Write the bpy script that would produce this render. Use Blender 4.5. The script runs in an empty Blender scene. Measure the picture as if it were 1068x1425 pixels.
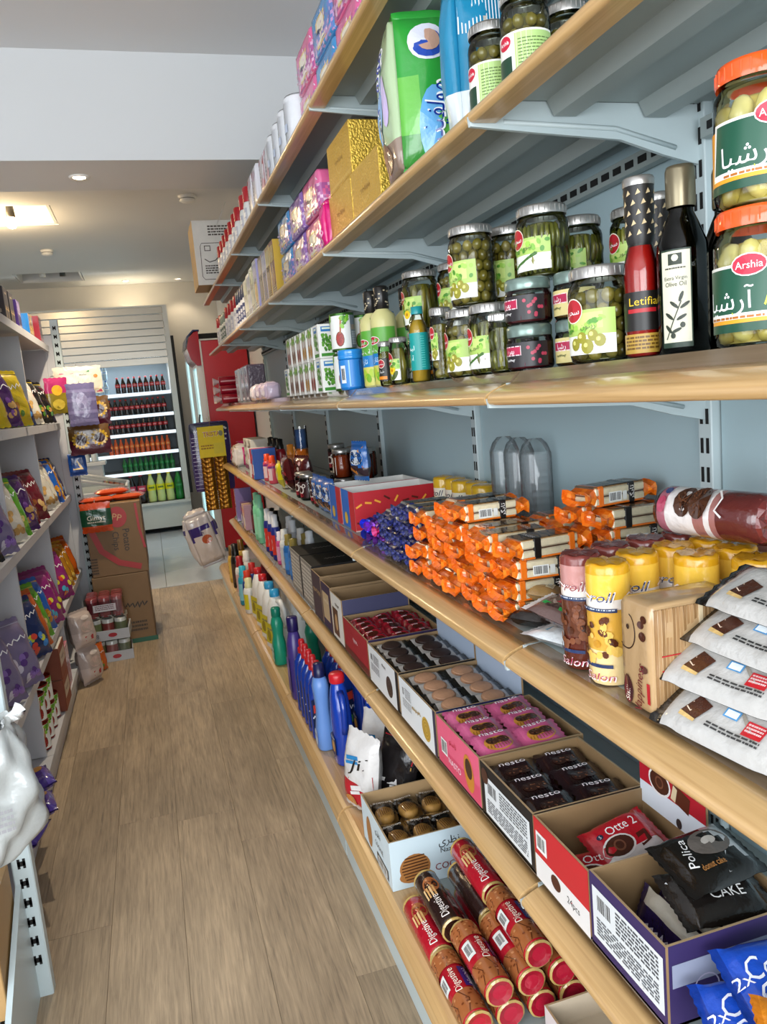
import bpy, math, random
import numpy as np
from mathutils import Vector, Matrix, Euler
PI = math.pi
random.seed(7)
SC = bpy.context.scene
COL = SC.collection
# ---------------------------------------------------------------- camera
cd = bpy.data.cameras.new('camera'); cam = bpy.data.objects.new('camera', cd); COL.objects.link(cam)
cd.sensor_fit = 'VERTICAL'; cd.sensor_height = 36.0; cd.lens = 1090.0/1425.0*36.0; cd.clip_start = .02; cd.clip_end = 60
_r = (0.95352, -0.28809, -0.08835); _d = (-0.12756, -0.12030, -0.98451); _f = (0.27299, 0.95002, -0.15145)
cam.matrix_world = Matrix(((_r[0], -_d[0], -_f[0], 0), (_r[1], -_d[1], -_f[1], 0), (_r[2], -_d[2], -_f[2], 1.36), (0, 0, 0, 1)))
SC.camera = cam
# ---------------------------------------------------------------- world, large lights, exposure
W = bpy.data.worlds.new('sky'); SC.world = W; W.use_nodes = True
W.node_tree.nodes['Background'].inputs[0].default_value = (.80, .88, 1.0, 1); W.node_tree.nodes['Background'].inputs[1].default_value = 1.0
def area(name, loc, target, sx, sy, power, col):
    l = bpy.data.lights.new(name, 'AREA'); l.shape = 'RECTANGLE'; l.size = sx; l.size_y = sy; l.energy = power; l.color = col
    o = bpy.data.objects.new(name, l); COL.objects.link(o); o.location = loc
    o.rotation_euler = (Vector(target)-Vector(loc)).to_track_quat('-Z', 'Y').to_euler(); return o
area('shop_window_daylight', (-0.9, -2.55, 1.55), (-0.75, 1.0, 1.35), 3.4, 2.2, 95, (.93, .97, 1.0))
area('side_door_daylight', (-2.95, -0.6, 1.5), (0.5, 0.6, 1.1), 2.4, 2.1, 32, (.95, .98, 1.0))
SC.view_settings.view_transform = 'Standard'; SC.view_settings.look = 'None'
SC.view_settings.exposure = 0.85; SC.view_settings.gamma = 1.0; SC.view_settings.use_curve_mapping = False
# ---------------------------------------------------------------- colour + materials
def lin(c):
    if isinstance(c, str):
        c = c.lstrip('#'); c = tuple(int(c[i:i+2], 16)/255 for i in (0, 2, 4))
    return tuple(x/12.92 if x <= .04045 else ((x+.055)/1.055)**2.4 for x in c[:3])
MATS = {}
def node(nt, t, **kw):
    n = nt.nodes.new(t)
    for k, v in kw.items(): setattr(n, k, v)
    return n
def mat(name, rough=.5, metal=0., col=None, bump=None, spec=.5, coat=0., alpha=None, trans=0., emit=None, estr=0., noise=None):
    """principled material; base colour from the 'Col' attribute of the mesh (print) unless col is given"""
    m = bpy.data.materials.new(name); m.use_nodes = True; nt = m.node_tree; b = nt.nodes['Principled BSDF']
    b.inputs['Roughness'].default_value = rough; b.inputs['Metallic'].default_value = metal
    b.inputs['Specular IOR Level'].default_value = spec; b.inputs['Coat Weight'].default_value = coat; b.inputs['Coat Roughness'].default_value = .1
    if trans: b.inputs['Transmission Weight'].default_value = trans
    if alpha is not None: b.inputs['Alpha'].default_value = alpha
    if col is None:
        a = node(nt, 'ShaderNodeAttribute', attribute_name='Col'); src = a.outputs['Color']
    else:
        r = node(nt, 'ShaderNodeRGB'); r.outputs[0].default_value = (*lin(col), 1); src = r.outputs[0]
    if noise:
        sc_, amt = noise
        tc = node(nt, 'ShaderNodeTexCoord'); n = node(nt, 'ShaderNodeTexNoise'); n.inputs['Scale'].default_value = sc_; n.inputs['Detail'].default_value = 5
        nt.links.new(tc.outputs['Object'], n.inputs['Vector'])
        mr = node(nt, 'ShaderNodeMapRange'); mr.inputs[3].default_value = 1-amt; mr.inputs[4].default_value = 1+amt
        nt.links.new(n.outputs['Fac'], mr.inputs[0])
        mx = node(nt, 'ShaderNodeVectorMath', operation='SCALE'); nt.links.new(src, mx.inputs[0]); nt.links.new(mr.outputs[0], mx.inputs['Scale']); src = mx.outputs[0]
    nt.links.new(src, b.inputs['Base Color'])
    if bump:
        sc_, st, dist = bump
        tc = node(nt, 'ShaderNodeTexCoord'); n = node(nt, 'ShaderNodeTexNoise'); n.inputs['Scale'].default_value = sc_; n.inputs['Detail'].default_value = 3
        nt.links.new(tc.outputs['Object'], n.inputs['Vector'])
        bp = node(nt, 'ShaderNodeBump'); bp.inputs['Strength'].default_value = st; bp.inputs['Distance'].default_value = dist
        nt.links.new(n.outputs['Fac'], bp.inputs['Height']); nt.links.new(bp.outputs[0], b.inputs['Normal'])
    if emit:
        b.inputs['Emission Color'].default_value = (*lin(emit), 1); b.inputs['Emission Strength'].default_value = estr
    MATS[name] = m; return m
def clear_mat(name, tint, gloss_rough=.03, ior=1.45, amt=1.0, haze=0.0):
    """thin clear glass or film: straight-through light plus a fresnel reflection, no refraction"""
    m = bpy.data.materials.new(name); m.use_nodes = True; nt = m.node_tree; nt.nodes.remove(nt.nodes['Principled BSDF'])
    out = nt.nodes['Material Output']; t = node(nt, 'ShaderNodeBsdfTransparent'); t.inputs[0].default_value = (*tint, 1)
    g = node(nt, 'ShaderNodeBsdfGlossy'); g.inputs['Roughness'].default_value = gloss_rough
    fr = node(nt, 'ShaderNodeFresnel'); fr.inputs['IOR'].default_value = ior
    mul = node(nt, 'ShaderNodeMath', operation='MULTIPLY_ADD'); mul.inputs[1].default_value = amt; mul.inputs[2].default_value = haze; mul.use_clamp = True
    nt.links.new(fr.outputs[0], mul.inputs[0])
    mx = node(nt, 'ShaderNodeMixShader'); nt.links.new(mul.outputs[0], mx.inputs[0]); nt.links.new(t.outputs[0], mx.inputs[1]); nt.links.new(g.outputs[0], mx.inputs[2])
    nt.links.new(mx.outputs[0], out.inputs[0]); MATS[name] = m; return m
def cloudy(name, amt, col):
    m = bpy.data.materials.new(name); m.use_nodes = True; nt = m.node_tree; b = nt.nodes['Principled BSDF']; b.inputs['Base Color'].default_value = (*lin(col), 1); b.inputs['Roughness'].default_value = .12; b.inputs['Coat Weight'].default_value = .3
    t = node(nt, 'ShaderNodeBsdfTransparent'); mx = node(nt, 'ShaderNodeMixShader'); mx.inputs[0].default_value = amt; nt.links.new(t.outputs[0], mx.inputs[1]); nt.links.new(b.outputs[0], mx.inputs[2]); nt.links.new(mx.outputs[0], nt.nodes['Material Output'].inputs[0]); MATS[name] = m
cloudy('cup_clear', .22, 'd6e2e6')
mat('paper', .7, noise=(60, .06)); mat('card', .55, noise=(25, .08), bump=(160, .08, .001)); mat('wrap', .22, coat=.3, bump=(45, .35, .004))
mat('film', .16, coat=.5, bump=(60, .5, .005)); mat('plastic', .32); mat('gloss', .15, coat=.4); mat('foil', .25, .75, bump=(70, .5, .004)); mat('label', .4)
mat('steel', .28, .9, col='c8c8c4'); mat('food', .55, noise=(120, .2)); mat('olive', .25, noise=(50, .15), coat=.3); mat('painted', .38, noise=(4, .03))
mat('goldfoil', .28, .6, bump=(170, .9, .006)); mat('black_rubber', .7, col='141414')
clear_mat('glass', (.93, .96, .93)); clear_mat('clear_film', (.985, .985, .985), .10, 1.35, .8, .03); clear_mat('pane', (.9, .95, .95))
clear_mat('pet', (.985, .99, .995), .05, 1.35, 1.0, .03); clear_mat('oil_glass', (.10, .13, .06)); clear_mat('cola_glass', (.09, .035, .02)); clear_mat('amber_glass', (.75, .30, .06))
clear_mat('green_pet', (.06, .40, .10)); clear_mat('orange_pet', (.95, .36, .06)); clear_mat('lemon_pet', (.9, .9, .35))
# ---------------------------------------------------------------- mesh builder
_tcache = {}
def glyphs(s):
    """outline text as flat 2-D verts/faces, cap height about 1, starting at x = 0"""
    if s not in _tcache:
        c = bpy.data.curves.new('t', 'FONT'); c.body = s; c.resolution_u = 2; c.size = 1.4
        o = bpy.data.objects.new('t', c); COL.objects.link(o)
        dg = bpy.context.evaluated_depsgraph_get(); me = bpy.data.meshes.new_from_object(o.evaluated_get(dg))
        v = [(p.co.x, p.co.y) for p in me.vertices]; f = [tuple(p.vertices) for p in me.polygons]
        bpy.data.objects.remove(o); bpy.data.curves.remove(c); bpy.data.meshes.remove(me)
        x0 = min(p[0] for p in v); x1 = max(p[0] for p in v)
        _tcache[s] = ([(p[0]-x0, p[1]) for p in v], f, x1-x0)
    return _tcache[s]
class MB:
    def __init__(s): s.v = []; s.f = []; s.c = []; s.sm = []
    def add(s, vs, fs, col, smooth=False):
        n = len(s.v); s.v += [tuple(p) for p in vs]; many = isinstance(col, list)
        for i, f in enumerate(fs): s.f.append(tuple(k+n for k in f)); s.c.append(col[i] if many else col); s.sm.append(smooth)
        return s
    def box(s, c, d, col, cols=None):
        x, y, z = (q/2 for q in d); X, Y, Z = c
        vs = [(X+i*x, Y+j*y, Z+k*z) for k in (-1, 1) for j in (-1, 1) for i in (-1, 1)]
        fs = [(0, 2, 3, 1), (4, 5, 7, 6), (0, 1, 5, 4), (2, 6, 7, 3), (0, 4, 6, 2), (1, 3, 7, 5)]   # bottom top front(-y) back left(-x) right
        return s.add(vs, fs, cols or col)
    def bbox(s, c, d, b, col, cols=None):
        """box with chamfered edges; cols = [bottom, top, front, back, left, right]"""
        x, y, z = (q/2 for q in d); X, Y, Z = c; vs = []; ix = {}
        for i in (-1, 1):
            for j in (-1, 1):
                for k in (-1, 1):
                    for a in range(3):
                        ix[i, j, k, a] = len(vs)
                        vs.append((X+i*(x-(b if a != 0 else 0)), Y+j*(y-(b if a != 1 else 0)), Z+k*(z-(b if a != 2 else 0))))
        g = lambda i, j, k, a: ix[i, j, k, a]
        cc = cols or [col]*6; fs = []; fc = []
        for a, lo, hi in ((2, 0, 1), (1, 2, 3), (0, 4, 5)):
            for sg, ci in ((-1, lo), (1, hi)):
                q = []
                for p, r in ((-1, -1), (1, -1), (1, 1), (-1, 1)):
                    t = [0, 0, 0]; o = [w for w in range(3) if w != a]; t[a] = sg; t[o[0]] = p; t[o[1]] = r; q.append(g(*t, a))
                if (sg > 0) == (a == 1): q = q[::-1]
                fs.append(tuple(q)); fc.append(cc[ci])
        for a in range(3):
            o = [w for w in range(3) if w != a]
            for p in (-1, 1):
                for r in (-1, 1):
                    q = []
                    for sg, ax in ((-1, o[0]), (1, o[0]), (1, o[1]), (-1, o[1])):
                        t = [0, 0, 0]; t[a] = sg; t[o[0]] = p; t[o[1]] = r; q.append(g(*t, ax))
                    fs.append(tuple(q)); fc.append(cc[(4, 2, 0)[o[0]] + (1 if p > 0 else 0)] if o[0] != 2 else col)
        for i in (-1, 1):
            for j in (-1, 1):
                for k in (-1, 1): fs.append((g(i, j, k, 0), g(i, j, k, 1), g(i, j, k, 2))); fc.append(cc[1] if k > 0 else cc[0])
        return s.add(vs, fs, fc)
    def lathe(s, prof, n=20, col=(1, 1, 1), c=(0, 0, 0), sq=None, smooth=True, axis='z', angcol=None, close=True):
        """prof = [(r, z[, colour])] revolved; sq = (sx, sy) squash; angcol(i, a) gives a face colour"""
        vs = []; fs = []; fc = []; sx, sy = sq or (1, 1)
        for p in prof:
            for k in range(n):
                a = 2*PI*k/n; q = (p[0]*sx*math.cos(a), p[0]*sy*math.sin(a), p[1])
                if axis == 'y': q = (q[0], -q[2], q[1])
                if axis == 'x': q = (q[2], q[1], -q[0])
                vs.append((q[0]+c[0], q[1]+c[1], q[2]+c[2]))
        for i in range(len(prof)-1):
            cl = prof[i][2] if len(prof[i]) > 2 else col
            for k in range(n):
                fs.append((i*n+k, i*n+(k+1) % n, (i+1)*n+(k+1) % n, (i+1)*n+k)); fc.append(angcol(i, 2*PI*(k+.5)/n) or cl if angcol else cl)
        if close:
            if prof[0][0] > 1e-6: fs.append(tuple(range(n))[::-1]); fc.append(prof[0][2] if len(prof[0]) > 2 else col)
            if prof[-1][0] > 1e-6: fs.append(tuple((len(prof)-1)*n+k for k in range(n))); fc.append(prof[-1][2] if len(prof[-1]) > 2 else col)
        return s.add(vs, fs, fc, smooth)
    def sweep(s, prof, a, b, col, fcol=None, smooth=False, caps=True):
        """profile (x, z) extruded along y from a to b"""
        n = len(prof); vs = [(p[0], y, p[1]) for y in (a, b) for p in prof]
        fs = [(k, (k+1) % n, n+(k+1) % n, n+k) for k in range(n)]; fc = [(fcol[k] if fcol else col) for k in range(n)]
        s.add(vs, fs, fc, smooth)
        if caps: s.add(vs[:n], [tuple(range(n))[::-1]], col); s.add(vs[n:], [tuple(range(n))], col)
        return s
    def tube(s, pts, r, col, n=6, smooth=True):
        rs = r if isinstance(r, (list, tuple)) else [r]*len(pts); P = [Vector(p) for p in pts]; vs = []; fs = []
        for i, p in enumerate(P):
            t = (P[min(i+1, len(P)-1)]-P[max(i-1, 0)]).normalized(); u = t.orthogonal().normalized() if i == 0 else (u-t*u.dot(t)).normalized(); w = t.cross(u)
            for k in range(n): a = 2*PI*k/n; vs.append(p+(u*math.cos(a)+w*math.sin(a))*rs[i])
        for i in range(len(P)-1):
            for k in range(n): fs.append((i*n+k, i*n+(k+1) % n, (i+1)*n+(k+1) % n, (i+1)*n+k))
        fs += [tuple(range(n))[::-1], tuple((len(P)-1)*n+k for k in range(n))]
        return s.add(vs, fs, col, smooth)
    def grid(s, fn, nu, nv, colfn, smooth=True):
        """fn(u, v) -> xyz and colfn(u, v) -> colour over the unit square"""
        vs = [fn(i/nu, j/nv) for j in range(nv+1) for i in range(nu+1)]; fs = []; fc = []
        for j in range(nv):
            for i in range(nu):
                a = j*(nu+1)+i; fs.append((a, a+1, a+nu+2, a+nu+1)); fc.append(colfn((i+.5)/nu, (j+.5)/nv) if callable(colfn) else colfn)
        return s.add(vs, fs, fc, smooth)
    def build(s, name, m, parent=None, loc=None, **kw):
        me = mesh_of(s, name, m); o = bpy.data.objects.new(name, me); COL.objects.link(o)
        if parent is not None: o.parent = parent
        if loc: o.location = loc
        for k, v in kw.items(): o[k] = v
        return o
_lin = {}
def mesh_of(s, name, m):
    me = bpy.data.meshes.new(name); me.from_pydata(s.v, [], s.f); me.materials.append(MATS[m])
    tot = np.array([len(f) for f in s.f]); cl = []
    for c in s.c:
        if c not in _lin: _lin[c] = (*lin(c), 1.0)
        cl.append(_lin[c])
    a = me.color_attributes.new('Col', 'FLOAT_COLOR', 'CORNER'); a.data.foreach_set('color', np.repeat(np.array(cl), tot, axis=0).astype(np.float32).ravel())
    me.polygons.foreach_set('use_smooth', np.array(s.sm, dtype=bool)); me.update(); return me
UNREAD = set('Golden Nat Milk Bon Coffee Dark Delight Ghazal Toilet Dafi Tea Corn Mix Star Nut Mint Shik Rice DATE Gel Prince Donut Decor Rika Soft Sx arena Simin Softlan ﺲﭙﯿﭼ ﮏﭘ ﯽﺠﺒﺳ ﻊﯿﺑﺭ ﺲﯿﭘ ﺖﺴﺗ ﻪﻤﺨﺗ ﺏﺍﺭﻮﺟ ﺮﻈﻧ ﮏﯿﺑ ﺖﻓﺎﺳ ﺲﮑﺘﯾﺍﻭ ﺖﺳﺎﻣ ﺖﯾﻮﮑﺴﯿﺑ ﻩﺩﺭ ﺮﻔﯾﻭ ﺮﻣﺍ ﺎﺑﺮﻣ'.split())
class Print:
    """flat print laid over a surface; mp(u, v, h) maps metres on the surface to xyz, h metres proud of it"""
    def __init__(s, mp, mb=None, eps=.0004): s.mp = mp; s.mb = mb or MB(); s.eps = eps; s.k = 1; s.n = 0
    def up(s): s.k += .25 if s.n < 7 else .012; s.n += 1
    def dn(s): s.n -= 1; s.k -= .25 if s.n < 7 else .012
    def poly(s, pts, col):
        s.mb.add([s.mp(u, v, s.eps*s.k) for u, v in pts], [tuple(range(len(pts)))], col); s.up(); return s
    def rect(s, u0, v0, u1, v1, col, n=1, sl=0.):
        vs = []
        for i in range(n+1):
            u = u0+(u1-u0)*i/n; vs += [s.mp(u, v0, s.eps*s.k), s.mp(u+sl, v1, s.eps*s.k)]
        s.mb.add(vs, [(2*i, 2*i+2, 2*i+3, 2*i+1) for i in range(n)], col, n > 1); s.up(); return s
    def ell(s, u, v, ru, rv, col, n=16, rot=0.):
        vs = [s.mp(u, v, s.eps*s.k)]; cr, sr = math.cos(rot), math.sin(rot)
        for i in range(n):
            a = 2*PI*i/n; x, y = ru*math.cos(a), rv*math.sin(a); vs.append(s.mp(u+x*cr-y*sr, v+x*sr+y*cr, s.eps*s.k))
        s.mb.add(vs, [(0, 1+i, 1+(i+1) % n) for i in range(n)], col); s.up(); return s
    def ring(s, u, v, r0, r1, col, n=18, asp=1.):
        vs = []
        for i in range(n):
            a = 2*PI*i/n
            for r in (r0, r1): vs.append(s.mp(u+r*math.cos(a), v+r*asp*math.sin(a), s.eps*s.k))
        s.mb.add(vs, [(2*i, 2*i+1, (2*i+3) % (2*n), (2*i+2) % (2*n)) for i in range(n)], col); s.up(); return s
    def line(s, pts, w, col):
        vs = []
        for i, (u, v) in enumerate(pts):
            a, b = pts[max(i-1, 0)], pts[min(i+1, len(pts)-1)]; dx, dy = b[0]-a[0], b[1]-a[1]; L = math.hypot(dx, dy) or 1
            vs += [s.mp(u-dy/L*w/2, v+dx/L*w/2, s.eps*s.k), s.mp(u+dy/L*w/2, v-dx/L*w/2, s.eps*s.k)]
        s.mb.add(vs, [(2*i, 2*i+1, 2*i+3, 2*i+2) for i in range(len(pts)-1)], col); s.up(); return s
    def text(s, t, u, v, size, col, rot=0., wide=1., mid=True, fit=None, slant=0.):
        if t in UNREAD: return s.squiggle(t, u, v, size, col, rot, fit)
        g, f, w = glyphs(t); sx = size*wide
        if fit: sx = fit/w
        off = w/2 if mid else 0; cr, sr = math.cos(rot), math.sin(rot); vs = []
        for x, y in g:
            X, Y = (x-off+y*slant)*sx, (y-.5)*size; vs.append(s.mp(u+X*cr-Y*sr, v+X*sr+Y*cr, s.eps*s.k))
        s.mb.add(vs, f, col); s.up(); return s
    def squiggle(s, t, u, v, size, col, rot, fit):
        """lettering the photograph does not let one read: a run of looping strokes"""
        rr = random.Random(len(t)*7+ord(t[0])); W = fit or size*.75*len(t); n = max(8, len(t)*4); cr, sr = math.cos(rot), math.sin(rot); pts = []
        for i in range(n+1): x = W*(i/n-.5); y = size*.42*math.sin(i*2.1+rr.uniform(-.5, .5))*rr.uniform(.4, 1); pts.append((u+x*cr-y*sr, v+x*sr+y*cr))
        return s.line(pts, size*.17, col)
    def bars(s, u0, v0, u1, v1, col='222222', bg='f4f4f0'):
        s.rect(u0, v0, u1, v1, bg); n = 13; w = (u1-u0)/n; rr = random.Random(5)
        for i in range(1, n-1):
            a = u0+w*i; s.rect(a, v0+(v1-v0)*.12, a+w*rr.uniform(.25, .75), v1-(v1-v0)*.1, col); s.dn()
        s.up(); return s
    def scribble(s, u0, v0, u1, v1, rows, col, seed=1, fill=.55):
        """rows of small print too fine to read"""
        rr = random.Random(seed); h = (v1-v0)/rows
        for r in range(rows):
            u = u0
            while u < u1-1e-4:
                w = min(rr.uniform(.05, .16)*(u1-u0), u1-u); s.rect(u, v1-h*(r+fill), u+w*.8, v1-h*r, col); s.dn(); u += w
        s.up(); return s
def plane_map(o, ux, vx):
    o, ux, vx = Vector(o), Vector(ux).normalized(), Vector(vx).normalized(); n = ux.cross(vx)
    return lambda u, v, h: tuple(o+ux*u+vx*v+n*h)
def cyl_map(r, z0=0., a0=-PI/2, axis='z', c=(0, 0, 0)):
    """u = arc length from angle a0 (the -y side), v = height"""
    def f(u, v, h):
        rr = r(v) if callable(r) else r; a = a0+u/(rr if not callable(r) else r(0)); q = ((rr+h)*math.cos(a), (rr+h)*math.sin(a), z0+v)
        if axis == 'y': q = (q[0], -q[2], q[1])
        if axis == 'x': q = (q[2], q[1], -q[0])
        return (q[0]+c[0], q[1]+c[1], q[2]+c[2])
    return f
# ---------------------------------------------------------------- things
def thing(name, label, cat, loc=(0, 0, 0), rot=0., group=None):
    o = bpy.data.objects.new(name, None); o.empty_display_size = .05; COL.objects.link(o); o.location = loc
    o.rotation_euler = rot if isinstance(rot, (tuple, list)) else (0, 0, rot)
    if label: o['label'] = label
    o['category'] = cat
    if group: o['group'] = group
    return o
def copy_tree(o, parent=None):
    c = o.copy(); COL.objects.link(c); c.parent = parent
    for ch in _kids.get(o.name, None) or list(o.children): copy_tree(ch, c)
    return c
_kids = {}; _proto = {}
def place(key, builder, loc, rot=0., label=None, group=None, scale=None):
    """builder() makes the thing once; later calls copy it with its parts"""
    if key not in _proto:
        r = builder(); _proto[key] = r
        for q in (r, *r.children): _kids[q.name] = list(q.children)
        for ch in r.children: _kids[ch.name] = list(ch.children)
    else: r = copy_tree(_proto[key])
    r.location = loc; r.rotation_euler = rot if isinstance(rot, (tuple, list)) else (0, 0, rot)
    r.scale = (scale or 1.0,)*3
    if isinstance(rot, (tuple, list)): r.location.z += loc[2]-lowest(r, loc)
    if label: r['label'] = label
    if group: r['group'] = group
    elif 'group' in r: del r['group']
    return r
_vc = {}
def lowest(r, loc):
    """lowest point of a tilted thing, so that it can rest on its support"""
    M0 = Matrix.LocRotScale(Vector(loc), r.rotation_euler, r.scale); lo = 1e9
    def walk(o, M):
        nonlocal lo
        for c in _kids.get(o.name) or list(o.children):
            Mc = M @ c.matrix_basis
            if c.type == 'MESH':
                k = c.data.name
                if k not in _vc: a = np.empty(len(c.data.vertices)*3, np.float32); c.data.vertices.foreach_get('co', a); _vc[k] = a.reshape(-1, 3)
                lo = min(lo, float((_vc[k] @ np.array(Mc.to_3x3())[2]).min()+Mc.translation.z))
            walk(c, Mc)
    walk(r, M0); return lo
def struct(mb, name, m, label=None, cat=None, parent=None):
    o = mb.build(name, m, parent)
    if parent is None:
        o['kind'] = 'structure'
        if label: o['label'] = label
        if cat: o['category'] = cat
    return o
ORD = ['first', 'second', 'third', 'fourth', 'fifth', 'sixth', 'seventh', 'eighth', 'ninth', 'tenth', 'eleventh', 'twelfth', 'thirteenth', 'fourteenth', 'fifteenth', 'sixteenth', 'seventeenth', 'eighteenth']
# ================================================================= the room
def wood_floor_mat():
    m = bpy.data.materials.new('vinyl_plank'); m.use_nodes = True; nt = m.node_tree; b = nt.nodes['Principled BSDF']; L = nt.links.new
    oi = node(nt, 'ShaderNodeObjectInfo'); tc = node(nt, 'ShaderNodeTexCoord')
    off = node(nt, 'ShaderNodeCombineXYZ'); mlt = node(nt, 'ShaderNodeMath', operation='MULTIPLY'); mlt.inputs[1].default_value = 37; L(oi.outputs['Random'], mlt.inputs[0])
    L(mlt.outputs[0], off.inputs[0]); L(mlt.outputs[0], off.inputs[1]); L(mlt.outputs[0], off.inputs[2])
    ad = node(nt, 'ShaderNodeVectorMath', operation='ADD'); L(tc.outputs['Object'], ad.inputs[0]); L(off.outputs[0], ad.inputs[1])
    def noise(scale, detail, rough, dist=0.):
        mp = node(nt, 'ShaderNodeMapping'); mp.inputs['Scale'].default_value = scale; L(ad.outputs[0], mp.inputs[0])
        n = node(nt, 'ShaderNodeTexNoise'); n.inputs['Scale'].default_value = 1; n.inputs['Detail'].default_value = detail; n.inputs['Roughness'].default_value = rough; n.inputs['Distortion'].default_value = dist
        L(mp.outputs[0], n.inputs[0]); return n
    grain = noise((190, 9, 1), 4, .6, .6); streak = noise((45, 2.2, 1), 3, .5, 1.5); blotch = noise((5, 2, 1), 3, .5)
    cr = node(nt, 'ShaderNodeValToRGB'); e = cr.color_ramp.elements
    e[0].position = .30; e[0].color = (*lin('7d6d5a'), 1); e[1].position = .68; e[1].color = (*lin('bda688'), 1); x = e.new(.48); x.color = (*lin('a38f75'), 1)
    mix = node(nt, 'ShaderNodeMath', operation='MULTIPLY_ADD'); mix.inputs[1].default_value = .62; L(grain.outputs['Fac'], mix.inputs[0])
    m2 = node(nt, 'ShaderNodeMath', operation='MULTIPLY'); m2.inputs[1].default_value = .38; L(streak.outputs['Fac'], m2.inputs[0]); L(m2.outputs[0], mix.inputs[2])
    L(mix.outputs[0], cr.inputs[0])
    mr = node(nt, 'ShaderNodeMapRange'); mr.inputs[1].default_value = .3; mr.inputs[2].default_value = .7; mr.inputs[3].default_value = .78; mr.inputs[4].default_value = 1.14; L(blotch.outputs['Fac'], mr.inputs[0])
    mr2 = node(nt, 'ShaderNodeMapRange'); mr2.inputs[3].default_value = .9; mr2.inputs[4].default_value = 1.06; L(oi.outputs['Random'], mr2.inputs[0])
    mm = node(nt, 'ShaderNodeMath', operation='MULTIPLY'); L(mr.outputs[0], mm.inputs[0]); L(mr2.outputs[0], mm.inputs[1])
    sc = node(nt, 'ShaderNodeVectorMath', operation='SCALE'); L(cr.outputs[0], sc.inputs[0]); L(mm.outputs[0], sc.inputs['Scale']); L(sc.outputs[0], b.inputs['Base Color'])
    bp = node(nt, 'ShaderNodeBump'); bp.inputs['Strength'].default_value = .35; bp.inputs['Distance'].default_value = .001; L(grain.outputs['Fac'], bp.inputs['Height']); L(bp.outputs[0], b.inputs['Normal'])
    b.inputs['Roughness'].default_value = .42; b.inputs['Specular IOR Level'].default_value = .4
    MATS['vinyl_plank'] = m
wood_floor_mat()
mat('grout', .9, col='6f6252'); mat('tile', .25, col='b6bac2', noise=(3, .06)); mat('plaster', .85, col='dedfe2', noise=(2, .02)); mat('ceiling_paint', .9, col='dedede', noise=(2, .02))
mat('beam_paint', .8, col='d6d8d8'); mat('back_paint', .85, col='d6d0c4', noise=(2, .02))
fl = struct(MB().box((-1.1, 1.7, -.02), (4.3, 9.2, .036), '4b443c'), 'floor', 'grout', 'brown wood-look plank floor of the aisle', 'floor')
PW, PL = .19, 1.22
pm = MB(); pm.bbox((0, 0, 0), (PW-.0006, PL-.0006, .006), .0004, 'ffffff'); pm = mesh_of(pm, 'plank', 'vinyl_plank')
rr = random.Random(3)
for i in range(-6, 6):
    o0 = rr.uniform(0, PL)
    for j in range(-1, 6):
        y = -.5+j*PL+o0
        if y+PL/2 > 6.24 or y < 0: continue
        o = bpy.data.objects.new('plank', pm); COL.objects.link(o); o.parent = fl; o.location = (i*PW+.02, y, 0)
    yt = y-PL/2 if y+PL/2 > 6.24 else y+PL/2
    if 6.24-yt > .02:
        MB().bbox((i*PW+.02, (yt+6.24)/2, 0), (PW-.0012, 6.24-yt-.0012, .006), .0007, 'ffffff').build('plank', 'vinyl_plank', fl)
tf = struct(MB().box((-1.1, 8.15, -.021), (4.3, 3.7, .034), '4b443c'), 'floor_tiled', 'grout', 'grey tiled floor in front of the drink coolers', 'floor')
tm = mesh_of(MB().bbox((0, 0, 0), (.597, .597, .006), .001, 'ffffff'), 'tile', 'tile')
for i in range(-4, 2):
    for j in range(0, 6):
        o = bpy.data.objects.new('tile', tm); COL.objects.link(o); o.parent = tf; o.location = (-.02+i*.6+.3, 6.545+j*.6, 0)
struct(MB().box((1.02, 3.4, 1.5), (.08, 13.2, 3.3), 'fff'*2), 'wall_right', 'plaster', 'white wall behind the right-hand shelving', 'wall')
struct(MB().box((-3.25, 5.3, 1.5), (.08, 9.6, 3.3), 'fff'*2), 'wall_left', 'plaster', 'white side wall beyond the left shelving', 'wall')
struct(MB().box((-1.1, 9.95, 1.5), (4.5, .1, 3.3), 'fff'*2), 'wall_back', 'back_paint', 'cream back wall above the drink coolers', 'wall')
fw = MB()
for c, d in (((-1.1, -2.75, .2), (4.5, .1, .5)), ((-1.1, -2.75, 2.85), (4.5, .1, .4)), ((.85, -2.75, 1.5), (.5, .1, 2.2)), ((-3.05, -2.75, 1.5), (.5, .1, 2.2))): fw.box(c, d, 'ffffff')
struct(fw, 'wall_front', 'plaster', 'white shopfront wall around the big window', 'wall')
struct(MB().box((-1.1, .65, 3.07), (4.5, 6.9, .1), 'fff'*2), 'ceiling', 'ceiling_paint', 'pale grey ceiling over the near half of the aisle', 'ceiling')
struct(MB().box((-1.1, 4.315, 2.83), (4.5, .52, .58), 'fff'*2), 'beam', 'beam_paint', 'white boxed beam crossing the ceiling', 'beam')
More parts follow.
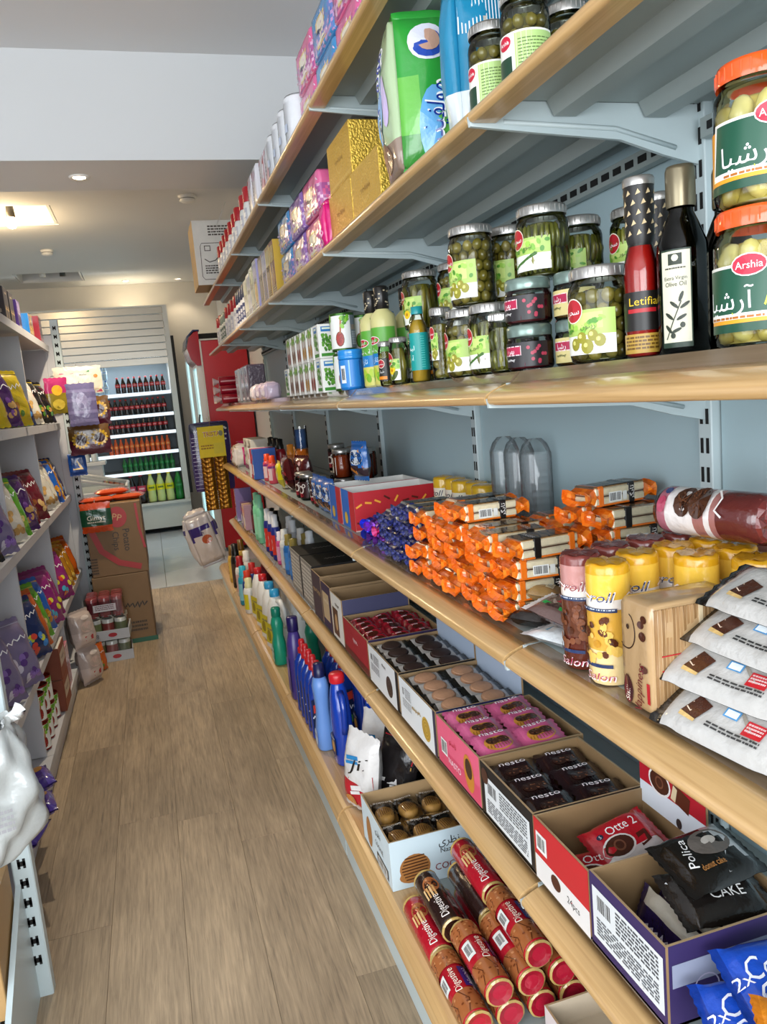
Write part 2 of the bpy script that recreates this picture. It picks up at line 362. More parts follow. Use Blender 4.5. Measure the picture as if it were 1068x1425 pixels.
# far ceiling with two square access openings
cm = MB(); zc = 2.86; xs = [-3.35, -1.5, -.87, -.47, 1.15]
def slab(x0, x1, y0, y1): cm.box(((x0+x1)/2, (y0+y1)/2, zc+.05), (x1-x0, y1-y0, .1), 'ffffff')
slab(-3.35, -1.12, 4.5, 10); slab(-.46, 1.15, 4.5, 10); slab(-1.12, -.46, 4.5, 6.18); slab(-1.12, -.46, 6.78, 8.92); slab(-1.12, -.46, 9.5, 10)
ce = struct(cm, 'ceiling_far', 'ceiling_paint', 'grey-beige ceiling above the coolers with square access holes', 'ceiling')
for y in (6.48, 9.21):
    w = MB()
    for c, d in (((-.79, y-.285, zc+.2), (.65, .02, .39)), ((-.79, y+.285, zc+.2), (.65, .02, .39)), ((-1.10, y, zc+.2), (.02, .55, .39)), ((-.48, y, zc+.2), (.02, .55, .39)), ((-.79, y, zc+.4), (.7, .64, .02))): w.box(c, d, 'ffffff')
    w.build('access_hole', 'ceiling_paint', ce)
mat('bulb_warm', .3, col='fff2d8', emit='ffd59a', estr=22); mat('lamp_warm', .3, col='fff2d8', emit='ffe2b8', estr=14); mat('lamp_dim', .3, col='fff4e4', emit='ffe9cc', estr=5)
def spot(name, loc, power, ang, col=(1, .84, .62), r=.03):
    l = bpy.data.lights.new(name, 'SPOT'); l.energy = power; l.spot_size = ang; l.spot_blend = .5; l.color = col; l.shadow_soft_size = r
    o = bpy.data.objects.new(name, l); COL.objects.link(o); o.location = loc; return o
def downlight(x, y, z, label, lm, power):
    t = thing('downlight', label, 'ceiling light', (x, y, z-.004), 0, 'recessed ceiling downlights')
    MB().lathe([(.028, .002), (.045, -.006), (.05, 0), (.05, .004)], 20, 'e8e6e0', close=False).build('trim_ring', 'painted', t)
    MB().lathe([(.0, -.001), (.03, -.001), (.03, .003)], 16, 'ffffff', close=False).build('lamp_disc', lm, t)
    spot('downlight_beam', (x, y, z-.03), power, 1.9)
downlight(-.167, 4.32, 2.54, 'bright recessed downlight in the underside of the beam', 'lamp_warm', 60)
downlight(-.03, 9.62, 2.86, 'recessed downlight throwing a warm cone above the slatted shutter', 'lamp_warm', 16)
downlight(.55, 9.64, 2.86, 'dim recessed downlight above the red fridge', 'lamp_dim', 5)
for (x, y, big) in ((-1.25, 7.4, 30), (-1.6, 5.6, 34)):
    downlight(x, y, 2.86, 'recessed downlight over the left aisle, %s the access holes' % ('beside' if y > 7 else 'before'), 'lamp_warm', big)
def smoke(x, y, z, label, s=1.):
    t = thing('smoke_detector', label, 'detector', (x, y, z), 0)
    MB().lathe([(.055*s, 0), (.055*s, -.012), (.046*s, -.02), (.046*s, -.026), (.05*s, -.032), (.034*s, -.046), (0, -.05)][::-1], 20, 'e9e7e2').build('housing', 'plastic', t)
    MB().lathe([(.047*s, -.0215), (.047*s, -.0255)], 20, '56544f', close=False).build('sensor_slot', 'plastic', t)
smoke(-.658, 7.745, 2.859, 'round white smoke detector between the two access holes')
smoke(.474, 5.98, 2.859, 'white smoke detector on the ceiling above the top shelf', 1.15)
def twin_spots(x, y, z, lit, label):
    t = thing('track_spotlight', label, 'spotlight', (x, y, z), 0)
    MB().box((0, 0, .17), (.30, .03, .02), 'e6e4de').tube([(-.1, 0, .16), (-.1, 0, .06)], .008, '222222').tube([(.1, 0, .16), (.1, 0, .06)], .008, '222222').build('mounting_bar', 'plastic', t)
    for s in (-1, 1):
        h = MB().lathe([(.024, .06), (.028, .02), (.032, -.05)], 14, 'f0eee8' if s < 0 else '3a3833', (s*.1, 0, 0)).build('lamp_head', 'plastic', t)
        if lit: MB().lathe([(0, -.13), (.025, -.123), (.04, -.10), (.038, -.075), (.022, -.05), (.02, -.045)], 14, 'ffffff', (s*.1, 0, 0)).build('bulb', 'bulb_warm', h)
        else: MB().lathe([(.0, -.048), (.028, -.05)], 14, 'ffffff', (s*.1, 0, 0), close=False).build('bulb', 'lamp_dim', h)
    if lit:
        l = bpy.data.lights.new('spotlight_glow', 'POINT'); l.energy = 16; l.color = (1, .74, .42); l.shadow_soft_size = .06
        o = bpy.data.objects.new('spotlight_glow', l); COL.objects.link(o); o.location = (x, y, z-.18)
twin_spots(-.86, 6.47, 2.90, True, 'lit twin spotlight hanging in the warm-lit access hole')
twin_spots(-.76, 9.2, 2.92, False, 'unlit twin spotlight in the farther access hole')
# ================================================================= right-hand gondola
ZT = dict(A=2.105, B=1.737, C=1.324, D=.897, E=.468, F=.108)     # underside of each price rail
ZS = {k: v+(.034 if k == 'D' else .048) for k, v in ZT.items()}                          # shelf surfaces
XF, XB = .513, .922
YJ = [-.9, .13, 1.13, 2.13, 3.12, 4.11, 5.10, 6.10]
mat('white_steel', .35, col='bfcdcf', noise=(3, .03)); mat('shelf_steel', .4, col='96a09e', noise=(3, .03)); mat('back_steel', .42, col='a9c0c6', noise=(2, .03)); mat('slot_black', .8, col='0c0c0c')
def rail_mat():
    m = bpy.data.materials.new('wood_rail'); m.use_nodes = True; nt = m.node_tree; b = nt.nodes['Principled BSDF']; L = nt.links.new
    tc = node(nt, 'ShaderNodeTexCoord'); mp = node(nt, 'ShaderNodeMapping'); mp.inputs['Scale'].default_value = (90, 2.2, 90); L(tc.outputs['Object'], mp.inputs[0])
    n = node(nt, 'ShaderNodeTexNoise'); n.inputs['Scale'].default_value = 1; n.inputs['Detail'].default_value = 4; n.inputs['Distortion'].default_value = .8; L(mp.outputs[0], n.inputs[0])
    cr = node(nt, 'ShaderNodeValToRGB'); e = cr.color_ramp.elements; e[0].position = .3; e[0].color = (*lin('bb945f'), 1); e[1].position = .7; e[1].color = (*lin('d8b37d'), 1); L(n.outputs['Fac'], cr.inputs[0])
    L(cr.outputs[0], b.inputs['Base Color']); b.inputs['Roughness'].default_value = .3; b.inputs['Coat Weight'].default_value = .5; b.inputs['Coat Roughness'].default_value = .12; MATS['wood_rail'] = m
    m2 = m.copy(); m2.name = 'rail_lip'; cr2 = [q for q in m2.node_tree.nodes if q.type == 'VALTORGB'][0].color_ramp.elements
    cr2[0].color = (*lin('6d5c46'), 1); cr2[1].color = (*lin('84705a'), 1); m2.node_tree.nodes['Principled BSDF'].inputs['Roughness'].default_value = .14; MATS['rail_lip'] = m2  # darkened copy of the rail wood: dark reflections put into the lip colour
rail_mat()
gon = thing('shelving_unit', 'long white metal shelving unit with wood-look shelf rails on the right of the aisle', 'shelving', (XB, 2.6, 0))
def sub(mesh, name, parent, loc, **kw):
    o = bpy.data.objects.new(name, mesh); COL.objects.link(o); o.parent = parent; o.location = loc
    for k, v in kw.items(): o[k] = v
    return o
def bay_meshes(L):
    d = XB-XF; q = {}
    q['shelf'] = mesh_of(MB().box((d/2+.028, 0, .040), (d-.060, L-.004, .016), 'ffffff'), 'shelf', 'shelf_steel')
    P = [(0, 0), (-.004, .0015), (-.0068, .005), (-.0075, .0095), (-.0062, .0135), (-.002, .0178), (.005, .0218), (.013, .0252), (.022, .0283), (.036, .0325), (.036, .0)]
    r = MB(); r.sweep(P, -L/2+.0015, L/2-.0015, 'ffffff', smooth=False); r.sm = [i < 9 for i in range(len(r.f))]; q['rail'] = mesh_of(r, 'price_rail', 'wood_rail')
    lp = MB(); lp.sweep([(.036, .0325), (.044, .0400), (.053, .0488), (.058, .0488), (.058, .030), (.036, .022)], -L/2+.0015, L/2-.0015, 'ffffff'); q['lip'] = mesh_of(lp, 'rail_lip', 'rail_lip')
    fr = MB(); fr.sweep([(0, 0), (-.004, .010), (.003, .030), (.018, .044), (.030, .0485), (.095, .0485), (.095, .034), (.012, 0)], -L/2+.0015, L/2-.0015, 'ffffff'); q['frail'] = mesh_of(fr, 'price_rail', 'wood_rail')
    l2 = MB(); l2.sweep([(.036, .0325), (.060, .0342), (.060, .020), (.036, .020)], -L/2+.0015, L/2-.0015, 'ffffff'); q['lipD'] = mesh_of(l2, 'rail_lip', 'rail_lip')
    q['shelfD'] = mesh_of(MB().box((d/2+.028, 0, .026), (d-.060, L-.004, .016), 'ffffff'), 'shelf', 'shelf_steel')
    rb = MB(); rb.sweep([(0, .034), (.012, .010), (.05, .010), (.062, .034)], -L/2+.004, L/2-.004, 'ffffff'); q['rib'] = mesh_of(rb, 'stiffening_rib', 'shelf_steel')
    pn = MB(); pn.bbox((0, 0, 0), (.012, L-.034, .394), .002, 'ffffff'); q['panel'] = mesh_of(pn, 'back_panel', 'back_steel')
    sr = MB(); sr.box((-.012, 0, 0), (.02, L-.04, .03), 'ffffff'); q['srail'] = mesh_of(sr, 'slotted_rail', 'shelf_steel')
    return q
BM = bay_meshes(.992)
sl = MB()
for k in range(24): sl.box((-.023, -.45+k*.039, 0), (.002, .024, .012), '101010')
SLM = mesh_of(sl, 'slot', 'slot_black')
bk = MB(); bp = [(-.004, -.004), (.10, -.012), (.25, -.022), (.33, -.045), (.405, -.062), (.405, .032), (.03, .032), (.03, .02), (-.006, .01)]
bk.add([(x, y, z) for y in (-.0035, .0035) for x, z in bp], [tuple(range(9))[::-1], tuple(range(9, 18))]+[(k, (k+1) % 9, 9+(k+1) % 9, 9+k) for k in range(9)], 'ffffff')
bk.tube([(.05, -.0035, .002), (.24, -.0035, -.006), (.35, -.0035, -.034)], .004, 'ffffff', 5)
BKM = mesh_of(bk, 'bracket', 'white_steel')
for lv, zb in ZT.items():
    xo = XF if lv != 'F' else .39
    for j in range(1, 7):
        y0, y1 = YJ[j], YJ[j+1]; yc = (y0+y1)/2; sc = (y1-y0)/1.0
        sh = sub(BM['shelf' if lv != 'D' else 'shelfD'], 'shelf', gon, (xo-XB, yc-2.6, zb)); sh.scale = ((1 if lv != 'F' else 1.31), sc, 1)
        def k(mesh, n, x, z, **kw):
            o = sub(mesh, n, sh, (x/sh.scale[0], 0, z)); o.scale = (1/sh.scale[0], 1, 1); return o
        if lv == 'F': k(BM['frail'], 'price_rail', 0, 0)
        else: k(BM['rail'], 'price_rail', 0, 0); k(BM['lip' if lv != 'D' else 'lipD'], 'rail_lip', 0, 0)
        if lv != 'F':
            k(BM['rib'], 'stiffening_rib', .12, 0); k(BM['rib'], 'stiffening_rib', .28, 0)
            br = k(BKM, 'bracket', 0, 0); br.location = (0, -.5, 0)
            if lv in 'AB':
                r_ = sub(BM['srail'], 'slotted_rail', gon, (-.006, yc-2.6, zb-.012)); sub(SLM, 'slot', r_, (0, 0, 0), kind='stuff')
        else: 
            kb = MB(); kb.box((.02, 0, -.056), (.012, .992, .104), 'ffffff'); kb.box((.009, 0, -.012), (.01, .992, .02), 'ffffff'); kk = k(mesh_of(kb, 'kick_plate', 'white_steel'), 'kick_plate', 0, 0)
for j in range(1, 7):
    yc = (YJ[j]+YJ[j+1])/2
    for z in (.36, .757, 1.154, 1.551, 1.948, 2.2):
        sub(BM['panel'], 'back_panel', gon, (.006, yc-2.6, z))
um = MB(); um.bbox((.012, 0, 1.2), (.03, .034, 2.4), .002, 'ffffff'); UM = mesh_of(um, 'upright', 'white_steel')
us = MB()
for i in range(46):
    for s in (-.007, .007): us.box((-.0035, s, .12+i*.05), (.002, .006, .026), '0c0c0c')
USM = mesh_of(us, 'slot', 'slot_black')
for y in YJ[1:]:
    u = sub(UM, 'upright', gon, (-.012, y-2.6, 0)); sub(USM, 'slot', u, (0, 0, 0), kind='stuff')
# ================================================================= generic products
FACE = -PI/2         # turn a thing whose front is -y so that it faces the aisle (-x)
def rnd(seed): return random.Random(seed)
def ball_mesh(name, m, col, r, n=9, k=6, sz=(1, 1, 1), lump=0., seed=1):
    rr = rnd(seed); b = MB(); b.lathe([(r*math.sin(PI*i/k)*(1+rr.uniform(-lump, lump)), -r*math.cos(PI*i/k)) for i in range(k+1)], n, col)
    b.v = [(x*sz[0]*(1+rr.uniform(-lump, lump)*.3), y*sz[1], z*sz[2]) for x, y, z in b.v]; return mesh_of(b, name, m)
_pm = {}
def piece(key, fn):
    if key not in _pm: _pm[key] = fn()
    return _pm[key]
def oljar(r, h, kind, lidcol, lab, lid_h=.016, fill='544a1a'):
    """preserving jar: glass body, contents packed inside, screw lid, printed label; front is -y"""
    t = thing('jar', None, 'jar')
    hg = h-lid_h*.6
    MB().lathe([(r*.80, 0), (r*.95, .003), (r, .012), (r, hg*.80), (r*.97, hg*.86), (r*.86, hg*.92), (r*.85, hg)], 28, 'ffffff').build('glass_body', 'glass', t)
    MB().lathe([(r*.78, .004), (r*.60, .006), (r*.60, hg*.8), (r*.5, hg*.83)], 16, fill).build('brine', 'olive', t)
    lc = lidcol; lb = MB(); rl = r*.93
    lb.lathe([(rl, h-lid_h), (rl*1.01, h-lid_h+.002), (rl*.99, h-.004), (rl*.96, h-.001), (rl*.86, h), (rl*.84, h-.0015), (0, h-.0015)], 28, lc, close=False)
    for i in range(28):
        a = 2*PI*i/28; lb.box((rl*1.0*math.cos(a), rl*1.0*math.sin(a), h-lid_h*.55), (.0012, .0012, lid_h*.6), lc)
    lb.build('lid', 'gloss' if lidcol != 'b9b7b2' else 'lid_steel', t)
    rr = rnd(int(r*1e4+h*1e5)); zt = hg*.84
    if kind in ('olive', 'garlic'):
        ro = .0092 if kind == 'olive' else .0125
        names = 'olive' if kind == 'olive' else 'garlic_clove'
        vs = [piece((kind, i), lambda i=i: ball_mesh(names, 'olive', ('7a6e2a', '887a34', '6c6024')[i] if kind == 'olive' else ('d9c873', 'e4d68e', 'cbb65c')[i], ro, 9, 6, (1, 1, 1.12) if kind == 'olive' else (1, .9, 1.3), 0 if kind == 'olive' else .16, i)) for i in range(3)]
        z = ro*1.5; row = 0; R = r-ro-.0016
        while z < zt-ro*.4:
            n = int(2*PI*R/(ro*2.06))
            for k in range(n):
                a = 2*PI*(k+.5*(row % 2)+rr.uniform(-.12, .12))/n; o = sub(vs[rr.randrange(3)], names, t, (R*math.cos(a), R*math.sin(a), z+rr.uniform(-.0015, .0015)))
                o.rotation_euler = (rr.uniform(-.5, .5), rr.uniform(-.5, .5), rr.uniform(0, 6))
            z += ro*1.95; row += 1
    else:
        L = (zt-.01) if kind == 'gherkin' else (zt-.01)*.5; rp = .0085 if kind == 'gherkin' else .0042; nm = 'gherkin' if kind == 'gherkin' else 'chilli'
        def mk(c):
            b = MB(); b.tube([(0, 0, 0), (.001, 0, L*.12), (.003, 0, L*.5), (.001, 0, L*.88), (0, 0, L)], [rp*.3, rp*.85, rp, rp*.85, rp*.3], c, 7); return mesh_of(b, nm, 'olive')
        vs = [piece((kind, c, round(L, 3)), lambda c=c: mk(c)) for c in (('6a6420', '5c561a', '787026') if kind == 'gherkin' else ('6a6a22', '5a5c1c', '7c7a2c'))]
        R = r-rp-.0018; n = int(2*PI*R/(rp*2.1))
        for lev in range(1 if kind == 'gherkin' else 2):
            for k in range(n):
                a = 2*PI*(k+.4*lev)/n; o = sub(vs[rr.randrange(3)], nm, t, (R*math.cos(a), R*math.sin(a), .006+lev*L*.98)); o.rotation_euler = (rr.uniform(-.10, .10), rr.uniform(-.05, .05), a)
    p = Print(cyl_map(r, 0, -PI/2), eps=.0006); lab(p, r, h); p.mb.build('label', 'label', t)
    return t
mat('lid_steel', .32, .8, col='b0aeaa')
SAH, ARS = 'ﺮﺤﺳ', 'ﺎﯿﺷﺭﺁ'
def lab_sahar(kind):
    def f(p, r, h):
        w, v0, v1 = r*1.05, h*.07, h*.60
        body = [(-w, v0+.004), (-w*.4, v0), (w*.35, v0+.006), (w*.75, v0+.016), (w*.95, v0+.035), (w, v1-.012), (w*.7, v1-.004), (w*.2, v1-.006), (-w*.2, v1-.012), (-w, v1-.012)]
        n = 10; p.rect(-w, v0+.003, w*.98, v1-.012, 'f2f3ea', n)
        p.rect(-w, v0+.028, w*.98, v1-.006, 'a9c763', n); p.rect(-w*.9, v0+.036, w*.6, v1-.010, 'c3d97a', n)
        rr = rnd(int(h*1e4))
        for i in range(16): p.ell(rr.uniform(-w*.7, w*.9), rr.uniform(v0+.034, v1-.008), rr.uniform(.002, .005), rr.uniform(.003, .006), rr.choice(['4f8f2a', '7db53c', '9ccb4e']), 7, rr.uniform(0, 3))
        if kind == 'olive':
            for u, v, s in ((-.3, .017, 1), (.12, .013, 1.15), (.5, .02, 1), (-.05, .025, .9), (.3, .027, .9)): p.ell(w*u, v0+v, .0075*s, .0085*s, '8f8a25', 12); p.ell(w*u-.002, v0+v+.002, .0028, .003, 'd9d67a', 8)
        elif kind == 'pepper':
            for i in range(5): p.line([(-w*.6+i*.006, v0+.010+i*.002), (-w*.1+i*.006, v0+.017+i*.003), (w*.5, v0+.028)], .0035, '3f6d24')
        else:
            p.ell(w*.1, v0+.026, .010, .010, 'f1cd28', 10); p.ell(w*.1, v0+.026, .004, .004, 'c98a14', 8); p.ell(-w*.35, v0+.014, .007, .014, '5d6b22', 10, .6); p.ell(w*.4, v0+.014, .006, .013, '4a5a1c', 10, -.6)
        p.text('ﻥﻮﺘﯾﺯ' if kind == 'olive' else 'ﺭﻮﺷ', w*.15, v0+.040, .007, '4a6a2e')
        p.ell(-w*.35, v1-.006, .0165, .0165, 'efe6cf', 18); p.ell(-w*.35, v1-.006, .015, .015, 'b3202c', 18); p.text(SAH, -w*.35, v1-.0065, .0085, 'ffffff', wide=1.05)
    return f
def lab_arshia(p, r, h):
    v0, v1 = h*.13, h*.55; w = r*1.75; n = 28
    p.rect(-w, v0, w, v1, 'f3a427', n); p.rect(-w, v0-.003, w, v0+.006, '174a35', n)
    p.rect(-w*.75, v0+.010, w*.45, v1+.006, 'f4f4ee', n, .006); p.rect(-w*.70, v0+.016, w*.40, v1+.003, '14503a', n, .006)
    p.line([(-w*.72, v0+.011), (-w*.1, v0+.016), (w*.3, v0+.022), (w*.45, v1)], .0022, 'd9e03c')
    p.text(ARS, -w*.18, v0+.030, .020, 'ffffff', wide=1.0)
    p.rect(w*.5, v0+.008, w*.95, v1-.004, 'f7b640', 5); p.scribble(w*.55, v0+.012, w*.9, v1-.010, 9, 'c9751a', 4, .4)
    p.scribble(-w*.5, v0+.009, w*.3, v0+.013, 1, 'b0661a', 6, .6)
    p.ell(w*.12, v1+.004, .0175, .0115, 'f4f4ee', 16); p.ell(w*.12, v1+.004, .0162, .0102, 'c8193a', 16); p.text('Arshia', w*.12, v1+.004, .0075, 'ffffff', fit=.026)
ST = 'b9b7b2'
J = lambda k, r, h, kind, lid, lab, lh=.016, fill='5d5a1e': (lambda: oljar(r, h, kind, lid, lab, lh, fill))
zC = ZS['C']+.001
place('arshia', J('a', .0455, .141, 'garlic', 'ee5b22', lab_arshia, .020, 'c4b058'), (.640, .705, zC), FACE*.74, 'lower jar of pickled garlic with orange lid at the shelf end')
place('arshia', None, (.642, .703, zC+.1415), FACE*.44, 'upper jar of pickled garlic with orange lid, stacked on its twin')
OLV = J('o', .042, .126, 'olive', ST, lab_sahar('olive')); OLT = J('o', .0425, .140, 'olive', ST, lab_sahar('olive'))
PEP = J('p', .0415, .122, 'chilli', ST, lab_sahar('pepper')); GHK = J('g', .0435, .134, 'gherkin', ST, lab_sahar('gherkin'))
place('olv', OLV, (.605, .957, zC), FACE*.72, 'big green-olive jar beside the red hot sauce bottle')
place('olt', OLT, (.602, 1.366, zC+.1265), FACE*.82, 'tall green-olive jar raised on top of two other jars')
place('pep', PEP, (.602, 1.300, zC), FACE*.86, 'wide chilli-pickle jar under the raised olive jar')
place('olv', None, (.600, 1.405, zC), FACE*.9, 'green-olive jar partly hidden left of the wide chilli-pickle jar')
place('pepS', J('p', .0225, .098, 'chilli', ST, lambda p, r, h: p.rect(r*1.2, .02, r*1.9, .07, 'e9e4cf', 4), .013), (.584, 1.222, zC), FACE*.3, 'slim jar of thin pickled chillies at the rail joint')
place('olt', None, (.690, 1.388, zC+.1275), FACE*.85, 'green-olive jar behind and right of the raised olive jar')
place('pepL', J('p', .0425, .112, 'chilli', ST, lab_sahar('pepper')), (.648, 1.183, zC+.145), FACE*.8, 'chilli-pickle jar standing on the stacked jam jars')
place('olv', None, (.695, 1.39, zC), FACE*.85, 'olive jar on the shelf under another, deep behind the chilli-pickle jars')
for (x, y, z, l) in ((.73, 1.215, zC, 'lower dark pickle jar at the back behind the front olive jar'), (.73, 1.215, zC+.1225, 'upper dark pickle jar at the back behind the front olive jar'), (.80, 1.15, zC, 'lower dark pickle jar in the corner behind the hot sauce'), (.80, 1.15, zC+.1225, 'upper dark pickle jar in the corner behind the hot sauce')):
    place('pep', None, (x, y, z), FACE*.8, l)
place('olvM', J('o', .0235, .146, 'olive', ST, lambda p, r, h: lab_sahar('olive')(Print(lambda u, v, q: p.mp(u*.5, v*.8+.03, q), p.mb), r*.9, h)), (.602, 1.545, zC), FACE*.75, 'slender olive jar right of the teal-labelled bottle')
place('ghk', GHK, (.652, 1.79, zC+.1228), FACE*.85, 'gherkin jar raised behind the teal-capped bottle')
place('ghk', None, (.715, 1.715, zC), FACE*.85, 'gherkin jar on the shelf behind the slender olive jar')
place('olv', None, (.715, 1.72, zC+.1345), FACE*.85, 'small-lidded olive jar stacked behind the slender olive jar')
place('pep', None, (.656, 1.80, zC), FACE*.9, 'chilli-pickle jar carrying the raised gherkin jar')
def lab_dark(p, r, h):
    w = r*1.3; p.rect(-w, h*.12, w, h*.62, '2c2a26', 8); p.ell(0, h*.50, .010, .011, 'e6d9c8', 14); p.ell(0, h*.50, .0085, .0095, 'ad1f2c', 14); p.text(SAH, 0, h*.50, .005, 'ffffff'); p.text('ﺭﺎﯿﺧ', 0, h*.33, .007, 'f1f1ec'); p.rect(-w*.6, h*.15, w*.6, h*.22, 'e88a20', 6)
place('smallA', J('s', .0175, .108, 'gherkin', ST, lab_dark, .012), (.580, 1.880, zC), FACE*.65, 'little pickle jar with a black label beside the lemon juice')
place('smallB', J('s', .0225, .110, 'gherkin', ST, lab_sahar('gherkin'), .012), (.588, 1.795, zC), FACE*.85, 'little gherkin jar with a white flower label left of the teal bottle')
place('smallA', None, (.633, 1.675, zC), FACE*.8, 'little pickle jar with a black label right of the teal bottle')
def jam(c1, c2, txt, tc):
    def f():
        t = thing('jam_jar', None, 'jar'); r, h = .037, .0715
        MB().lathe([(r*.9, 0), (r, .006), (r, .046), (r*.93, .054), (r*.88, .058)], 24, 'ffffff').build('glass_body', 'glass', t)
        MB().lathe([(r*.85, .003), (r*.93, .006), (r*.93, .044), (0, .045)], 20, c2).build('preserve', 'olive', t)
        MB().lathe([(r*.95, .053), (r*.97, .055), (r*.97, .068), (r*.9, .0712), (0, .0712)], 24, '6c7f78', close=False).build('lid', 'lidgreen', t)
        p = Print(cyl_map(r, 0, -PI/2)); w = r*1.5; p.rect(-w, .006, w, .044, c1, 12); p.rect(-w*.55, .024, w*.2, .039, 'f0d6da', 5); p.rect(-w*.53, .0255, w*.18, .0375, 'b3204a', 5); p.text(txt, -w*.18, .0315, .008, 'ffffff'); p.text('ﺎﺑﺮﻣ', -w*.2, .017, .007, tc)
        p.poly([(-w, .006), (w*.3, .012), (w*.3, .006)], 'c12a5e'); rr = rnd(3)
        for i in range(10): p.ell(w*.4+rr.uniform(0, w*.5), rr.uniform(.01, .04), .003, .003, 'b23a52', 7)
        p.mb.build('label', 'label', t); return t
    return f
mat('lidgreen', .25, .5, col='7f938b')
JD, JY = jam('211d20', '5a1420', 'ﻩﺮﻬﺑ', 'eeeeee'), jam('dfcf8c', '6d4a16', 'ﺎﯿﺷﺭ', '3a4a20')
place('jamD', JD, (.604, 1.163, zC), FACE*.75, 'lower black-labelled jam jar of the short stack'); place('jamD', None, (.606, 1.165, zC+.072), FACE*.8, 'upper black-labelled jam jar, tilt-printed with pink')
place('jamY', JY, (.662, 1.110, zC), FACE*.7, 'lower cream-labelled jam jar next to the big olive jar'); place('jamY', None, (.664, 1.112, zC+.072), FACE*.8, 'upper cream-labelled jam jar next to the big olive jar')
def bottle(name, prof, mt, segs=22): 
    t = thing(name, None, 'bottle'); MB().lathe(prof, segs, 'ffffff').build('glass_body', mt, t); return t
def oil_bottle():
    t = bottle('oil_bottle', [(.027, 0), (.030, .004), (.030, .118), (.029, .130), (.019, .156), (.0145, .166), (.0135, .20)], 'oil_glass')
    MB().lathe([(.024, .004), (.0275, .006), (.0275, .118), (.0265, .13), (.013, .162), (.0125, .166), (0, .166)], 18, '17120a').build('oil', 'olive', t)
    MB().lathe([(.0165, .172), (.0172, .176), (.0172, .214), (.0158, .219), (0, .219)], 22, '3d3a30', close=False).build('cap', 'capmetal', t)
    p = Print(cyl_map(.030, 0, -PI/2)); w = .017; p.rect(-w-.0015, .008, w+.0015, .122, '1e3524', 6); p.rect(-w, .014, w, .120, 'dcd8c0', 6); p.rect(-.008, .104, .008, .117, '26301f', 4); p.ell(0, .112, .004, .004, 'dcd8c0', 10)
    p.scribble(-.012, .098, .012, .101, 1, '3a3a30'); p.text('Extra Virgin', 0, .089, .0042, '26301f', fit=.026); p.text('Olive Oil', 0, .082, .0052, '26301f', fit=.024)
    p.line([(-.012, .018), (-.004, .038), (.006, .062)], .0012, '26301f')
    for u, v, a in ((-.009, .03, 2.2), (.0, .028, .4), (-.008, .045, 2.4), (.006, .043, .5), (-.002, .058, 2.4), (.010, .057, .6), (.006, .067, 1.2)): p.ell(u, v, .0065, .002, '26301f', 10, a)
    p.ell(-.004, .022, .003, .0035, '26301f', 8); p.ell(.007, .034, .003, .0035, '26301f', 8); p.mb.build('label', 'label', t); return t
mat('capmetal', .3, .7, col='8a8068')
place('oil', oil_bottle, (.642, .832, zC), FACE*.60, 'dark olive oil bottle with a cream label, in front of its twin')
place('oil', None, (.715, .84, zC), FACE*.3, 'dark olive oil bottle in the row behind the labelled one')
def sauce_bottle():
    t = bottle('sauce_bottle', [(.020, 0), (.0225, .004), (.0225, .105), (.021, .118), (.014, .145), (.0135, .15)], 'glass')
    MB().lathe([(.018, .002), (.0215, .005), (.0215, .104), (.020, .117), (.013, .144), (0, .144)], 18, 'a3150f').build('hot_sauce', 'olive', t)
    c = MB(); c.lathe([(.0145, .138), (.0175, .150), (.0185, .205), (.0185, .214)], 18, '1a1817', close=False)
    p = Print(cyl_map(.0178, 0, -PI/2), c)
    for i in range(5):
        for j in range(-2, 3): p.poly([(j*.012-.003+(i % 2)*.006, .150+i*.012), (j*.012+.003+(i % 2)*.006, .152+i*.012), (j*.012+(i % 2)*.006, .157+i*.012)], 'c9b48a')
    c.build('neck_sleeve', 'label', t); MB().lathe([(.0192, .210), (.0195, .212), (.0195, .219), (.018, .221), (0, .221)], 20, ST, close=False).build('cap', 'lid_steel', t)
    p = Print(cyl_map(.0225, 0, -PI/2)); w = .030; p.rect(-w, .034, w, .082, '16120f', 10); p.rect(-w, .006, w, .030, 'b8923a', 10); p.text('Letifia', .002, .070, .010, 'e8c22a', fit=.036); p.rect(-w*.6, .056, w*.6, .061, 'b01822', 6); p.scribble(-w*.8, .009, w*.8, .027, 4, '6a4a14', 2); p.mb.build('label', 'label', t); return t
place('sauce', sauce_bottle, (.622, .886, zC), FACE*.42, 'red hot sauce bottle with a black patterned neck, front of two')
place('sauce', None, (.71, .965, zC), FACE*.6, 'red hot sauce bottle hidden behind the front one')
def teal_bottle():
    t = bottle('juice_bottle', [(.018, 0), (.0208, .004), (.0208, .108), (.0195, .122), (.0125, .138), (.0115, .150)], 'glass')
    MB().lathe([(.017, .002), (.0198, .005), (.0198, .107), (.0185, .12), (.011, .134), (0, .134)], 16, 'b08d1e').build('juice', 'olive', t)
    MB().lathe([(.0130, .146), (.0132, .148), (.0132, .162), (0, .1635)], 18, '1f8f92', close=False).build('cap', 'plastic', t)
    p = Print(cyl_map(.0208, 0, -PI/2)); w = .045; p.rect(-w, .026, w, .106, '12948f', 16); p.text('ﻮﻤﯿﻟ', -.012, .074, .010, 'f2fffd'); p.text('ﺏﺁ', -.012, .052, .010, 'f2fffd')
    for i in range(14): p.rect(.014, .032+i*.005, .022, .033+i*.005, '6fd0c8', 2)
    p.mb.build('label', 'label', t); return t
place('teal', teal_bottle, (.590, 1.652, zC), FACE*.55, 'glass bottle with a plain teal label and teal cap')
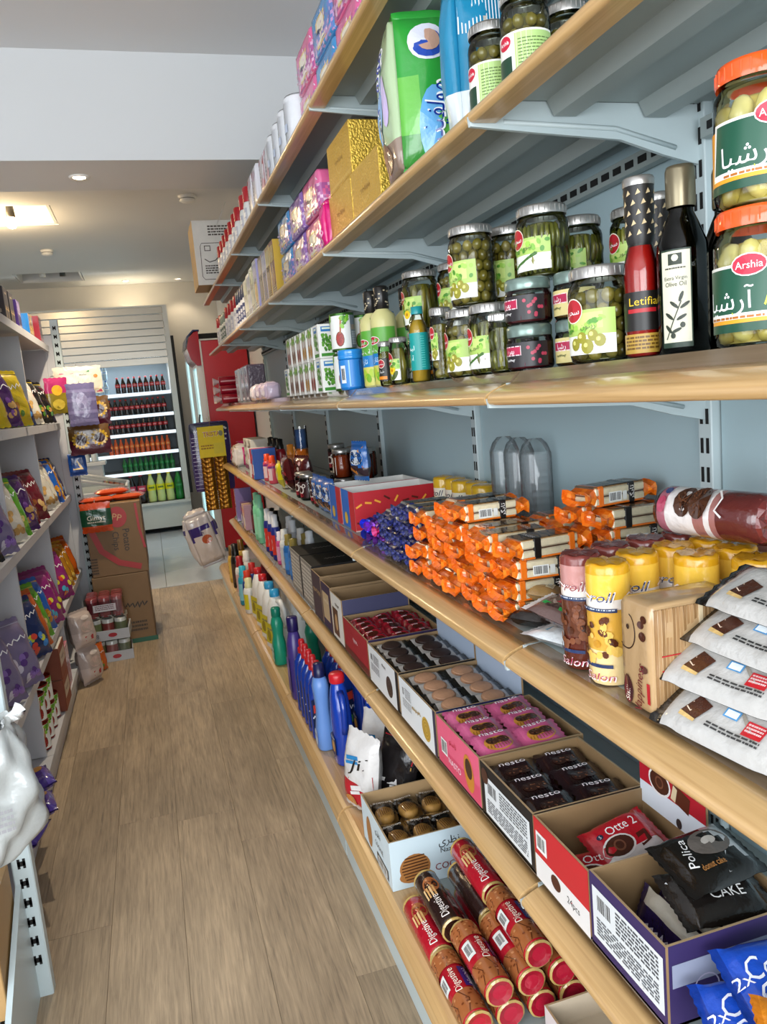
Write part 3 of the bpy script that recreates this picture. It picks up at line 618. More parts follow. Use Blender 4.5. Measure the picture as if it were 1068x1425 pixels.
def lemon_bottle():
    t = thing('lemon_juice_bottle', None, 'bottle')
    b = MB(); pr = [(.030, 0), (.034, .004), (.034, .165), (.031, .182), (.016, .196), (.0155, .2)]; b.lathe(pr, 24, 'cfc98a'); b.build('bottle_body', 'plastic', t)
    c = MB(); c.lathe([(.016, .196), (.0185, .198), (.0185, .25), (.016, .254), (0, .254)], 18, '1c1a18', close=False); p = Print(cyl_map(.0186, 0, -PI/2), c); rr = rnd(4)
    for i in range(26): p.ell(rr.uniform(-.05, .05), .203+rr.uniform(0, .045), .003, .002, 'b9ab8c', 6)
    c.build('cap', 'plastic', t)
    p = Print(cyl_map(.034, 0, -PI/2)); w = .06; p.rect(-w, .006, w, .150, '5ea63c', 18); p.poly([(-.045, .15), (-.02, .178), (.01, .15)], '5ea63c'); p.rect(-w, .055, w, .085, '1f7fc4', 18); p.rect(-w, .006, w, .055, 'd4cf6a', 18)
    for i in range(9): p.ell(-w+.012+i*.013, .026+(i % 2)*.012, .009, .013, ('7fb431', 'b5cf3c')[i % 2], 10, .4)
    p.ell(-.010, .118, .024, .011, 'ffffff', 14); p.ell(-.010, .118, .022, .0095, 'c01c34', 14); p.text(ARS, -.010, .118, .009, 'ffffff'); p.text('ﻮﻤﯿﻟ ﺏﺁ', -.006, .095, .010, 'ffffff'); p.text('ﻩﺯﺎﺗ', -.006, .070, .013, 'e6f5ff'); p.mb.build('label', 'label', t); return t
place('lemon', lemon_bottle, (.615, 1.985, zC), FACE*.7, 'tall lemon juice bottle with black neck band'); place('lemon', None, (.612, 2.075, zC), FACE*.7, 'lemon juice bottle second in the row, left of the tall near one')
place('lemon', None, (.70, 2.04, zC), FACE*.8, 'lemon juice bottle in the back row')
def capped(col, capc):
    def f():
        t = thing('sauce_bottle', None, 'bottle'); MB().lathe([(.025, 0), (.028, .004), (.028, .14), (.02, .165), (.016, .17)], 20, col).build('bottle_body', 'plastic', t)
        MB().lathe([(.0185, .168), (.0195, .17), (.0185, .205), (0, .207)], 18, capc, close=False).build('cap', 'plastic', t); p = Print(cyl_map(.028, 0, -PI/2)); p.rect(-.04, .03, .04, .12, '20242a', 12); p.ell(-.0, .09, .014, .012, 'c8202c'); p.mb.build('label', 'label', t); return t
    return f
place('bluecap', capped('2b2f36', '2b86c8'), (.68, 2.15, zC), FACE, 'dark sauce bottle with a blue cap behind the lemon juice')
def blue_tub():
    t = thing('plastic_tub', None, 'tub'); MB().lathe([(.033, 0), (.036, .004), (.036, .092)], 24, '1a74c2').build('tub_body', 'gloss', t)
    MB().lathe([(.0365, .088), (.0375, .09), (.0375, .097), (.0365, .098), (.0375, .1), (.0375, .11), (.0365, .114), (0, .115)], 24, '2f8fdc', close=False).build('lid', 'gloss', t)
    p = Print(cyl_map(.036, 0, -PI/2)); p.rect(-.05, .008, .05, .085, '2d86d4', 16); p.rect(-.012, .02, .006, .07, 'e8eef4', 3); p.bars(-.010, .024, .004, .066); p.rect(.016, .01, .020, .084, '8fc4ee'); p.poly([(.024, .01), (.05, .04), (.05, .085), (.036, .05)], '0f4f9c'); p.mb.build('label', 'label', t); return t
place('tub', blue_tub, (.585, 2.235, zC), FACE*.6, 'glossy blue tub with a barcode on its side')
def can(c, food, lid='3f6b2c', grey=False):
    def f():
        t = thing('food_can', None, 'can'); r, h = .037, .110
        b = MB(); b.lathe([(r*.97, 0), (r, .002), (r, .004), (r*.98, .006), (r*.98, h-.006), (r, h-.004), (r, h-.001), (r*.95, h), (r*.94, h-.003), (0, h-.003)], 26, lid, close=False); b.build('can_body', 'steelcol', t)
        p = Print(cyl_map(r*.985, 0, -PI/2)); w = r*3.0; p.rect(-w, .007, w, h-.008, 'eef0ea', 24)
        for s in (-.030, .030):
            p.ell(s-.006, .034, .013, .022, '7a3b1a', 14); p.ell(s-.006, .034, .0105, .019, food, 14); rr = rnd(2)
            for i in range(14): p.ell(s-.006+rr.uniform(-.008, .008), .034+rr.uniform(-.014, .014), .003, .003, c, 6)
            p.line([(s-.004, .05), (s, .095)], .005, 'a8622c')
            for i in range(8): p.ell(s+.008+rr.uniform(-.01, .012), .082+rr.uniform(-.012, .016), .006, .008, rr.choice(['6fb52c', '8fcb40', '4d8f22']), 7, rr.uniform(0, 3))
        if grey: p.rect(.058, .007, .090, h-.008, '6f7a80', 5); p.rect(.062, .06, .086, .075, 'e6a52c', 3); p.scribble(.062, .015, .086, .055, 8, 'c9d0d2', 3)
        p.mb.build('label', 'label', t); return t
    return f
mat('steelcol', .3, .6)
place('canP', can('8f1c14', 'a8231a', grey=True), (.592, 2.325, zC+.1165), FACE*.75, 'bean can with a red spoon picture on top of the blue tub'); place('canP', None, (.667, 2.365, zC), FACE*.75, 'bean can behind the blue tub')
place('canP', None, (.592, 2.325, zC), FACE*.8, 'bean can on the shelf under another bean can')
place('canG', can('3f7a24', '4f8f2c'), (.667, 2.365, zC+.1115), FACE*.8, 'green pea can stacked behind the red bean can')
# tall cartons of dry beans and peas, two tiers
def carton(c, food, kind):
    def f():
        t = thing('bean_carton', None, 'carton'); w, d, h = .080, .055, .108
        MB().bbox((0, 0, h/2), (w, d, h), .0015, 'f2f2ec').build('carton_body', 'card', t)
        p = Print(plane_map((0, -d/2, 0), (1, 0, 0), (0, 0, 1))); rr = rnd(len(c)+kind)
        if kind == 0:
            for s in (-.018, .018):
                p.ell(s, .032, .014, .024, '8a4a1c', 14); p.ell(s, .032, .0115, .021, food, 14)
                for i in range(14): p.ell(s+rr.uniform(-.008, .008), .032+rr.uniform(-.015, .015), .0035, .0035, c, 6)
                p.line([(s, .05), (s+.003, .098)], .006, 'a8622c')
            for i in range(16): p.ell(rr.uniform(-.038, .038), .09+rr.uniform(-.014, .014), .006, .008, rr.choice(['6fb52c', '8fcb40', '4d8f22']), 7, rr.uniform(0, 3))
        else:
            for i in range(34): p.ell(rr.uniform(-.022, .022), .05+rr.uniform(-.026, .026), .006, .006, rr.choice([c, food]), 7)
            p.rect(-.02, .082, .02, .1, '2f7fc0'); p.rect(-.016, .090, .016, .097, 'e8f4e0'); p.rect(-.03, .006, .03, .016, '3f8f2c')
        p.mb.build('print', 'label', t); q = Print(plane_map((w/2, 0, 0), (0, 1, 0), (0, 0, 1)))
        for i in range(40): q.ell(rr.uniform(-.018, .018), .05+rr.uniform(-.026, .026), .0045, .0055, rr.choice([c, food]), 7)
        q.rect(-.018, .084, .018, .100, '2f7fc0'); q.rect(-.014, .091, .014, .097, 'e8f4e0'); q.rect(-.022, .006, .022, .016, '3f8f2c'); q.mb.build('side_print', 'label', t); return t
    return f
CT = {'peas': carton('3c7a20', '5fa030', 1), 'lentil': carton('c98a1c', 'd9a02c', 0), 'bean': carton('8a2018', 'a83020', 0), 'chick': carton('6b3c1c', '8a5424', 0)}
zz = (zC, zC+.109); NMS = {'peas': 'green peas', 'lentil': 'yellow split peas', 'bean': 'red beans', 'chick': 'brown lentils'}
for tier, row in enumerate((['peas', 'bean', 'lentil', 'bean', 'chick', 'chick', 'peas'], ['peas', 'lentil', 'lentil', 'bean', 'chick', 'bean'])):
    for i, k in enumerate(row):
        place('ct'+k, CT[k], (.583, 2.545+i*.102, zz[tier]), FACE, 'carton of %s, %s from the blue tub in the %s tier' % (NMS[k], ORD[i], ('lower', 'upper')[tier]), 'cartons of pulses in two tiers')
def clearbox(w, d, h, c):
    def f():
        t = thing('film_wrapped_pack', None, 'pack'); MB().bbox((0, 0, h/2), (w, d, h), .006, c).build('pack_body', 'film', t)
        p = Print(plane_map((0, -d/2, 0), (1, 0, 0), (0, 0, 1))); p.rect(-w*.36, h*.04, -w*.30, h*.96, 'c9ccd4'); p.rect(w*.30, h*.04, w*.38, h*.96, 'c9ccd4'); p.ell(-.02, h*.6, .016, .02, 'b9a6b8'); p.ell(.02, h*.55, .016, .02, 'c9b6c2'); p.rect(-w*.25, h*.05, w*.25, h*.12, 'e6e2ea'); p.mb.build('print', 'film', t); return t
    return f
for i, (y, c, l) in enumerate(((4.50, '4b3f4e', 'dark film-wrapped toiletry pack nearest the pink packs'), (4.68, '6a6a74', 'dark film-wrapped toiletry pack in the middle of three'), (4.95, '8f939c', 'silver film-wrapped toiletry pack next to the red candy rolls'))): place('clear%d' % i, clearbox(.16, .10, .20, c), (.61, y, zC), FACE, l)
# ================================================================= shelves A and B
def puff(w, d, h, bul, col, n=8, rnd_=.012, wr=0., seed=1):
    """soft-sided box standing on z = 0; returns builder and a print map per face ('f' front -y, 'l' left -x, 't' top, 'r' +x)"""
    rr = rnd(seed); ph = [rr.uniform(0, 6) for _ in range(6)]
    H = (w/2, d/2, h/2)
    def pos(fa, a, b, e=0.):
        q = {'f': (a, -1, b), 'k': (-a, 1, b), 'l': (-1, -a, b), 'r': (1, a, b), 't': (a, b, 1), 'o': (a, -b, -1)}[fa]
        nx = {'f': (0, -1, 0), 'k': (0, 1, 0), 'l': (-1, 0, 0), 'r': (1, 0, 0), 't': (0, 0, 1), 'o': (0, 0, -1)}[fa]
        g = (1-a*a)*(1-b*b); bb = bul*(1 if fa != 'o' else 0)*g+e+(wr*math.sin(5*a+ph[0]+2*b)*math.sin(6*b+ph[1]-3*a) if fa != 'o' else 0)*min(1, g*2)
        ed = sum(1 for t in q if abs(t) > .985); k = rnd_ if ed >= 2 else 0
        return tuple(q[i]*(H[i]-k*.5)+nx[i]*bb+(H[2] if i == 2 else 0) for i in range(3))
    b = MB()
    us = [-1, -.9]+[-.9+1.8*i/n for i in range(1, n)]+[.9, 1]; m = len(us)
    for fa in 'fklrto':
        vs = [pos(fa, us[i], us[j]) for j in range(m) for i in range(m)]
        fs = [(j*m+i, j*m+i+1, j*m+m+i+1, j*m+m+i) for j in range(m-1) for i in range(m-1)]
        cf = [(col(fa, (us[i]+us[i+1])/2, (us[j]+us[j+1])/2) if callable(col) else col) for j in range(m-1) for i in range(m-1)]
        b.add(vs, fs, cf, True)
    dim = {'f': (w, h), 'l': (d, h), 't': (w, d), 'r': (d, h), 'k': (w, h)}
    def mp(fa):
        W_, H_ = dim[fa]; return lambda u, v, e: pos(fa, max(-1, min(1, u*2/W_)), max(-1, min(1, v*2/H_)), e)
    return b, mp
zB, zA = ZS['B']+.001, ZS['A']+.001
def diaper_pack():
    t = thing('diaper_pack', None, 'pack')
    def c(fa, a, b):
        if fa in 'tk': return '2f9a3a'
        if fa == 'l': return 'a8bd96' if b > -.5 else '8f7a6c'
        return '2f9a3a' if (a > -.45 or b > .2) and not (a > .0 and b < -.25) else ('68b84a' if b > -.6 else '3f8f3a')
    b, mp = puff(.150, .175, .30, .022, c, 10, .02, .004); 
    p = Print(mp('f'), b, .0012); p.ell(-.004, .088, .040, .036, 'e4e6f4', 18); p.ell(-.004, .085, .032, .028, '2a4fb0', 14); p.ell(-.002, .091, .023, .022, 'c8a08c', 14)
    p.ell(.004, -.068, .036, .075, '6fb4e8', 18); p.text('ﺲﮑﯿﻔﻟﻮﻣ', -.002, -.062, .044, 'ffffff', rot=1.45, fit=.160); p.text('ﺲﮑﯿﻔﻟﻮﻣ', -.002, -.062, .036, '16308f', rot=1.45, fit=.146); p.text('ﯼﺭﺰﯿﻟﺍ', .040, .035, .016, 'd9f0d4', rot=1.45, fit=.07); p.ell(.038, -.012, .008, .012, 'e8f4e2')
    q = Print(mp('l'), b, .0012); q.ell(0, .02, .030, .105, '7fb0e4', 18); q.text('ﺲﮑﯿﻔﻟﻮﻣ', 0, .02, .042, 'ffffff', rot=1.45, fit=.185); q.text('ﺲﮑﯿﻔﻟﻮﻣ', 0, .02, .033, '2338a0', rot=1.45, fit=.168); q.ell(0, -.10, .045, .03, '8a6450', 12); q.ell(.05, .0, .012, .05, 'c6b4da', 12)
    b.build('pack_body', 'wrap', t)
    s = MB(); s.grid(lambda u, v: ((u-.5)*.10*(1-v*.3), (v-.5)*.03+.01, .295+.025*math.sin(PI*v)), 6, 4, 'dfe8dc'); s.build('top_seal', 'wrap', t); return t
place('diaper', diaper_pack, (.640, 1.64, zB+.003), (0, 0, FACE*.12), 'big green diaper pack with blue lettering on the second shelf')
def blue_pack():
    t = thing('diaper_pack', None, 'pack'); b, mp = puff(.095, .06, .27, .018, lambda fa, a, b: ('1d7fa6' if b > -.55 else 'd5dde0') if fa in 'flr' else '2a8cb4', 8, .015, .003)
    p = Print(mp('f'), b, .0012)
    for i in range(14): p.line([(-.042+i*.006, .03), (-.039+i*.006, .125)], .002, 'dfe9ee')
    p.line([(.025, .05), (.022, -.01), (.0, -.04), (-.025, -.035)], .022, 'eadfd0'); p.line([(.0, .045), (.05, .06)], .016, 'eadfd0'); p.ell(.028, -.035, .013, .013, 'd22a30'); p.poly([(-.03, -.085), (.01, -.075), (.01, -.058), (-.03, -.068)], 'f2d8d4')
    b.build('pack_body', 'wrap', t); return t
place('bluepack', blue_pack, (.640, 1.372, zB+.002), FACE*.05, 'blue and white diaper pack between the green pack and the olive jars')
def lab_green(p, r, h):
    w = r*1.4; p.rect(-w, h*.15, w, h*.58, 'efefe6', 14); p.rect(-w*.2, h*.17, w, h*.56, 'b4d483', 9); p.scribble(-w*.1, h*.22, w*.9, h*.5, 9, '5d7a3c', 5, .35); p.ell(-w*.55, h*.50, .013, .010, 'c8193a'); p.text('Arshia', -w*.55, h*.50, .006, 'ffffff', fit=.02); p.rect(-w, h*.15, -w*.3, h*.36, '1c3f2c', 5)
GJ = J('gj', .0385, .150, 'olive', ST, lab_green)
place('gj', GJ, (.622, 1.275, zB), FACE*.5, 'olive jar with pale green label beside the blue diaper pack'); place('gj', None, (.628, 1.165, zB), FACE*.42, 'olive jar with pale green label nearest, cut by the picture top'); place('gj', None, (.72, 1.20, zB), FACE*.6, 'olive jar with pale green label in the back row')
def gold_box(L):
    def f():
        t = thing('tissue_box', None, 'tissue box'); h = .13
        b = MB(); b.bbox((0, 0, h/2), (L, .115, h), .002, 'e8c050'); b.build('box_body', 'goldfoil', t)
        p = Print(plane_map((0, -.0575, h/2), (1, 0, 0), (0, 0, 1))); p.ring(0, 0, .030, .034, 'f0cf6a'); p.text('Simin', 0, 0, .022, 'b8821a', slant=.2); p.rect(-L*.48, -.058, L*.48, -.050, 'f0cf6a'); p.mb.build('print', 'goldfoil', t)
        MB().lathe([(.055, h), (.055, h+.0006)], 20, 'ba8c2a', sq=(1, .5)).build('opening_flap', 'goldfoil', t); return t
    return f
GB = gold_box(.245)
place('gold', GB, (.635, 1.915, zB), FACE, 'gold tissue box of the lower row beside the green diaper pack'); place('gold', None, (.635, 2.165, zB), FACE, 'gold tissue box of the lower row beside the magenta bag')
place('gold', None, (.638, 2.15, zB+.1315), FACE, 'gold tissue box on top of the lower gold boxes')
def soft_tissue(c1, c2, c3):
    def f():
        t = thing('tissue_pack', None, 'tissue pack'); rr = rnd(9); pal = [c1, c2, c3, c2]
        b, mp = puff(.228, .11, .118, .004, lambda fa, a, bb: (c1 if bb > .35 or fa in 'tk' else pal[int(abs(math.sin(a*31+bb*17)*99)) % 4]), 12, .008, .002)
        p = Print(mp('f'), b, .0009); p.rect(-.052, -.042, .052, .024, 'f0ce84', 4); p.rect(-.045, -.036, .045, .018, 'f7ecd2', 4); p.text('Softlan', 0, -.008, .020, '2d3550', fit=.07)
        for i in range(26): p.ell(rr.uniform(-.11, .11), rr.uniform(-.052, .03), .005, .003, rr.choice(['f3d9ea', c3, c1]), 6, rr.uniform(0, 3))
        b.build('pack_body', 'wrap', t); return t
    return f
TS = {'pink': soft_tissue('e0679a', 'b25f9c', 'e8b6d4'), 'purple': soft_tissue('8a62b0', 'a878c0', 'd9c2e6'), 'blue': soft_tissue('3f8fc8', '6a80c0', 'c49ac8')}
for k, y, z in (('pink', 2.51, 0), ('purple', 2.755, 0), ('blue', 3.0, 0), ('pink', 2.50, 1), ('purple', 2.75, 1), ('blue', 3.005, 1)):
    place('ts'+k, TS[k], (.628, y, zB+z*.127), FACE, '%s printed tissue pack in the %s row of the tissue stack' % (k, ('lower', 'upper')[z]), 'tissue packs stacked on the second shelf')
def bagm():
    t = thing('small_bag', None, 'bag'); b, mp = puff(.055, .05, .13, .012, 'd81b78', 6, .012, .004); p = Print(mp('f'), b, .001); p.ell(.005, -.02, .012, .012, 'f7b6d8', 8); p.ell(.0, -.04, .01, .012, 'f7c6de', 8); b.build('bag_body', 'wrap', t)
    MB().grid(lambda u, v: ((u-.5)*.05, 0, .12+v*.03), 4, 2, 'd81b78').build('top_seal', 'wrap', t); return t
place('mag', bagm, (.592, 2.335, zB), FACE, 'small magenta bag between the gold and pink tissue packs')
def tall_carton(w, d, h, cols, txt, tc):
    def f():
        t = thing('carton', None, 'carton'); MB().bbox((0, 0, h/2), (w, d, h), .001, cols[0], [cols[0], cols[0], cols[1], cols[0], cols[2], cols[2]]).build('carton_body', 'gloss', t)
        p = Print(plane_map((0, -d/2, h/2), (1, 0, 0), (0, 0, 1))); p.rect(-w*.42, h*.12, w*.42, h*.42, cols[2]); p.ell(0, -h*.15, w*.36, w*.42, cols[3], 14); p.text(txt, 0, h*.06, w*.28, tc, rot=PI/2 if len(txt) > 6 else 0, fit=h*.5 if len(txt) > 6 else w*.7); p.scribble(-w*.4, -h*.46, w*.4, -h*.34, 3, tc, 2); p.mb.build('print', 'gloss', t)
        return t
    return f
y = 3.24
for i, (c, tx, tc, l) in enumerate(((('7a1c18', '8f2a1e', 'd9b24a', 'c98a4a'), 'Delight', 'f2e2b0', 'dark red and gold carton next to the blue tissue packs'), (('d9b35c', 'c99a44', 'f0d890', '8f5a24'), 'Ghazal', '5a2a14', 'gold carton with a brown picture'), (('8f86b0', 'a49cc0', 'dcd6e8', '6a5f94'), 'Toilet', '2f2a4a', 'lilac carton with small dark lettering'), (('8a6a5a', 'a5876e', 'd9c2a4', '5f4636'), 'Coffee', '2c1c12', 'brown carton with a pale panel'))):
    place('tc%d' % i, tall_carton(.105, .08, .205, c, tx, tc), (.60, y+i*.112, zB), FACE, l+' on the second shelf')
for i in range(4):
    c = [('dfe3ea', 'dfe3ea', 'b4b0e0', 'e0a83a'), ('d6dccb', 'e0e6d6', 'a8b890', 'cfd6c0'), ('e4e8ec', 'e4e8ec', '9cb0d8', 'c8d0e8'), ('cfd4c4', 'd8ddd0', 'b8c0a4', 'e6e8dc')][i]
    place('wp%d' % i, tall_carton(.12, .09, .215-.01*i, c, 'Dafi', '5a5f8a'), (.60, 3.715+i*.128, zB), FACE, 'pale pack of wipes, %s of four after the brown carton' % ORD[i])
def shampoo(cb, cc, lbl, h=.19):
    def f():
        t = thing('shampoo_bottle', None, 'bottle'); MB().lathe([(.028, 0), (.032, .004), (.032, h*.55), (.028, h*.63), (.022, h*.66)], 20, cb, sq=(1.1, .75)).build('bottle_body', 'plastic', t)
        MB().lathe([(.030, h*.64), (.031, h*.66), (.029, h*.97), (.024, h), (0, h)], 20, cc, sq=(1.05, .75), close=False).build('cap', 'plastic', t)
        p = Print(lambda u, v, e: ((.0352+e)*math.sin(u/.035), -(.0242+e)*math.cos(u/.035), v)); p.rect(-.034, .02, .034, h*.5, lbl, 12); p.rect(-.026, h*.30, .026, h*.40, 'ffffff', 6); p.scribble(-.024, .03, .024, h*.26, 4, 'ffffff', 3); p.mb.build('label', 'label', t)
        c = Print(lambda u, v, e: ((.032+e)*math.sin(u/.032), -(.0228+e)*math.cos(u/.032), v)); c.ell(0, h*.82, .012, .016, 'ffffff', 12); c.ell(0, h*.82, .009, .012, cc, 12); c.mb.build('emblem', 'label', t); return t
    return f
RW = shampoo('eeeeea', 'b3202a', 'c7c9d4'); DK = shampoo('e6e8ec', '283558', '3a4470'); CK = shampoo('d9dcd6', '8a9a8f', '5d6f66', .175)
for i, y in enumerate((4.24, 4.34, 4.44, 4.54)): place('dk', DK, (.578, y, zB), FACE, 'white bottle with navy cap, %s from the pale wipes' % ORD[i])
for i, y in enumerate((4.68, 4.86, 5.02, 5.2, 5.62, 5.8)): place('rw', RW, (.58, y, zB), FACE, 'white bottle with tall red cap, %s in the second-shelf row' % ORD[i])
for i, y in enumerate((5.32, 5.42, 5.52)): place('ck', CK, (.578, y, zB), FACE, 'checked grey-green bottle, %s of three among red-capped ones' % ORD[i])
# top shelf
for i, (k, y) in enumerate((('blue', 1.72), ('pink', 1.96), ('blue', 2.2), ('pink', 2.44))):
    for z in (0, 1): place('ts'+k, None, (.635, y, zA+z*.127), FACE, '%s tissue pack in the %s row on the top shelf, %s from the beam end' % (k, ('lower', 'upper')[z], ORD[3-i]), 'tissue packs on the top shelf')
def roll_pack():
    t = thing('paper_roll', None, 'paper roll'); MB().lathe([(.05, 0), (.055, .004), (.055, .15), (.05, .156), (.02, .156), (.02, .14)], 22, 'e9ebee').build('roll_body', 'paper', t); MB().lathe([(.0562, .0), (.057, .03), (.057, .13), (.05, .1585), (.02, .159)], 20, 'ffffff', close=False).build('film_wrap', 'clear_film', t)
    p = Print(cyl_map(.0572, 0, -PI/2)); p.rect(-.04, .05, .02, .075, 'c7d2e6', 8); p.mb.build('print', 'label', t); return t
for i, y in enumerate((2.63, 2.755, 2.88, 3.005)): place('proll', roll_pack, (.60, y, zA), FACE, 'white kitchen paper roll, %s from the tissue packs on the top shelf' % ORD[i])
def white_pack(txt, red):
    def f():
        t = thing('soap_powder_pack', None, 'pack'); b, mp = puff(.124, .08, .185, .006, 'e6e4ea', 6, .01, .002); p = Print(mp('f'), b, .0009)
        p.text(txt, -.035, -.01, .030, '3a3040', rot=PI/2, fit=.13); p.scribble(-.01, -.07, .0, .04, 8, '8a7f90', 2); p.ell(-.035, .07, .013, .013, 'c01c38', 12)
        if red: p.poly([(0, -.08), (.06, -.08), (.06, .08), (.03, .06)], 'c42430'); p.ell(.03, -.03, .02, .03, 'e9b9c0', 10)
        else: p.ell(.02, .05, .03, .02, 'd9c6d8', 12)
        b.build('pack_body', 'wrap', t); return t
    return f
place('wr', white_pack('Decor', True), (.61, 3.17, zA), FACE, 'white pack with red flame print on the top shelf'); place('wr', None, (.61, 3.31, zA), FACE, 'white pack with red print, second of its pair on the top shelf')
place('dec', white_pack('DECOR', False), (.60, 3.47, zA), FACE, 'white pack lettered in dark capitals on the top shelf'); place('dec', None, (.60, 3.61, zA), FACE, 'white lettered pack half hidden, nearest the red-capped bottles')
for i, y in enumerate((3.80, 3.95, 4.18, 4.32, 4.50, 4.68, 4.84, 5.0, 5.16)): place('rw', None, (.575, y, zA), FACE, 'white bottle with tall red cap, %s in the top-shelf row' % ORD[i])
def big_carton():
    t = thing('cardboard_box', None, 'box'); MB().bbox((0, 0, .205), (.30, .36, .41), .002, 'd3d0c8', ['b39a74', 'dcdad4', 'dad8d2', 'd8d6d0', 'c9ab7c', 'd8d6d0']).build('box_body', 'card', t)
    p = Print(plane_map((0, -.18, .205), (1, 0, 0), (0, 0, 1)), eps=.001); c = '4a4038'
    p.line([(-.11, .04), (-.10, .06), (.10, .06), (.115, .04), (.115, -.15), (.10, -.17), (-.10, -.17), (-.115, -.15), (-.11, .04)], .004, c); p.rect(-.085, .01, -.045, .045, c); p.rect(-.08, .015, -.05, .04, 'dad8d2'); p.line([(-.09, -.04), (-.06, -.06), (-.02, -.05), (0, -.03)], .006, c); p.scribble(-.09, -.14, .06, -.08, 4, c, 4); p.scribble(-.05, .10, .12, .17, 4, c, 5); p.mb.build('print', 'label', t)
    q = Print(plane_map((-.15, 0, .205), (0, -1, 0), (0, 0, 1)), eps=.001); q.line([(-.10, -.1), (-.05, .05), (.02, -.02), (.1, .08)], .006, '6a4c2c'); q.rect(-.03, -.205, .03, .205, 'bd9c6a'); q.mb.build('tape', 'label', t)
    f = MB(); f.box((0, 0, 0), (.16, .36, .004), 'cfcdc6'); fo = f.build('flap', 'card', t, (.05, 0, .45)); fo.rotation_euler = (0, -1.1, 0); return t
place('bigbox', big_carton, (.585, 5.60, zA), 0, 'white printed cardboard box at the far end of the top shelf')
# far end of shelf C
def soft_pink(c, c2):
    def f():
        t = thing('soft_pack', None, 'pack'); b, mp = puff(.16, .07, .07, .012, c, 6, .012, .004); p = Print(mp('f'), b, .001); p.rect(-.03, -.03, .03, .03, c2, 3); p.ell(.05, 0, .02, .02, 'f2e6ee', 10); b.build('pack_body', 'wrap', t); return t
    return f
place('sp1', soft_pink('cdb8cc', 'e0a08a'), (.575, 3.94, zC), FACE, 'small pinkish pack with an orange panel near the film-wrapped packs'); place('sp2', soft_pink('d6c3d8', 'c9a6cc'), (.575, 3.75, zC), FACE, 'small lilac pack beside the pulse cartons'); place('sp3', soft_pink('e4dce4', 'c4b4d4'), (.575, 4.13, zC), FACE, 'small white-lilac pack before the film-wrapped packs')
def candy_roll():
    t = thing('candy_roll', None, 'roll'); MB().lathe([(.03, -.10), (.033, -.097), (.033, .097), (.03, .10)], 16, 'a3142c', axis='x', c=(0, 0, .034)).build('roll_body', 'wrap', t)
    for s in (-1, 1): MB().lathe([(.008, s*.10), (.012, s*.108), (.026, s*.135), (.03, s*.14)][::s], 12, 'ead6d6', axis='x', c=(0, 0, .034), close=False).build('twist_end', 'wrap', t)
    p = Print(cyl_map(.0332, 0, -PI/2, 'x', (0, 0, .034))); p.rect(-.004, -.09, .004, .09, 'e8a0a8', 1); p.mb.build('stripe', 'wrap', t); return t
k = 0
for i, (n, z) in enumerate(((3, 0), (2, .0605), (1, .121))):
    for j in range(n):
        place('cr', candy_roll, (.61, 5.55+j*.07+i*.035, zC+z), 0, 'red paper roll with white twisted ends, %s in the pyramid' % ORD[k], 'red twisted rolls at the end of the jar shelf'); k += 1
# ================================================================= shelf D: cakes, biscuits, jam
zD = ZS['D']+.0015
def packet(L, Wd, T, col, seal=.012, nx=18, ny=10, wr=.0012, sealcol=None, seed=1, teeth=0):
    """sealed pillow packet lying on z = 0, long side x; returns builder and a map for print on its top"""
    rr = rnd(seed); ph = [rr.uniform(0, 6) for _ in range(4)]; li = L/2-seal
    def zt(u, v):
        a = abs(u); e = max(0, 1-(a/li)**5) if a < li else 0; s = max(0, 1-abs(2*v/Wd)**4); f = math.sqrt(e*s)
        return T/2*f+wr*math.sin(70*u+ph[0]+30*v)*math.sin(80*v+ph[1]-25*u)*f
    wd = lambda u: 1-.10*(max(0, 1-abs(abs(u)-li*.8)/(li*.2)))*.6
    b = MB(); sc = sealcol or (lambda: None)
    def cf(u, v):
        x = (u-.5)*L
        if abs(x) > li and sealcol: return sealcol
        return col(x, (v-.5)*Wd) if callable(col) else col
    for sg in (1, -1):
        def fn(u, v, sg=sg):
            x, y = (u-.5)*L, (v-.5)*Wd; ex = 0
            if teeth and (u < 1e-6 or u > 1-1e-6): ex = (.003 if int(round(v*ny)) % 2 else -.001)*(1 if u > .5 else -1)
            return (x+ex, y*wd(x) if sg > 0 else -y*wd(x), T/2+sg*zt(x, y)+(.0004*sg))
        b.grid(fn, nx, ny, cf if sg > 0 else (lambda u, v: cf(u, 1-v)))
    return b, (lambda u, v, h: (u, v*wd(u), T/2+zt(u, v)+.0004+h))
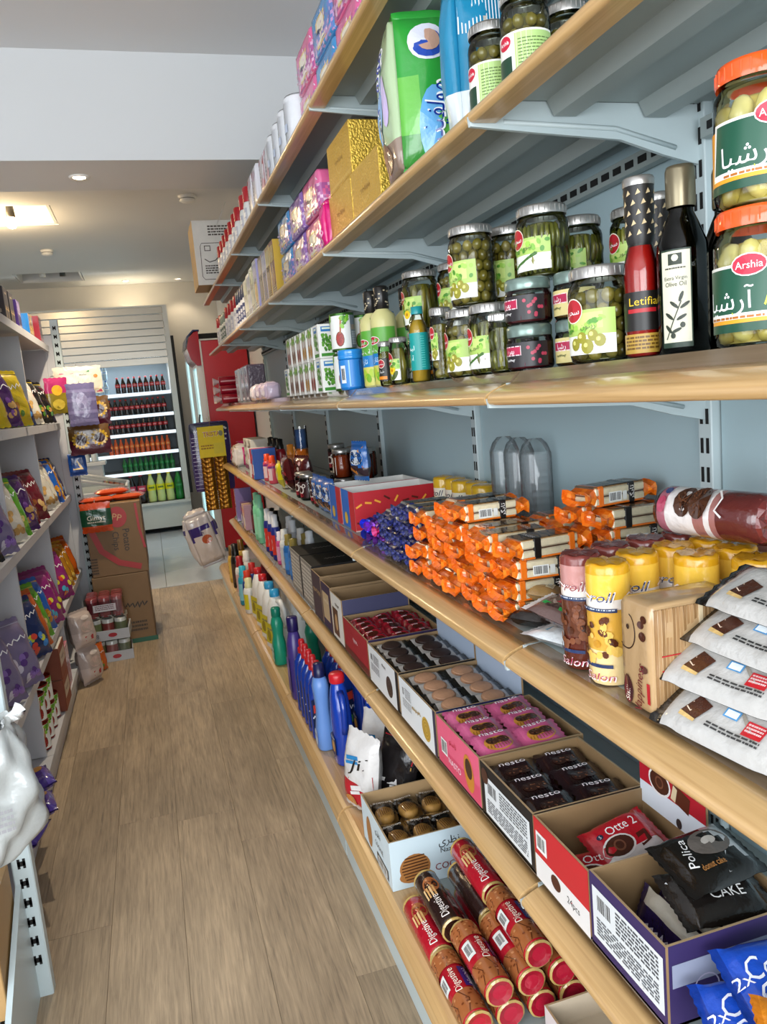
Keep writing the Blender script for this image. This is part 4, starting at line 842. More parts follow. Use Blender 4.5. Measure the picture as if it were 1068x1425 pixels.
# ---- chocolate-topped white cake packets at the near end
def choco_cake_print(p, L, Wd):
    rr = rnd(3); p.line([(-L*.30, Wd*.36), (-L*.1, Wd*.30), (L*.05, Wd*.1), (L*.2, -Wd*.2), (L*.4, -Wd*.3)], .004, '9a9286')
    p.text('Cara', .0, Wd*.22, .017, 'c99a2c', slant=.35, fit=.062); p.text('Cara', .001, Wd*.225, .014, '1f1a14', slant=.35, fit=.058)
    x, y = -L*.22, -Wd*.06
    p.poly([(x-.016, y-.014), (x+.010, y-.018), (x+.018, y+.006), (x-.006, y+.014)], '4a2415'); p.poly([(x-.016, y-.014), (x+.010, y-.018), (x+.010, y-.022), (x-.016, y-.020)], 'e3c07c'); p.line([(x-.012, y-.006), (x-.004, y-.010), (x+.002, y-.002), (x+.010, y-.006)], .0016, 'f0d9c0'); p.line([(x-.009, y+.003), (x, y), (x+.006, y+.007), (x+.012, y+.003)], .0016, 'f0d9c0')
    p.rect(L*.12, -Wd*.20, L*.25, Wd*.02, 'c8202c'); p.scribble(L*.13, -Wd*.16, L*.24, -Wd*.01, 3, 'f4d0d0', 2); p.rect(-.008, -Wd*.06, .012, Wd*.08, '4f93c8'); p.rect(-.006, -Wd*.04, .010, Wd*.06, 'e8f1f6'); p.scribble(-.02, -Wd*.32, L*.26, -Wd*.22, 2, '3a3a3a', 5); p.poly([(L*.28, Wd*.05), (L*.37, Wd*.12), (L*.36, Wd*.34), (L*.25, Wd*.28)], '5a2c1a')
def cara():
    t = thing('cake_packet', None, 'cake packet'); L, Wd = .205, .085
    b, mp = packet(L, Wd, .025, lambda x, y: 'c0beba', .014, 22, 12, .0016, '151312', 4, 1); p = Print(mp, b, .0006); choco_cake_print(p, L, Wd); b.build('wrapper', 'film', t)
    s = MB(); s.grid(lambda u, v: ((u-.5)*L*.8, -.002+.012*(v-.5), .0005), 6, 1, 'cfcabc'); s.build('back_seam', 'film', t); return t
for i, (x, y, dz, rz, tl, l) in enumerate(((.592, .690, 0, .10, .58, 'lowest white cake packet by the rail, its front end hanging low'), (.612, .708, .046, .14, .55, 'second white cake packet up, its name showing in gold'), (.634, .690, .092, .03, .50, 'third white cake packet up in the nearest pile'), (.655, .684, .134, .02, .45, 'topmost white cake packet of the nearest pile'))):
    place('cara', cara, (x, y, zD+dz), (tl, 0, -PI/2+rz), l)
place('cara', None, (.83, .68, zD), (0, 0, -PI/2), 'white cake packet lying flat behind the nearest pile'); place('cara', None, (.83, .685, zD+.032), (0, 0, -PI/2+.1), 'white cake packet on top of the flat one behind')
# ---- square biscuit pack with a smile
def square_pack():
    t = thing('biscuit_pack', None, 'biscuit pack'); w, d, h = .066, .135, .143
    b, mp = puff(w, d, h, .002, 'b3936a', 8, .006, .001); p = Print(mp('f'), b, .0006)
    p.line([(-.020+.022*math.cos(a), .030+.024*math.sin(a)) for a in np.linspace(-2.2, 1.2, 16)], .0018, '3a2418'); p.ell(.012, .044, .006, .005, '4a2415'); p.ell(.016, .030, .007, .006, '4a2415'); p.ell(.018, .052, .006, .005, '4a2415'); p.ell(-.014, .036, .003, .0035, '3a2418')
    p.line([(-.033, .004), (.033, -.012)], .0016, 'b02028'); p.ell(.018, -.012, .006, .005, '4a2415'); p.ell(-.018, -.048, .010, .020, '3c1418', 14); p.ell(-.018, -.048, .0085, .018, '6a2a2c', 14); p.text('Sisilian', -.018, -.048, .008, 'f2e8dc', rot=1.45, fit=.030); p.text('Happiness', .006, -.040, .014, '6a1820', rot=1.40, fit=.068, slant=.2); p.rect(.022, -.055, .028, -.028, 'b02028')
    b.build('wrapper', 'wrap', t)
    g = MB(); rr = rnd(4)
    for i in range(24):
        y0 = -d/2+.006+i*(d-.012)/24; g.box((.0332+rr.uniform(0, .0006), y0, h*.5), (.0016, .0034, h*.93), ('9c7850', 'a9855c', '8c6a44')[i % 3])
    g.build('biscuit_edges', 'wrap', t, kind='stuff'); m = MB(); m.box((.034, .002, h*.5), (.0022, .006, h*.98), 'd9c4a0'); m.build('end_fold', 'film', t)
    f = MB(); f.box((.0345, -.03, h*.55), (.001, .05, .0016), 'b02028').box((.0345, -.03, h*.42), (.001, .05, .0016), 'b02028'); f.build('tear_strip', 'film', t); return t
place('happy', square_pack, (.617, .822, zD), FACE, 'tan square biscuit pack with a smile drawn on its face')
# ---- biscuit tubes
def tube(c_top, c_band, c_mid, food, dots, name):
    def f():
        t = thing('biscuit_tube', None, 'biscuit tube'); r, h = .030, .170
        def fc(i, a): return None
        b = MB(); b.lathe([(r*.9, 0, c_mid), (r, .006, c_mid), (r, .05, food), (r, .1, food), (r, .108, 'efe6dc'), (r, .122, c_band), (r, h-.014, c_top), (r*.985, h-.004, c_top), (r*.9, h, c_top), (r*.5, h-.001, c_top), (0, h+.001)], 26, c_top, close=False)
        rr = rnd(5); b.v = [(x*(1+.012*math.sin(9*math.atan2(y, x)+z*60)), y*(1+.012*math.sin(9*math.atan2(y, x)+z*60)), z+(.0012*math.sin(6*math.atan2(y, x)) if z > h-.006 else 0)) for x, y, z in b.v]
        p = Print(cyl_map(r*1.013, 0, -PI/2), b, .0006)
        for s in (-.066, 0, .066):
            for i in range(22): p.ell(s+rr.uniform(-.028, .028), rr.uniform(.022, .095), rr.uniform(.003, .008), rr.uniform(.003, .008), rr.choice(dots), 8, rr.uniform(0, 3))
            p.line([(s-.026, .125), (s-.018, .130), (s-.006, .124)], .0022, 'f6e9e4'); p.text('roll', s+.006, .126, .017, 'f6eeea', slant=.3, fit=.032); p.text('roll', s+.0065, .1262, .0135, '8a2436' if 'c' not in name[:1] else '1d3a6a', slant=.3, fit=.029)
            p.rect(s-.028, .105, s+.028, .1105, '2b3a5c', 8); p.scribble(s-.026, .1065, s+.026, .1095, 1, 'c9d2e0', 2); p.rect(s-.024, .026, s+.02, .031, '26365e', 6); p.text('Salon', s, .013, .013, 'f4e4e4', slant=.2, fit=.045); p.text('Salon', s, .0135, .010, 'a32a48', slant=.2, fit=.042)
        b.build('wrapper', 'wrap', t)
        g = MB(); g.lathe([(r*.88, h+.0008), (r*.5, h+.0025), (0, h+.002)], 16, c_top, close=False); g.v = [(x, y, z+.002*math.sin(8*math.atan2(y, x)+40*math.hypot(x, y))) for x, y, z in g.v]; g.build('folded_end', 'film', t); return t
    return f
TB = tube('7d3b35', 'c08a84', '5a2418', '5f3320', ['4a2616', '6d3d26', '7d4a30', '38190e'], 'brown'); TY = tube('d9a01c', 'efc046', 'f0d49a', 'd9a540', ['c08a2a', '5a2c14', 'e9bf5e', '4a2210'], 'cyellow')
for i, (x, y, a, l) in enumerate(((.580, 1.000, .74, 'front brown biscuit tube standing at the rail'), (.645, 1.022, .7, 'second brown biscuit tube behind the front one'), (.711, 1.028, .7, 'third brown biscuit tube from the rail'), (.777, 1.03, .7, 'fourth brown biscuit tube from the rail'), (.843, 1.01, .7, 'brown biscuit tube in the back corner against the panel'), (.863, .935, .7, 'brown biscuit tube by the panel behind the yellow ones'), (.863, .87, .7, 'brown biscuit tube by the panel nearest the camera'))): place('tb', TB, (x, y, zD), FACE*a, l)
for i, (x, y, a, l) in enumerate(((.580, .930, .72, 'front yellow biscuit tube beside the tan square pack'), (.645, .955, .6, 'yellow biscuit tube just behind the front one'), (.711, .962, .6, 'yellow biscuit tube third from the rail'), (.777, .964, .7, 'yellow biscuit tube fourth from the rail'), (.766, .898, .6, 'yellow biscuit tube behind the tan square pack'), (.810, .836, .5, 'yellow biscuit tube above the white cake packets'), (.742, .832, .5, 'yellow biscuit tube beside the square pack and cake packets'), (.700, .897, .6, 'yellow biscuit tube squeezed behind the tan square pack'))): place('ty', TY, (x, y, zD), FACE*a, l)
def lying_roll():
    t = thing('biscuit_roll', None, 'biscuit roll'); r, L = .036, .175
    b = MB(); n = 24; c1, c2, c3 = '5f2724', 'e9e2de', 'a8706a'
    b.lathe([(r*.4, -L/2-.004, '2a1210'), (r*.9, -L/2, '2a1210'), (r, -L/2+.010, 'b06a78'), (r, -L/2+.026, c2), (r, -L/2+.075, c3), (r, -L/2+.095, c2), (r, L/2-.07, c3), (r, L/2-.06, c1), (r, L/2-.012, c1), (r*.88, L/2, c1), (r*.5, L/2+.002, c1), (0, L/2+.001, c1)], n, c1, axis='x', c=(0, 0, r))
    b.v = [(x, y*(1+.02*math.sin(90*x)), z) for x, y, z in b.v]; p = Print(cyl_map(r*1.01, 0, -PI/2-.55, 'x', (0, 0, r)), b, .0012); rr = rnd(2)
    mp0 = p.mp; p.mp = lambda u, v, e: mp0(-v, u, e)
    for x0 in (-.030, -.002):
        p.ell(x0, .004, .017, .026, '4a2a1a', 14)
        for i in range(12): p.line([(x0+rr.uniform(-.012, .012), rr.uniform(-.018, .0)), (x0+rr.uniform(-.012, .012), rr.uniform(.004, .024))], .0016, rr.choice(['6b4028', '33190e']))
    p.line([(.022, .024), (.034, .010), (.028, -.008), (.040, -.016)], .003, 'f4ece8'); p.ell(-.062, .016, .006, .006, '2b3a6c'); p.ell(-.066, -.006, .008, .012, 'b0405c')
    b.build('wrapper', 'film', t)
    g = MB(); rr = rnd(8); g.lathe([(r*.94, L/2-.006), (r*.8, L/2+.006), (r*.45, L/2+.003), (0, L/2+.008)], 14, '7a3430', axis='x', c=(0, 0, r), close=False, smooth=False); g.v = [(x+rr.uniform(-.004, .004), y, z) for x, y, z in g.v]; g.build('gathered_end', 'film', t); return t
place('lroll', lying_roll, (.765, .935, zD+.1755), (0, .0, -PI/2+.20), 'brown wafer roll lying across the tops of the biscuit tubes')
# ---- flat packets between the tubes and the orange cakes
def flat(name, L, Wd, T, col, pr, seed=1, sealc=None, m='film'):
    def f():
        t = thing(name, None, 'packet'); b, mp = packet(L, Wd, T, col, .010, 16, 9, .0018, sealc, seed, 1); p = Print(mp, b, .0006); pr(p); b.build('wrapper', m, t)
        s = MB(); s.grid(lambda u, v: ((u-.5)*L*.8, -.002+.01*(v-.5), .0005), 6, 1, 'b9b2a4'); s.build('back_seam', 'film', t); return t
    return f
def pr_rix(p): p.poly([(-.05, .005), (-.01, .03), (.04, .03), (.04, .0), (-.005, -.005)], 'b01230'); p.text('Rix', .004, .014, .018, 'ffffff', slant=.2); p.line([(-.045, -.012), (.0, -.02), (.045, -.008)], .008, '2ca04a'); p.text('arena', .01, -.016, .006, 'ffffff'); p.line([(-.055, .02), (-.02, -.01)], .006, 'a8968e'); p.ell(.03, -.028, .012, .007, '5a2c1a')
def pr_tan(p): p.ell(-.01, .0, .022, .016, 'd9c090', 12); p.rect(.02, -.02, .034, .02, 'e4d8b4'); p.scribble(.022, -.018, .032, .018, 6, '6a5430', 2)
def pr_dark(p): p.text('Sx', -.02, 0, .012, 'e8e4dc'); p.ell(.015, .0, .02, .014, '3c1c12', 12); p.ell(.015, .0, .014, .009, '5c3020', 10)
RX = flat('wafer_packet', .135, .078, .026, lambda x, y: '4a3230' if y > -.02 else '6b5450', pr_rix, 2, 'e4e2e0'); TN = flat('cookie_packet', .11, .07, .028, '9c7c4c', pr_tan, 3, 'b39a6c'); DC = flat('chocolate_packet', .115, .068, .030, '1d1512', pr_dark, 5, '0f0c0a'); BW = flat('biscuit_packet', .13, .08, .02, 'dfe4e6', lambda p: (p.rect(-.03, -.02, .03, .02, '7fb0cc'), p.ell(.03, -.02, .015, .01, '7a3c20')), 6, 'f0f2f2')
for k, fn, x, y, z, r, l in (('bw', BW, .605, 1.095, .0, (0, 0, -1.25), 'pale blue-white packet under the dark red wafer packet'), ('rx', RX, .618, 1.110, .021, (.10, .18, -1.2), 'dark wafer packet with a red and green print'), ('dc', DC, .612, 1.195, 0, (0, .05, -.9), 'black chocolate packet at the rail joint'), ('dc', None, .70, 1.165, 0, (0, 0, -.6), 'black chocolate packet lying behind, under another'), ('dc', None, .695, 1.150, .031, (0, .1, -.5), 'black chocolate packet on top, against the brown tube'), ('tn', TN, .612, 1.285, 0, (0, .0, -1.1), 'tan cookie packet at the foot of the orange cakes'), ('tn', None, .632, 1.255, .029, (0, .15, -.7), 'tan cookie packet tilted on top of another')):
    place(k, fn, (x, y, zD+z), r, l)
# ---- striped cake bars in clear wrappers with orange (or navy) ends
def crumple(b, x0, sg, w, h, L, col, seed):
    rr = rnd(seed)
    def fn(u, v):
        a = 2*PI*u; k = 1-.75*min(1, v*1.3) if v < .55 else .28+(v-.55)*1.1; f = (v > .5)
        y, z = w/2*math.cos(a)*(1+(.14 if f else 0)), h/2*math.sin(a)*k
        sq = 1/max(abs(math.cos(a)), abs(math.sin(a)))**.7
        return (x0+sg*L*v, y*sq*(1 if v < .1 else 1.0), h/2+z*sq+math.sin(a*4+seed)*.0025*v)
    b.grid(fn if sg > 0 else (lambda u, v: fn(1-u, v)), 16, 5, lambda u, v: rr.choice(col), False)
def cake_bar(c, dk):
    def f():
        t = thing('cake_bar', None, 'cake bar'); L, w, h = .118, .058, .036
        def layer(z0, hh, nm):
            b = MB(); rr = rnd(3); b.bbox((0, 0, z0+hh/2), (L, w, hh), .003, 'f2e6c6'); return b.build(nm, 'food', t)
        layer(.001, .0155, 'cake_layer'); layer(.0185, .0155, 'cake_layer')
        MB().box((0, 0, .0175), (L-.004, w-.003, .0022), '5a3a22').build('cream_filling', 'food', t)
        top = MB(); top.box((0, 0, .0346), (L-.003, w-.003, .0016), 'a8814f'); p = Print(plane_map((0, 0, .0354), (1, 0, 0), (0, 1, 0)), top, .0002)
        for i in range(9): p.line([(-L/2+.008+i*.0125+.006*math.sin(v*90+i), v) for v in np.linspace(-w*.46, w*.46, 8)], .0035, '4a2a18')
        top.build('icing', 'food', t)
        e = MB(); crumple(e, L/2-.004, 1, w, h, .030, dk, 1); e.build('wrapper_end', 'film', t); e = MB(); crumple(e, -L/2+.004, -1, w, h, .030, dk, 4); e.build('wrapper_end', 'film', t)
        s = MB(); s.bbox((-.045, 0, h/2), (.016, w+.0016, h+.0014), .003, c); s.build('printed_corner', 'film', t); s = MB(); s.bbox((0, 0, .002), (L-.01, w+.0016, .004), .001, c); s.build('printed_base', 'film', t)
        b = MB(); b.bbox((.026, 0, h/2), (.016, w+.002, h+.0018), .002, '17120f'); q = Print(plane_map((.026, 0, h+.001), (0, 1, 0), (-1, 0, 0)), b, .0004); q.text('TIGER', 0, -.001, .009, 'f2eee8', fit=.044); q = Print(plane_map((.026, -w/2-.001, h/2), (0, 0, 1), (-1, 0, 0)), b, .0004); q.text('ﺮﮕﯾﺎﺗ', 0, 0, .009, 'f2eee8', fit=.026); b.build('name_band', 'label', t)
        q = Print(plane_map((-.012, -w/2-.0007, h/2-.003), (1, 0, 0), (0, 0, 1)), eps=.0003); q.bars(-.016, -.009, .014, .009); q.rect(.016, -.008, .026, .008, 'e4e4de'); q.mb.build('barcode_label', 'label', t)
        MB().bbox((0, 0, h/2+.0005), (L+.002, w+.0008, h+.0012), .004, 'ffffff').build('film_sleeve', 'clear_film', t); return t
    return f
CO = cake_bar('e8741e', ['ef7a1c', 'f58a2a', 'e0640f', 'e8701a']); CN = cake_bar('2b2f6b', ['23285e', '2f3578', '1a1e48', '3a3f86'])
rr = rnd(21); PT = .0375; OX = -.018
cols = [(.672, 1.262, 4), (.668, 1.338, 4), (.672, 1.412, 4), (.668, 1.486, 5), (.672, 1.558, 5), (.668, 1.630, 4), (.664, 1.702, 4), (.838, 1.225, 5), (.838, 1.30, 5), (.838, 1.375, 4), (.838, 1.45, 4), (.838, 1.525, 3)]
for ci, (x, y, n) in enumerate(cols):
    back = x > .75
    for k in range(n):
        lab = 'orange-ended striped cake bar, %s up in pile %s of the %s row' % (ORD[k], ('one', 'two', 'three', 'four', 'five', 'six', 'seven')[ci-(7 if back else 0)], 'back' if back else 'front')
        place('co', CO, (x+OX+rr.uniform(-.020, .014), y+rr.uniform(-.004, .004), zD+k*PT), rr.uniform(-.10, .10)+(PI if rr.random() < .3 else 0), lab, 'orange-ended cake bars piled on the shelf')
place('co', None, (.80, 1.262, zD+5*PT+.001), .16, 'orange-ended cake bar alone on top of the back piles', 'orange-ended cake bars piled on the shelf')
for ci, (x, y, n) in enumerate(((.662, 1.778, 4), (.664, 1.852, 4), (.660, 1.926, 3), (.664, 2.0, 3))):
    for k in range(n): place('cn', CN, (x+OX+rr.uniform(-.008, .008), y, zD+k*PT), rr.uniform(-.06, .06), 'navy-ended cake bar, %s up in the %s navy pile' % (ORD[k], ORD[ci]), 'navy-ended cake bars beside the orange ones')
# ---- wrapped sweets spilling at the rail
def sweet(c, c2):
    def f():
        t = thing('wrapped_sweet', None, 'sweet'); b = MB(); r2 = rnd(len(c)); b.lathe([(.006, -.022, c2), (.014, -.018, c), (.017, 0, c2), (.014, .018, c), (.006, .022)], 10, c, axis='x', c=(0, 0, .015), sq=(.85, 1), smooth=False); b.build('wrapper', 'foil', t)
        for s in (-1, 1):
            e = MB(); e.lathe([(.005, s*.021, c), (.009, s*.027, c2), (.016, s*.037)][::s], 9, c2, axis='x', c=(0, 0, .015), close=False, smooth=False); e.v = [(x, y, max(.0003, z)) for x, y, z in e.v]; e.build('twist_end', 'foil', t)
        return t
    return f
SW = {'purple': sweet('5a2a8a', '8a4ac0'), 'blue': sweet('2a35b0', '4a5ae0'), 'magenta': sweet('a02a6a', 'd04a8a')}
k = 0
for i in range(16):
    kk = ('purple', 'blue', 'purple', 'magenta', 'blue')[i % 5]
    place('sw'+kk, SW[kk], (.595+.048*(i % 2)+rr.uniform(0, .01), 2.085+(i//2 % 4)*.055, zD+(i//8)*.030), rr.uniform(0, 3), '%s foil-wrapped sweet, %s in the heap by the red box' % (kk, ORD[i]), 'foil-wrapped sweets heaped at the rail')
# ---- red display box with sprinkles
def tray(L, d, h, out, ins, th=.004, hf=None, hb=None):
    """open carton: floor and four walls, x length L (along the shelf front), depth d; front is -y"""
    t = thing('display_box', None, 'box'); hf = hf or h; hb = hb or h
    MB().box((0, 0, th/2), (L, d, th), ins).build('box_floor', 'card', t)
    P = {}
    for nm, c, dm, ci in (('front_wall', (0, -d/2+th/2, hf/2), (L, th, hf), 2), ('back_wall', (0, d/2-th/2, hb/2), (L, th, hb), 3), ('side_wall', (-L/2+th/2, 0, h/2), (th, d-2*th, h), 4), ('side_wall', (L/2-th/2, 0, h/2), (th, d-2*th, h), 5)):
        cl = [ins]*6; cl[ci] = out if isinstance(out, str) else out[ci-2]; cl[1] = 'b59a74' if ins != 'e8e6e0' else 'f0eeea'; b = MB(); b.box(c, dm, ins, cl); P[nm, ci] = b.build(nm, 'card', t)
    return t, P
def sprinkle_box():
    t, P = tray(.28, .17, .125, ['b81c28', 'b81c28', '2a6ac0', 'b81c28'], 'e8e6e0')
    p = Print(plane_map((0, -.085, .0625), (1, 0, 0), (0, 0, 1)), eps=.0006); r2 = rnd(4)
    for i in range(18):
        u, v, a = -.125+(i % 9)*.031, -.032+(i//9)*.06+r2.uniform(-.012, .012), r2.uniform(-.6, 1.2); dx, dy = .011*math.cos(a), .011*math.sin(a); p.line([(u-dx, v-dy), (u+dx, v+dy)], .006, r2.choice(['f0a83a', '5a1a14', 'f0a83a']))
    p.mb.build('print', 'label', t); q = Print(plane_map((-.14, 0, .0625), (0, -1, 0), (0, 0, 1)), eps=.0006); q.rect(.02, -.0625, .085, .0625, 'c8202c'); q.ell(-.03, -.03, .02, .02, 'e8b83a'); q.mb.build('side_print', 'label', t); return t
place('sprinkle', sprinkle_box, (.722, 2.435, zD), 0, 'red display box with yellow and brown sprinkles, white inside')
place('sprinkle', None, (.722, 2.615, zD), 0, 'red display box standing behind the first sprinkled one')
p0 = None
# short yellow-topped rolls against the panel
def short_roll():
    t = thing('cookie_roll', None, 'roll'); r, h = .033, .150
    b = MB(); b.lathe([(r*.9, 0), (r, .004), (r, h*.6, 'efe8d2'), (r, h*.78, 'e2b52c'), (r, h-.008, 'd9a820'), (r*.9, h, 'd0a024'), (0, h-.002)], 22, 'd9b84a', close=False); p = Print(cyl_map(r, 0, -PI/2), b, .0007)
    for s in (-.06, 0, .06): p.text('roll', s, h*.68, .018, '2a2c44', slant=.3, fit=.04); p.ell(s, h*.35, .022, .02, 'c89a4a', 12)
    b.build('wrapper', 'wrap', t); MB().lathe([(r*.9, h), (r*.5, h+.003), (0, h+.001)], 16, 'c9982a', close=False, smooth=False).build('folded_end', 'film', t); return t
for i, (x, y) in enumerate(((.862, 1.985), (.875, 2.06), (.862, 2.135), (.872, 2.215), (.862, 2.29))): place('sroll', short_roll, (x, y, zD), FACE*.8, 'yellow-topped cookie roll by the back panel, %s from the cups' % ORD[i])
def cup_sleeve():
    t = thing('cup_sleeve', None, 'cups'); b = MB(); pr = []
    for i in range(13): z = .03+i*.0165; pr += [(.034, z), (.037, z+.002), (.037, z+.006), (.0335, z+.009)]
    b.lathe([(.026, 0)]+[(.034, .03)]+pr+[(.034, .25)], 22, 'ffffff', close=False); b.build('nested_cups', 'cup_clear', t)
    MB().lathe([(.028, -.001), (.0385, .03), (.0385, .25), (.030, .272), (.018, .285)], 20, 'ffffff', close=False).build('film_sleeve', 'clear_film', t); return t
for i, (x, y) in enumerate(((.872, 1.855), (.873, 1.775), (.874, 1.690))): place('cups', cup_sleeve, (x, y, zD), 0, 'clear sleeve of plastic cups by the back panel, %s from the cookie rolls' % ORD[i])
# ---- shelf D, far part: jam, biscuits, drinks, toiletries
def jam_tall(c, lab, lid='c9c7c2', r=.038, h=.112):
    def f():
        t = thing('jam_jar', None, 'jar'); MB().lathe([(r*.9, 0), (r, .005), (r, h*.78), (r*.9, h*.86), (r*.88, h-.01)], 22, 'ffffff').build('glass_body', 'glass', t)
        MB().lathe([(r*.85, .003), (r*.94, .006), (r*.94, h*.76), (0, h*.80)], 18, c).build('preserve', 'olive', t); MB().lathe([(r*.93, h-.017), (r*.95, h-.015), (r*.95, h-.003), (r*.85, h), (0, h)], 22, lid, close=False).build('lid', 'lid_steel' if lid == 'c9c7c2' else 'gloss', t)
        p = Print(cyl_map(r, 0, -PI/2)); lab(p, r, h); p.mb.build('label', 'label', t); return t
    return f
def lab_swirl(p, r, h): p.rect(-r, h*.1, r, h*.7, '3a1418', 10); p.ring(0, h*.4, .012, .018, 'eadfd6'); p.ell(.0, h*.2, .014, .008, 'b01c30'); p.ring(.018, h*.55, .005, .009, 'eadfd6')
def lab_tall(p, r, h): p.rect(-.014, h*.2, .0, h*.7, 'e4cdb0', 4); p.line([(.012, h*.12), (.012, h*.72)], .003, 'f2e8da'); p.ring(-.007, h*.45, .003, .006, '8a3a1a')
JB = jam_tall('8a3414', lab_tall); JK = jam_tall('1c0c0c', lab_swirl); JM = jam_tall('7a4a20', lab_swirl)
for k, fn, x, y, z, l in (('jb', JB, .70, 2.955, .113, 'large amber jam jar in front on the upper layer'), ('jb', None, .785, 2.90, .113, 'amber jam jar beside the large one, upper layer'), ('jb', None, .70, 2.955, 0, 'amber jam jar on the shelf under the large amber one'), ('jb', None, .785, 2.90, 0, 'amber jam jar on the shelf, inner one of the lower layer'), ('jk', JK, .775, 3.02, .113, 'dark jam jar behind the large amber one'), ('jk', None, .775, 3.02, 0, 'dark jam jar on the shelf behind the amber ones'), ('jk', None, .76, 3.29, .113, 'black-lidded dark jam jar highest at the back'), ('jk', None, .76, 3.29, 0, 'dark jam jar carrying the highest one'), ('jb', None, .74, 2.79, 0, 'amber jam jar behind the blue biscuit packet'), ('jb', None, .74, 2.79, .113, 'amber jam jar beside the upright blue wafer packet'), ('jm', JM, .635, 3.13, 0, 'brown spread jar with a swirl label at the rail'), ('jk', None, .625, 3.30, 0, 'dark spread jar at the rail, right of its twin'), ('jk', None, .625, 3.40, 0, 'dark spread jar at the rail, left of its twin'), ('jm', None, .63, 3.04, 0, 'brown spread jar beside the blue biscuit packets')): place(k, fn, (x, y, zD+z), FACE*.8, l)
def stand_bag(w, h, d, c1, c2, pr, m='wrap', name='snack_bag', cat='bag', seed=1):
    """pillow bag standing on its lower seal; front is -y"""
    def f():
        t = thing(name, None, cat); b, mp0 = packet(h, w, d, (lambda x, y: (c2 if x < -h*.12+.15*y else c1)) if not callable(c1) else c1, .012, 18, 12, .003, c1 if not callable(c1) else None, seed, 1)
        b.v = [(-y, -(z-d/2), x+h/2) for x, y, z in b.v]; mp = lambda u, v, e: (lambda q: (-q[1], -(q[2]-d/2), q[0]+h/2))(mp0(v-h/2, -u, e)); p = Print(mp, b, .0008); pr(p, w, h); b.build('bag_body', m, t)
        g = MB(); g.grid(lambda u, v: ((u-.5)*w*.9, -.0012, h-.012*v), 8, 2, 'e0dcd4' if callable(c1) else c1); g.build('top_seal', m, t); return t
    return f
def pr_roll(p, w, h): p.ell(0, h*.6, w*.42, h*.2, 'e8eef6', 16); p.text('Roll', 0, h*.68, h*.14, '15151c', slant=.25, fit=w*.62); p.text('Roll', 0, h*.50, h*.14, '15151c', slant=.25, fit=w*.62); p.line([(-w*.4, h*.3), (0, h*.2), (w*.4, h*.35)], h*.09, 'e08a34'); p.line([(w*.2, h*.75), (w*.4, h*.9)], h*.08, 'e6a04a')
RR = stand_bag(.095, .135, .04, '2d6bb8', '3a2a30', pr_roll, name='wafer_bag'); place('rr', RR, (.690, 2.635, zD+.127), (0, 0, FACE*.8), 'upright blue wafer packet beside the amber jam')
place('rr', None, (.605, 2.74, zD), (.1, 0, FACE*.9), 'blue wafer packet at the rail next to the sprinkled box'); place('rr', None, (.605, 2.85, zD), (.1, 0, FACE*.9), 'blue wafer packet at the rail, second from the sprinkled box'); place('rr', None, (.605, 2.95, zD), (.1, 0, FACE*.95), 'blue wafer packet at the rail beside the brown spread jars')
def pr_candy(p, w, h):
    r2 = rnd(3)
    for i in range(16): p.ell(r2.uniform(-w*.4, w*.4), r2.uniform(h*.1, h*.85), .012, .009, r2.choice(['e9dcd4', 'b0303c', 'd9b0b0', '2a1012']), 8, r2.uniform(0, 3))
CB = stand_bag(.13, .17, .055, '5a1a1c', '3a1014', pr_candy, 'film', 'candy_bag'); place('cb', CB, (.66, 3.55, zD), (.05, 0, FACE*.8), 'dark red and white candy bag behind the spread jars'); place('cb', None, (.62, 3.68, zD), (.12, 0, FACE), 'dark red and white candy bag leaning at the rail'); place('cb', None, (.80, 3.17, zD), (0, .3, FACE*.5), 'dark pointed candy bag leaning on the back panel')
YB = stand_bag(.085, .135, .04, 'e8d820', 'b8a83a', lambda p, w, h: (p.ell(0, h*.4, w*.3, h*.16, 'cfc05a', 12), p.text('ﺖﺳﺎﻣ', 0, h*.72, h*.1, '7a5a10')), 'film', 'snack_bag'); place('yb', YB, (.60, 3.83, zD), (.08, 0, FACE), 'small bright yellow bag at the rail')
def squeeze(cb, cc, ring=None, h=.16, r=.026, lbl=None):
    def f():
        t = thing('plastic_bottle', None, 'bottle'); MB().lathe([(r*.9, 0), (r, .005), (r, h*.62), (r*.85, h*.70), (r*.55, h*.74)], 18, cb).build('bottle_body', 'plastic', t); MB().lathe([(r*.72, h*.72), (r*.72, h*.82), (r*.60, h*.84), (r*.62, h*.98), (0, h)], 18, cc, close=False).build('cap', 'plastic', t)
        p = Print(cyl_map(r, 0, -PI/2)); p.rect(-r*1.2, h*.12, r*1.2, h*.55, lbl or 'e6c8c8', 10); p.ell(0, h*.34, r*.5, h*.12, cc, 12)
        if ring: p.rect(-r*3, h*.54, r*3, h*.62, ring, 18)
        p.mb.build('label', 'label', t); return t
    return f
for i, (k, fn, x, y, z, l) in enumerate((('sq1', squeeze('d04a5a', 'e8481c', '8a2a7a', .15), .60, 4.12, 0, 'red squeeze bottle with orange cap, nearer of two'), ('sq1', None, .60, 4.30, 0, 'red squeeze bottle with orange cap, farther of two'), ('sq2', squeeze('8f1420', '141414', None, .215, .03, 'b02030'), .71, 4.50, 0, 'red bottle with black cap, nearest of three'), ('sq2', None, .71, 4.66, 0, 'red bottle with black cap, middle of three'), ('sq2', None, .71, 4.84, 0, 'red bottle with black cap, farthest of three'), ('sq3', squeeze('b86a2c', 'e08a2a', None, .20, .03, 'd8d4cc'), .70, 4.1, 0, 'amber bottle with orange cap behind the red squeeze bottles'), ('sq3', None, .70, 3.9, 0, 'amber bottle with orange cap next to the cup tower'))): place(k, fn, (x, y, zD+z), FACE, l)
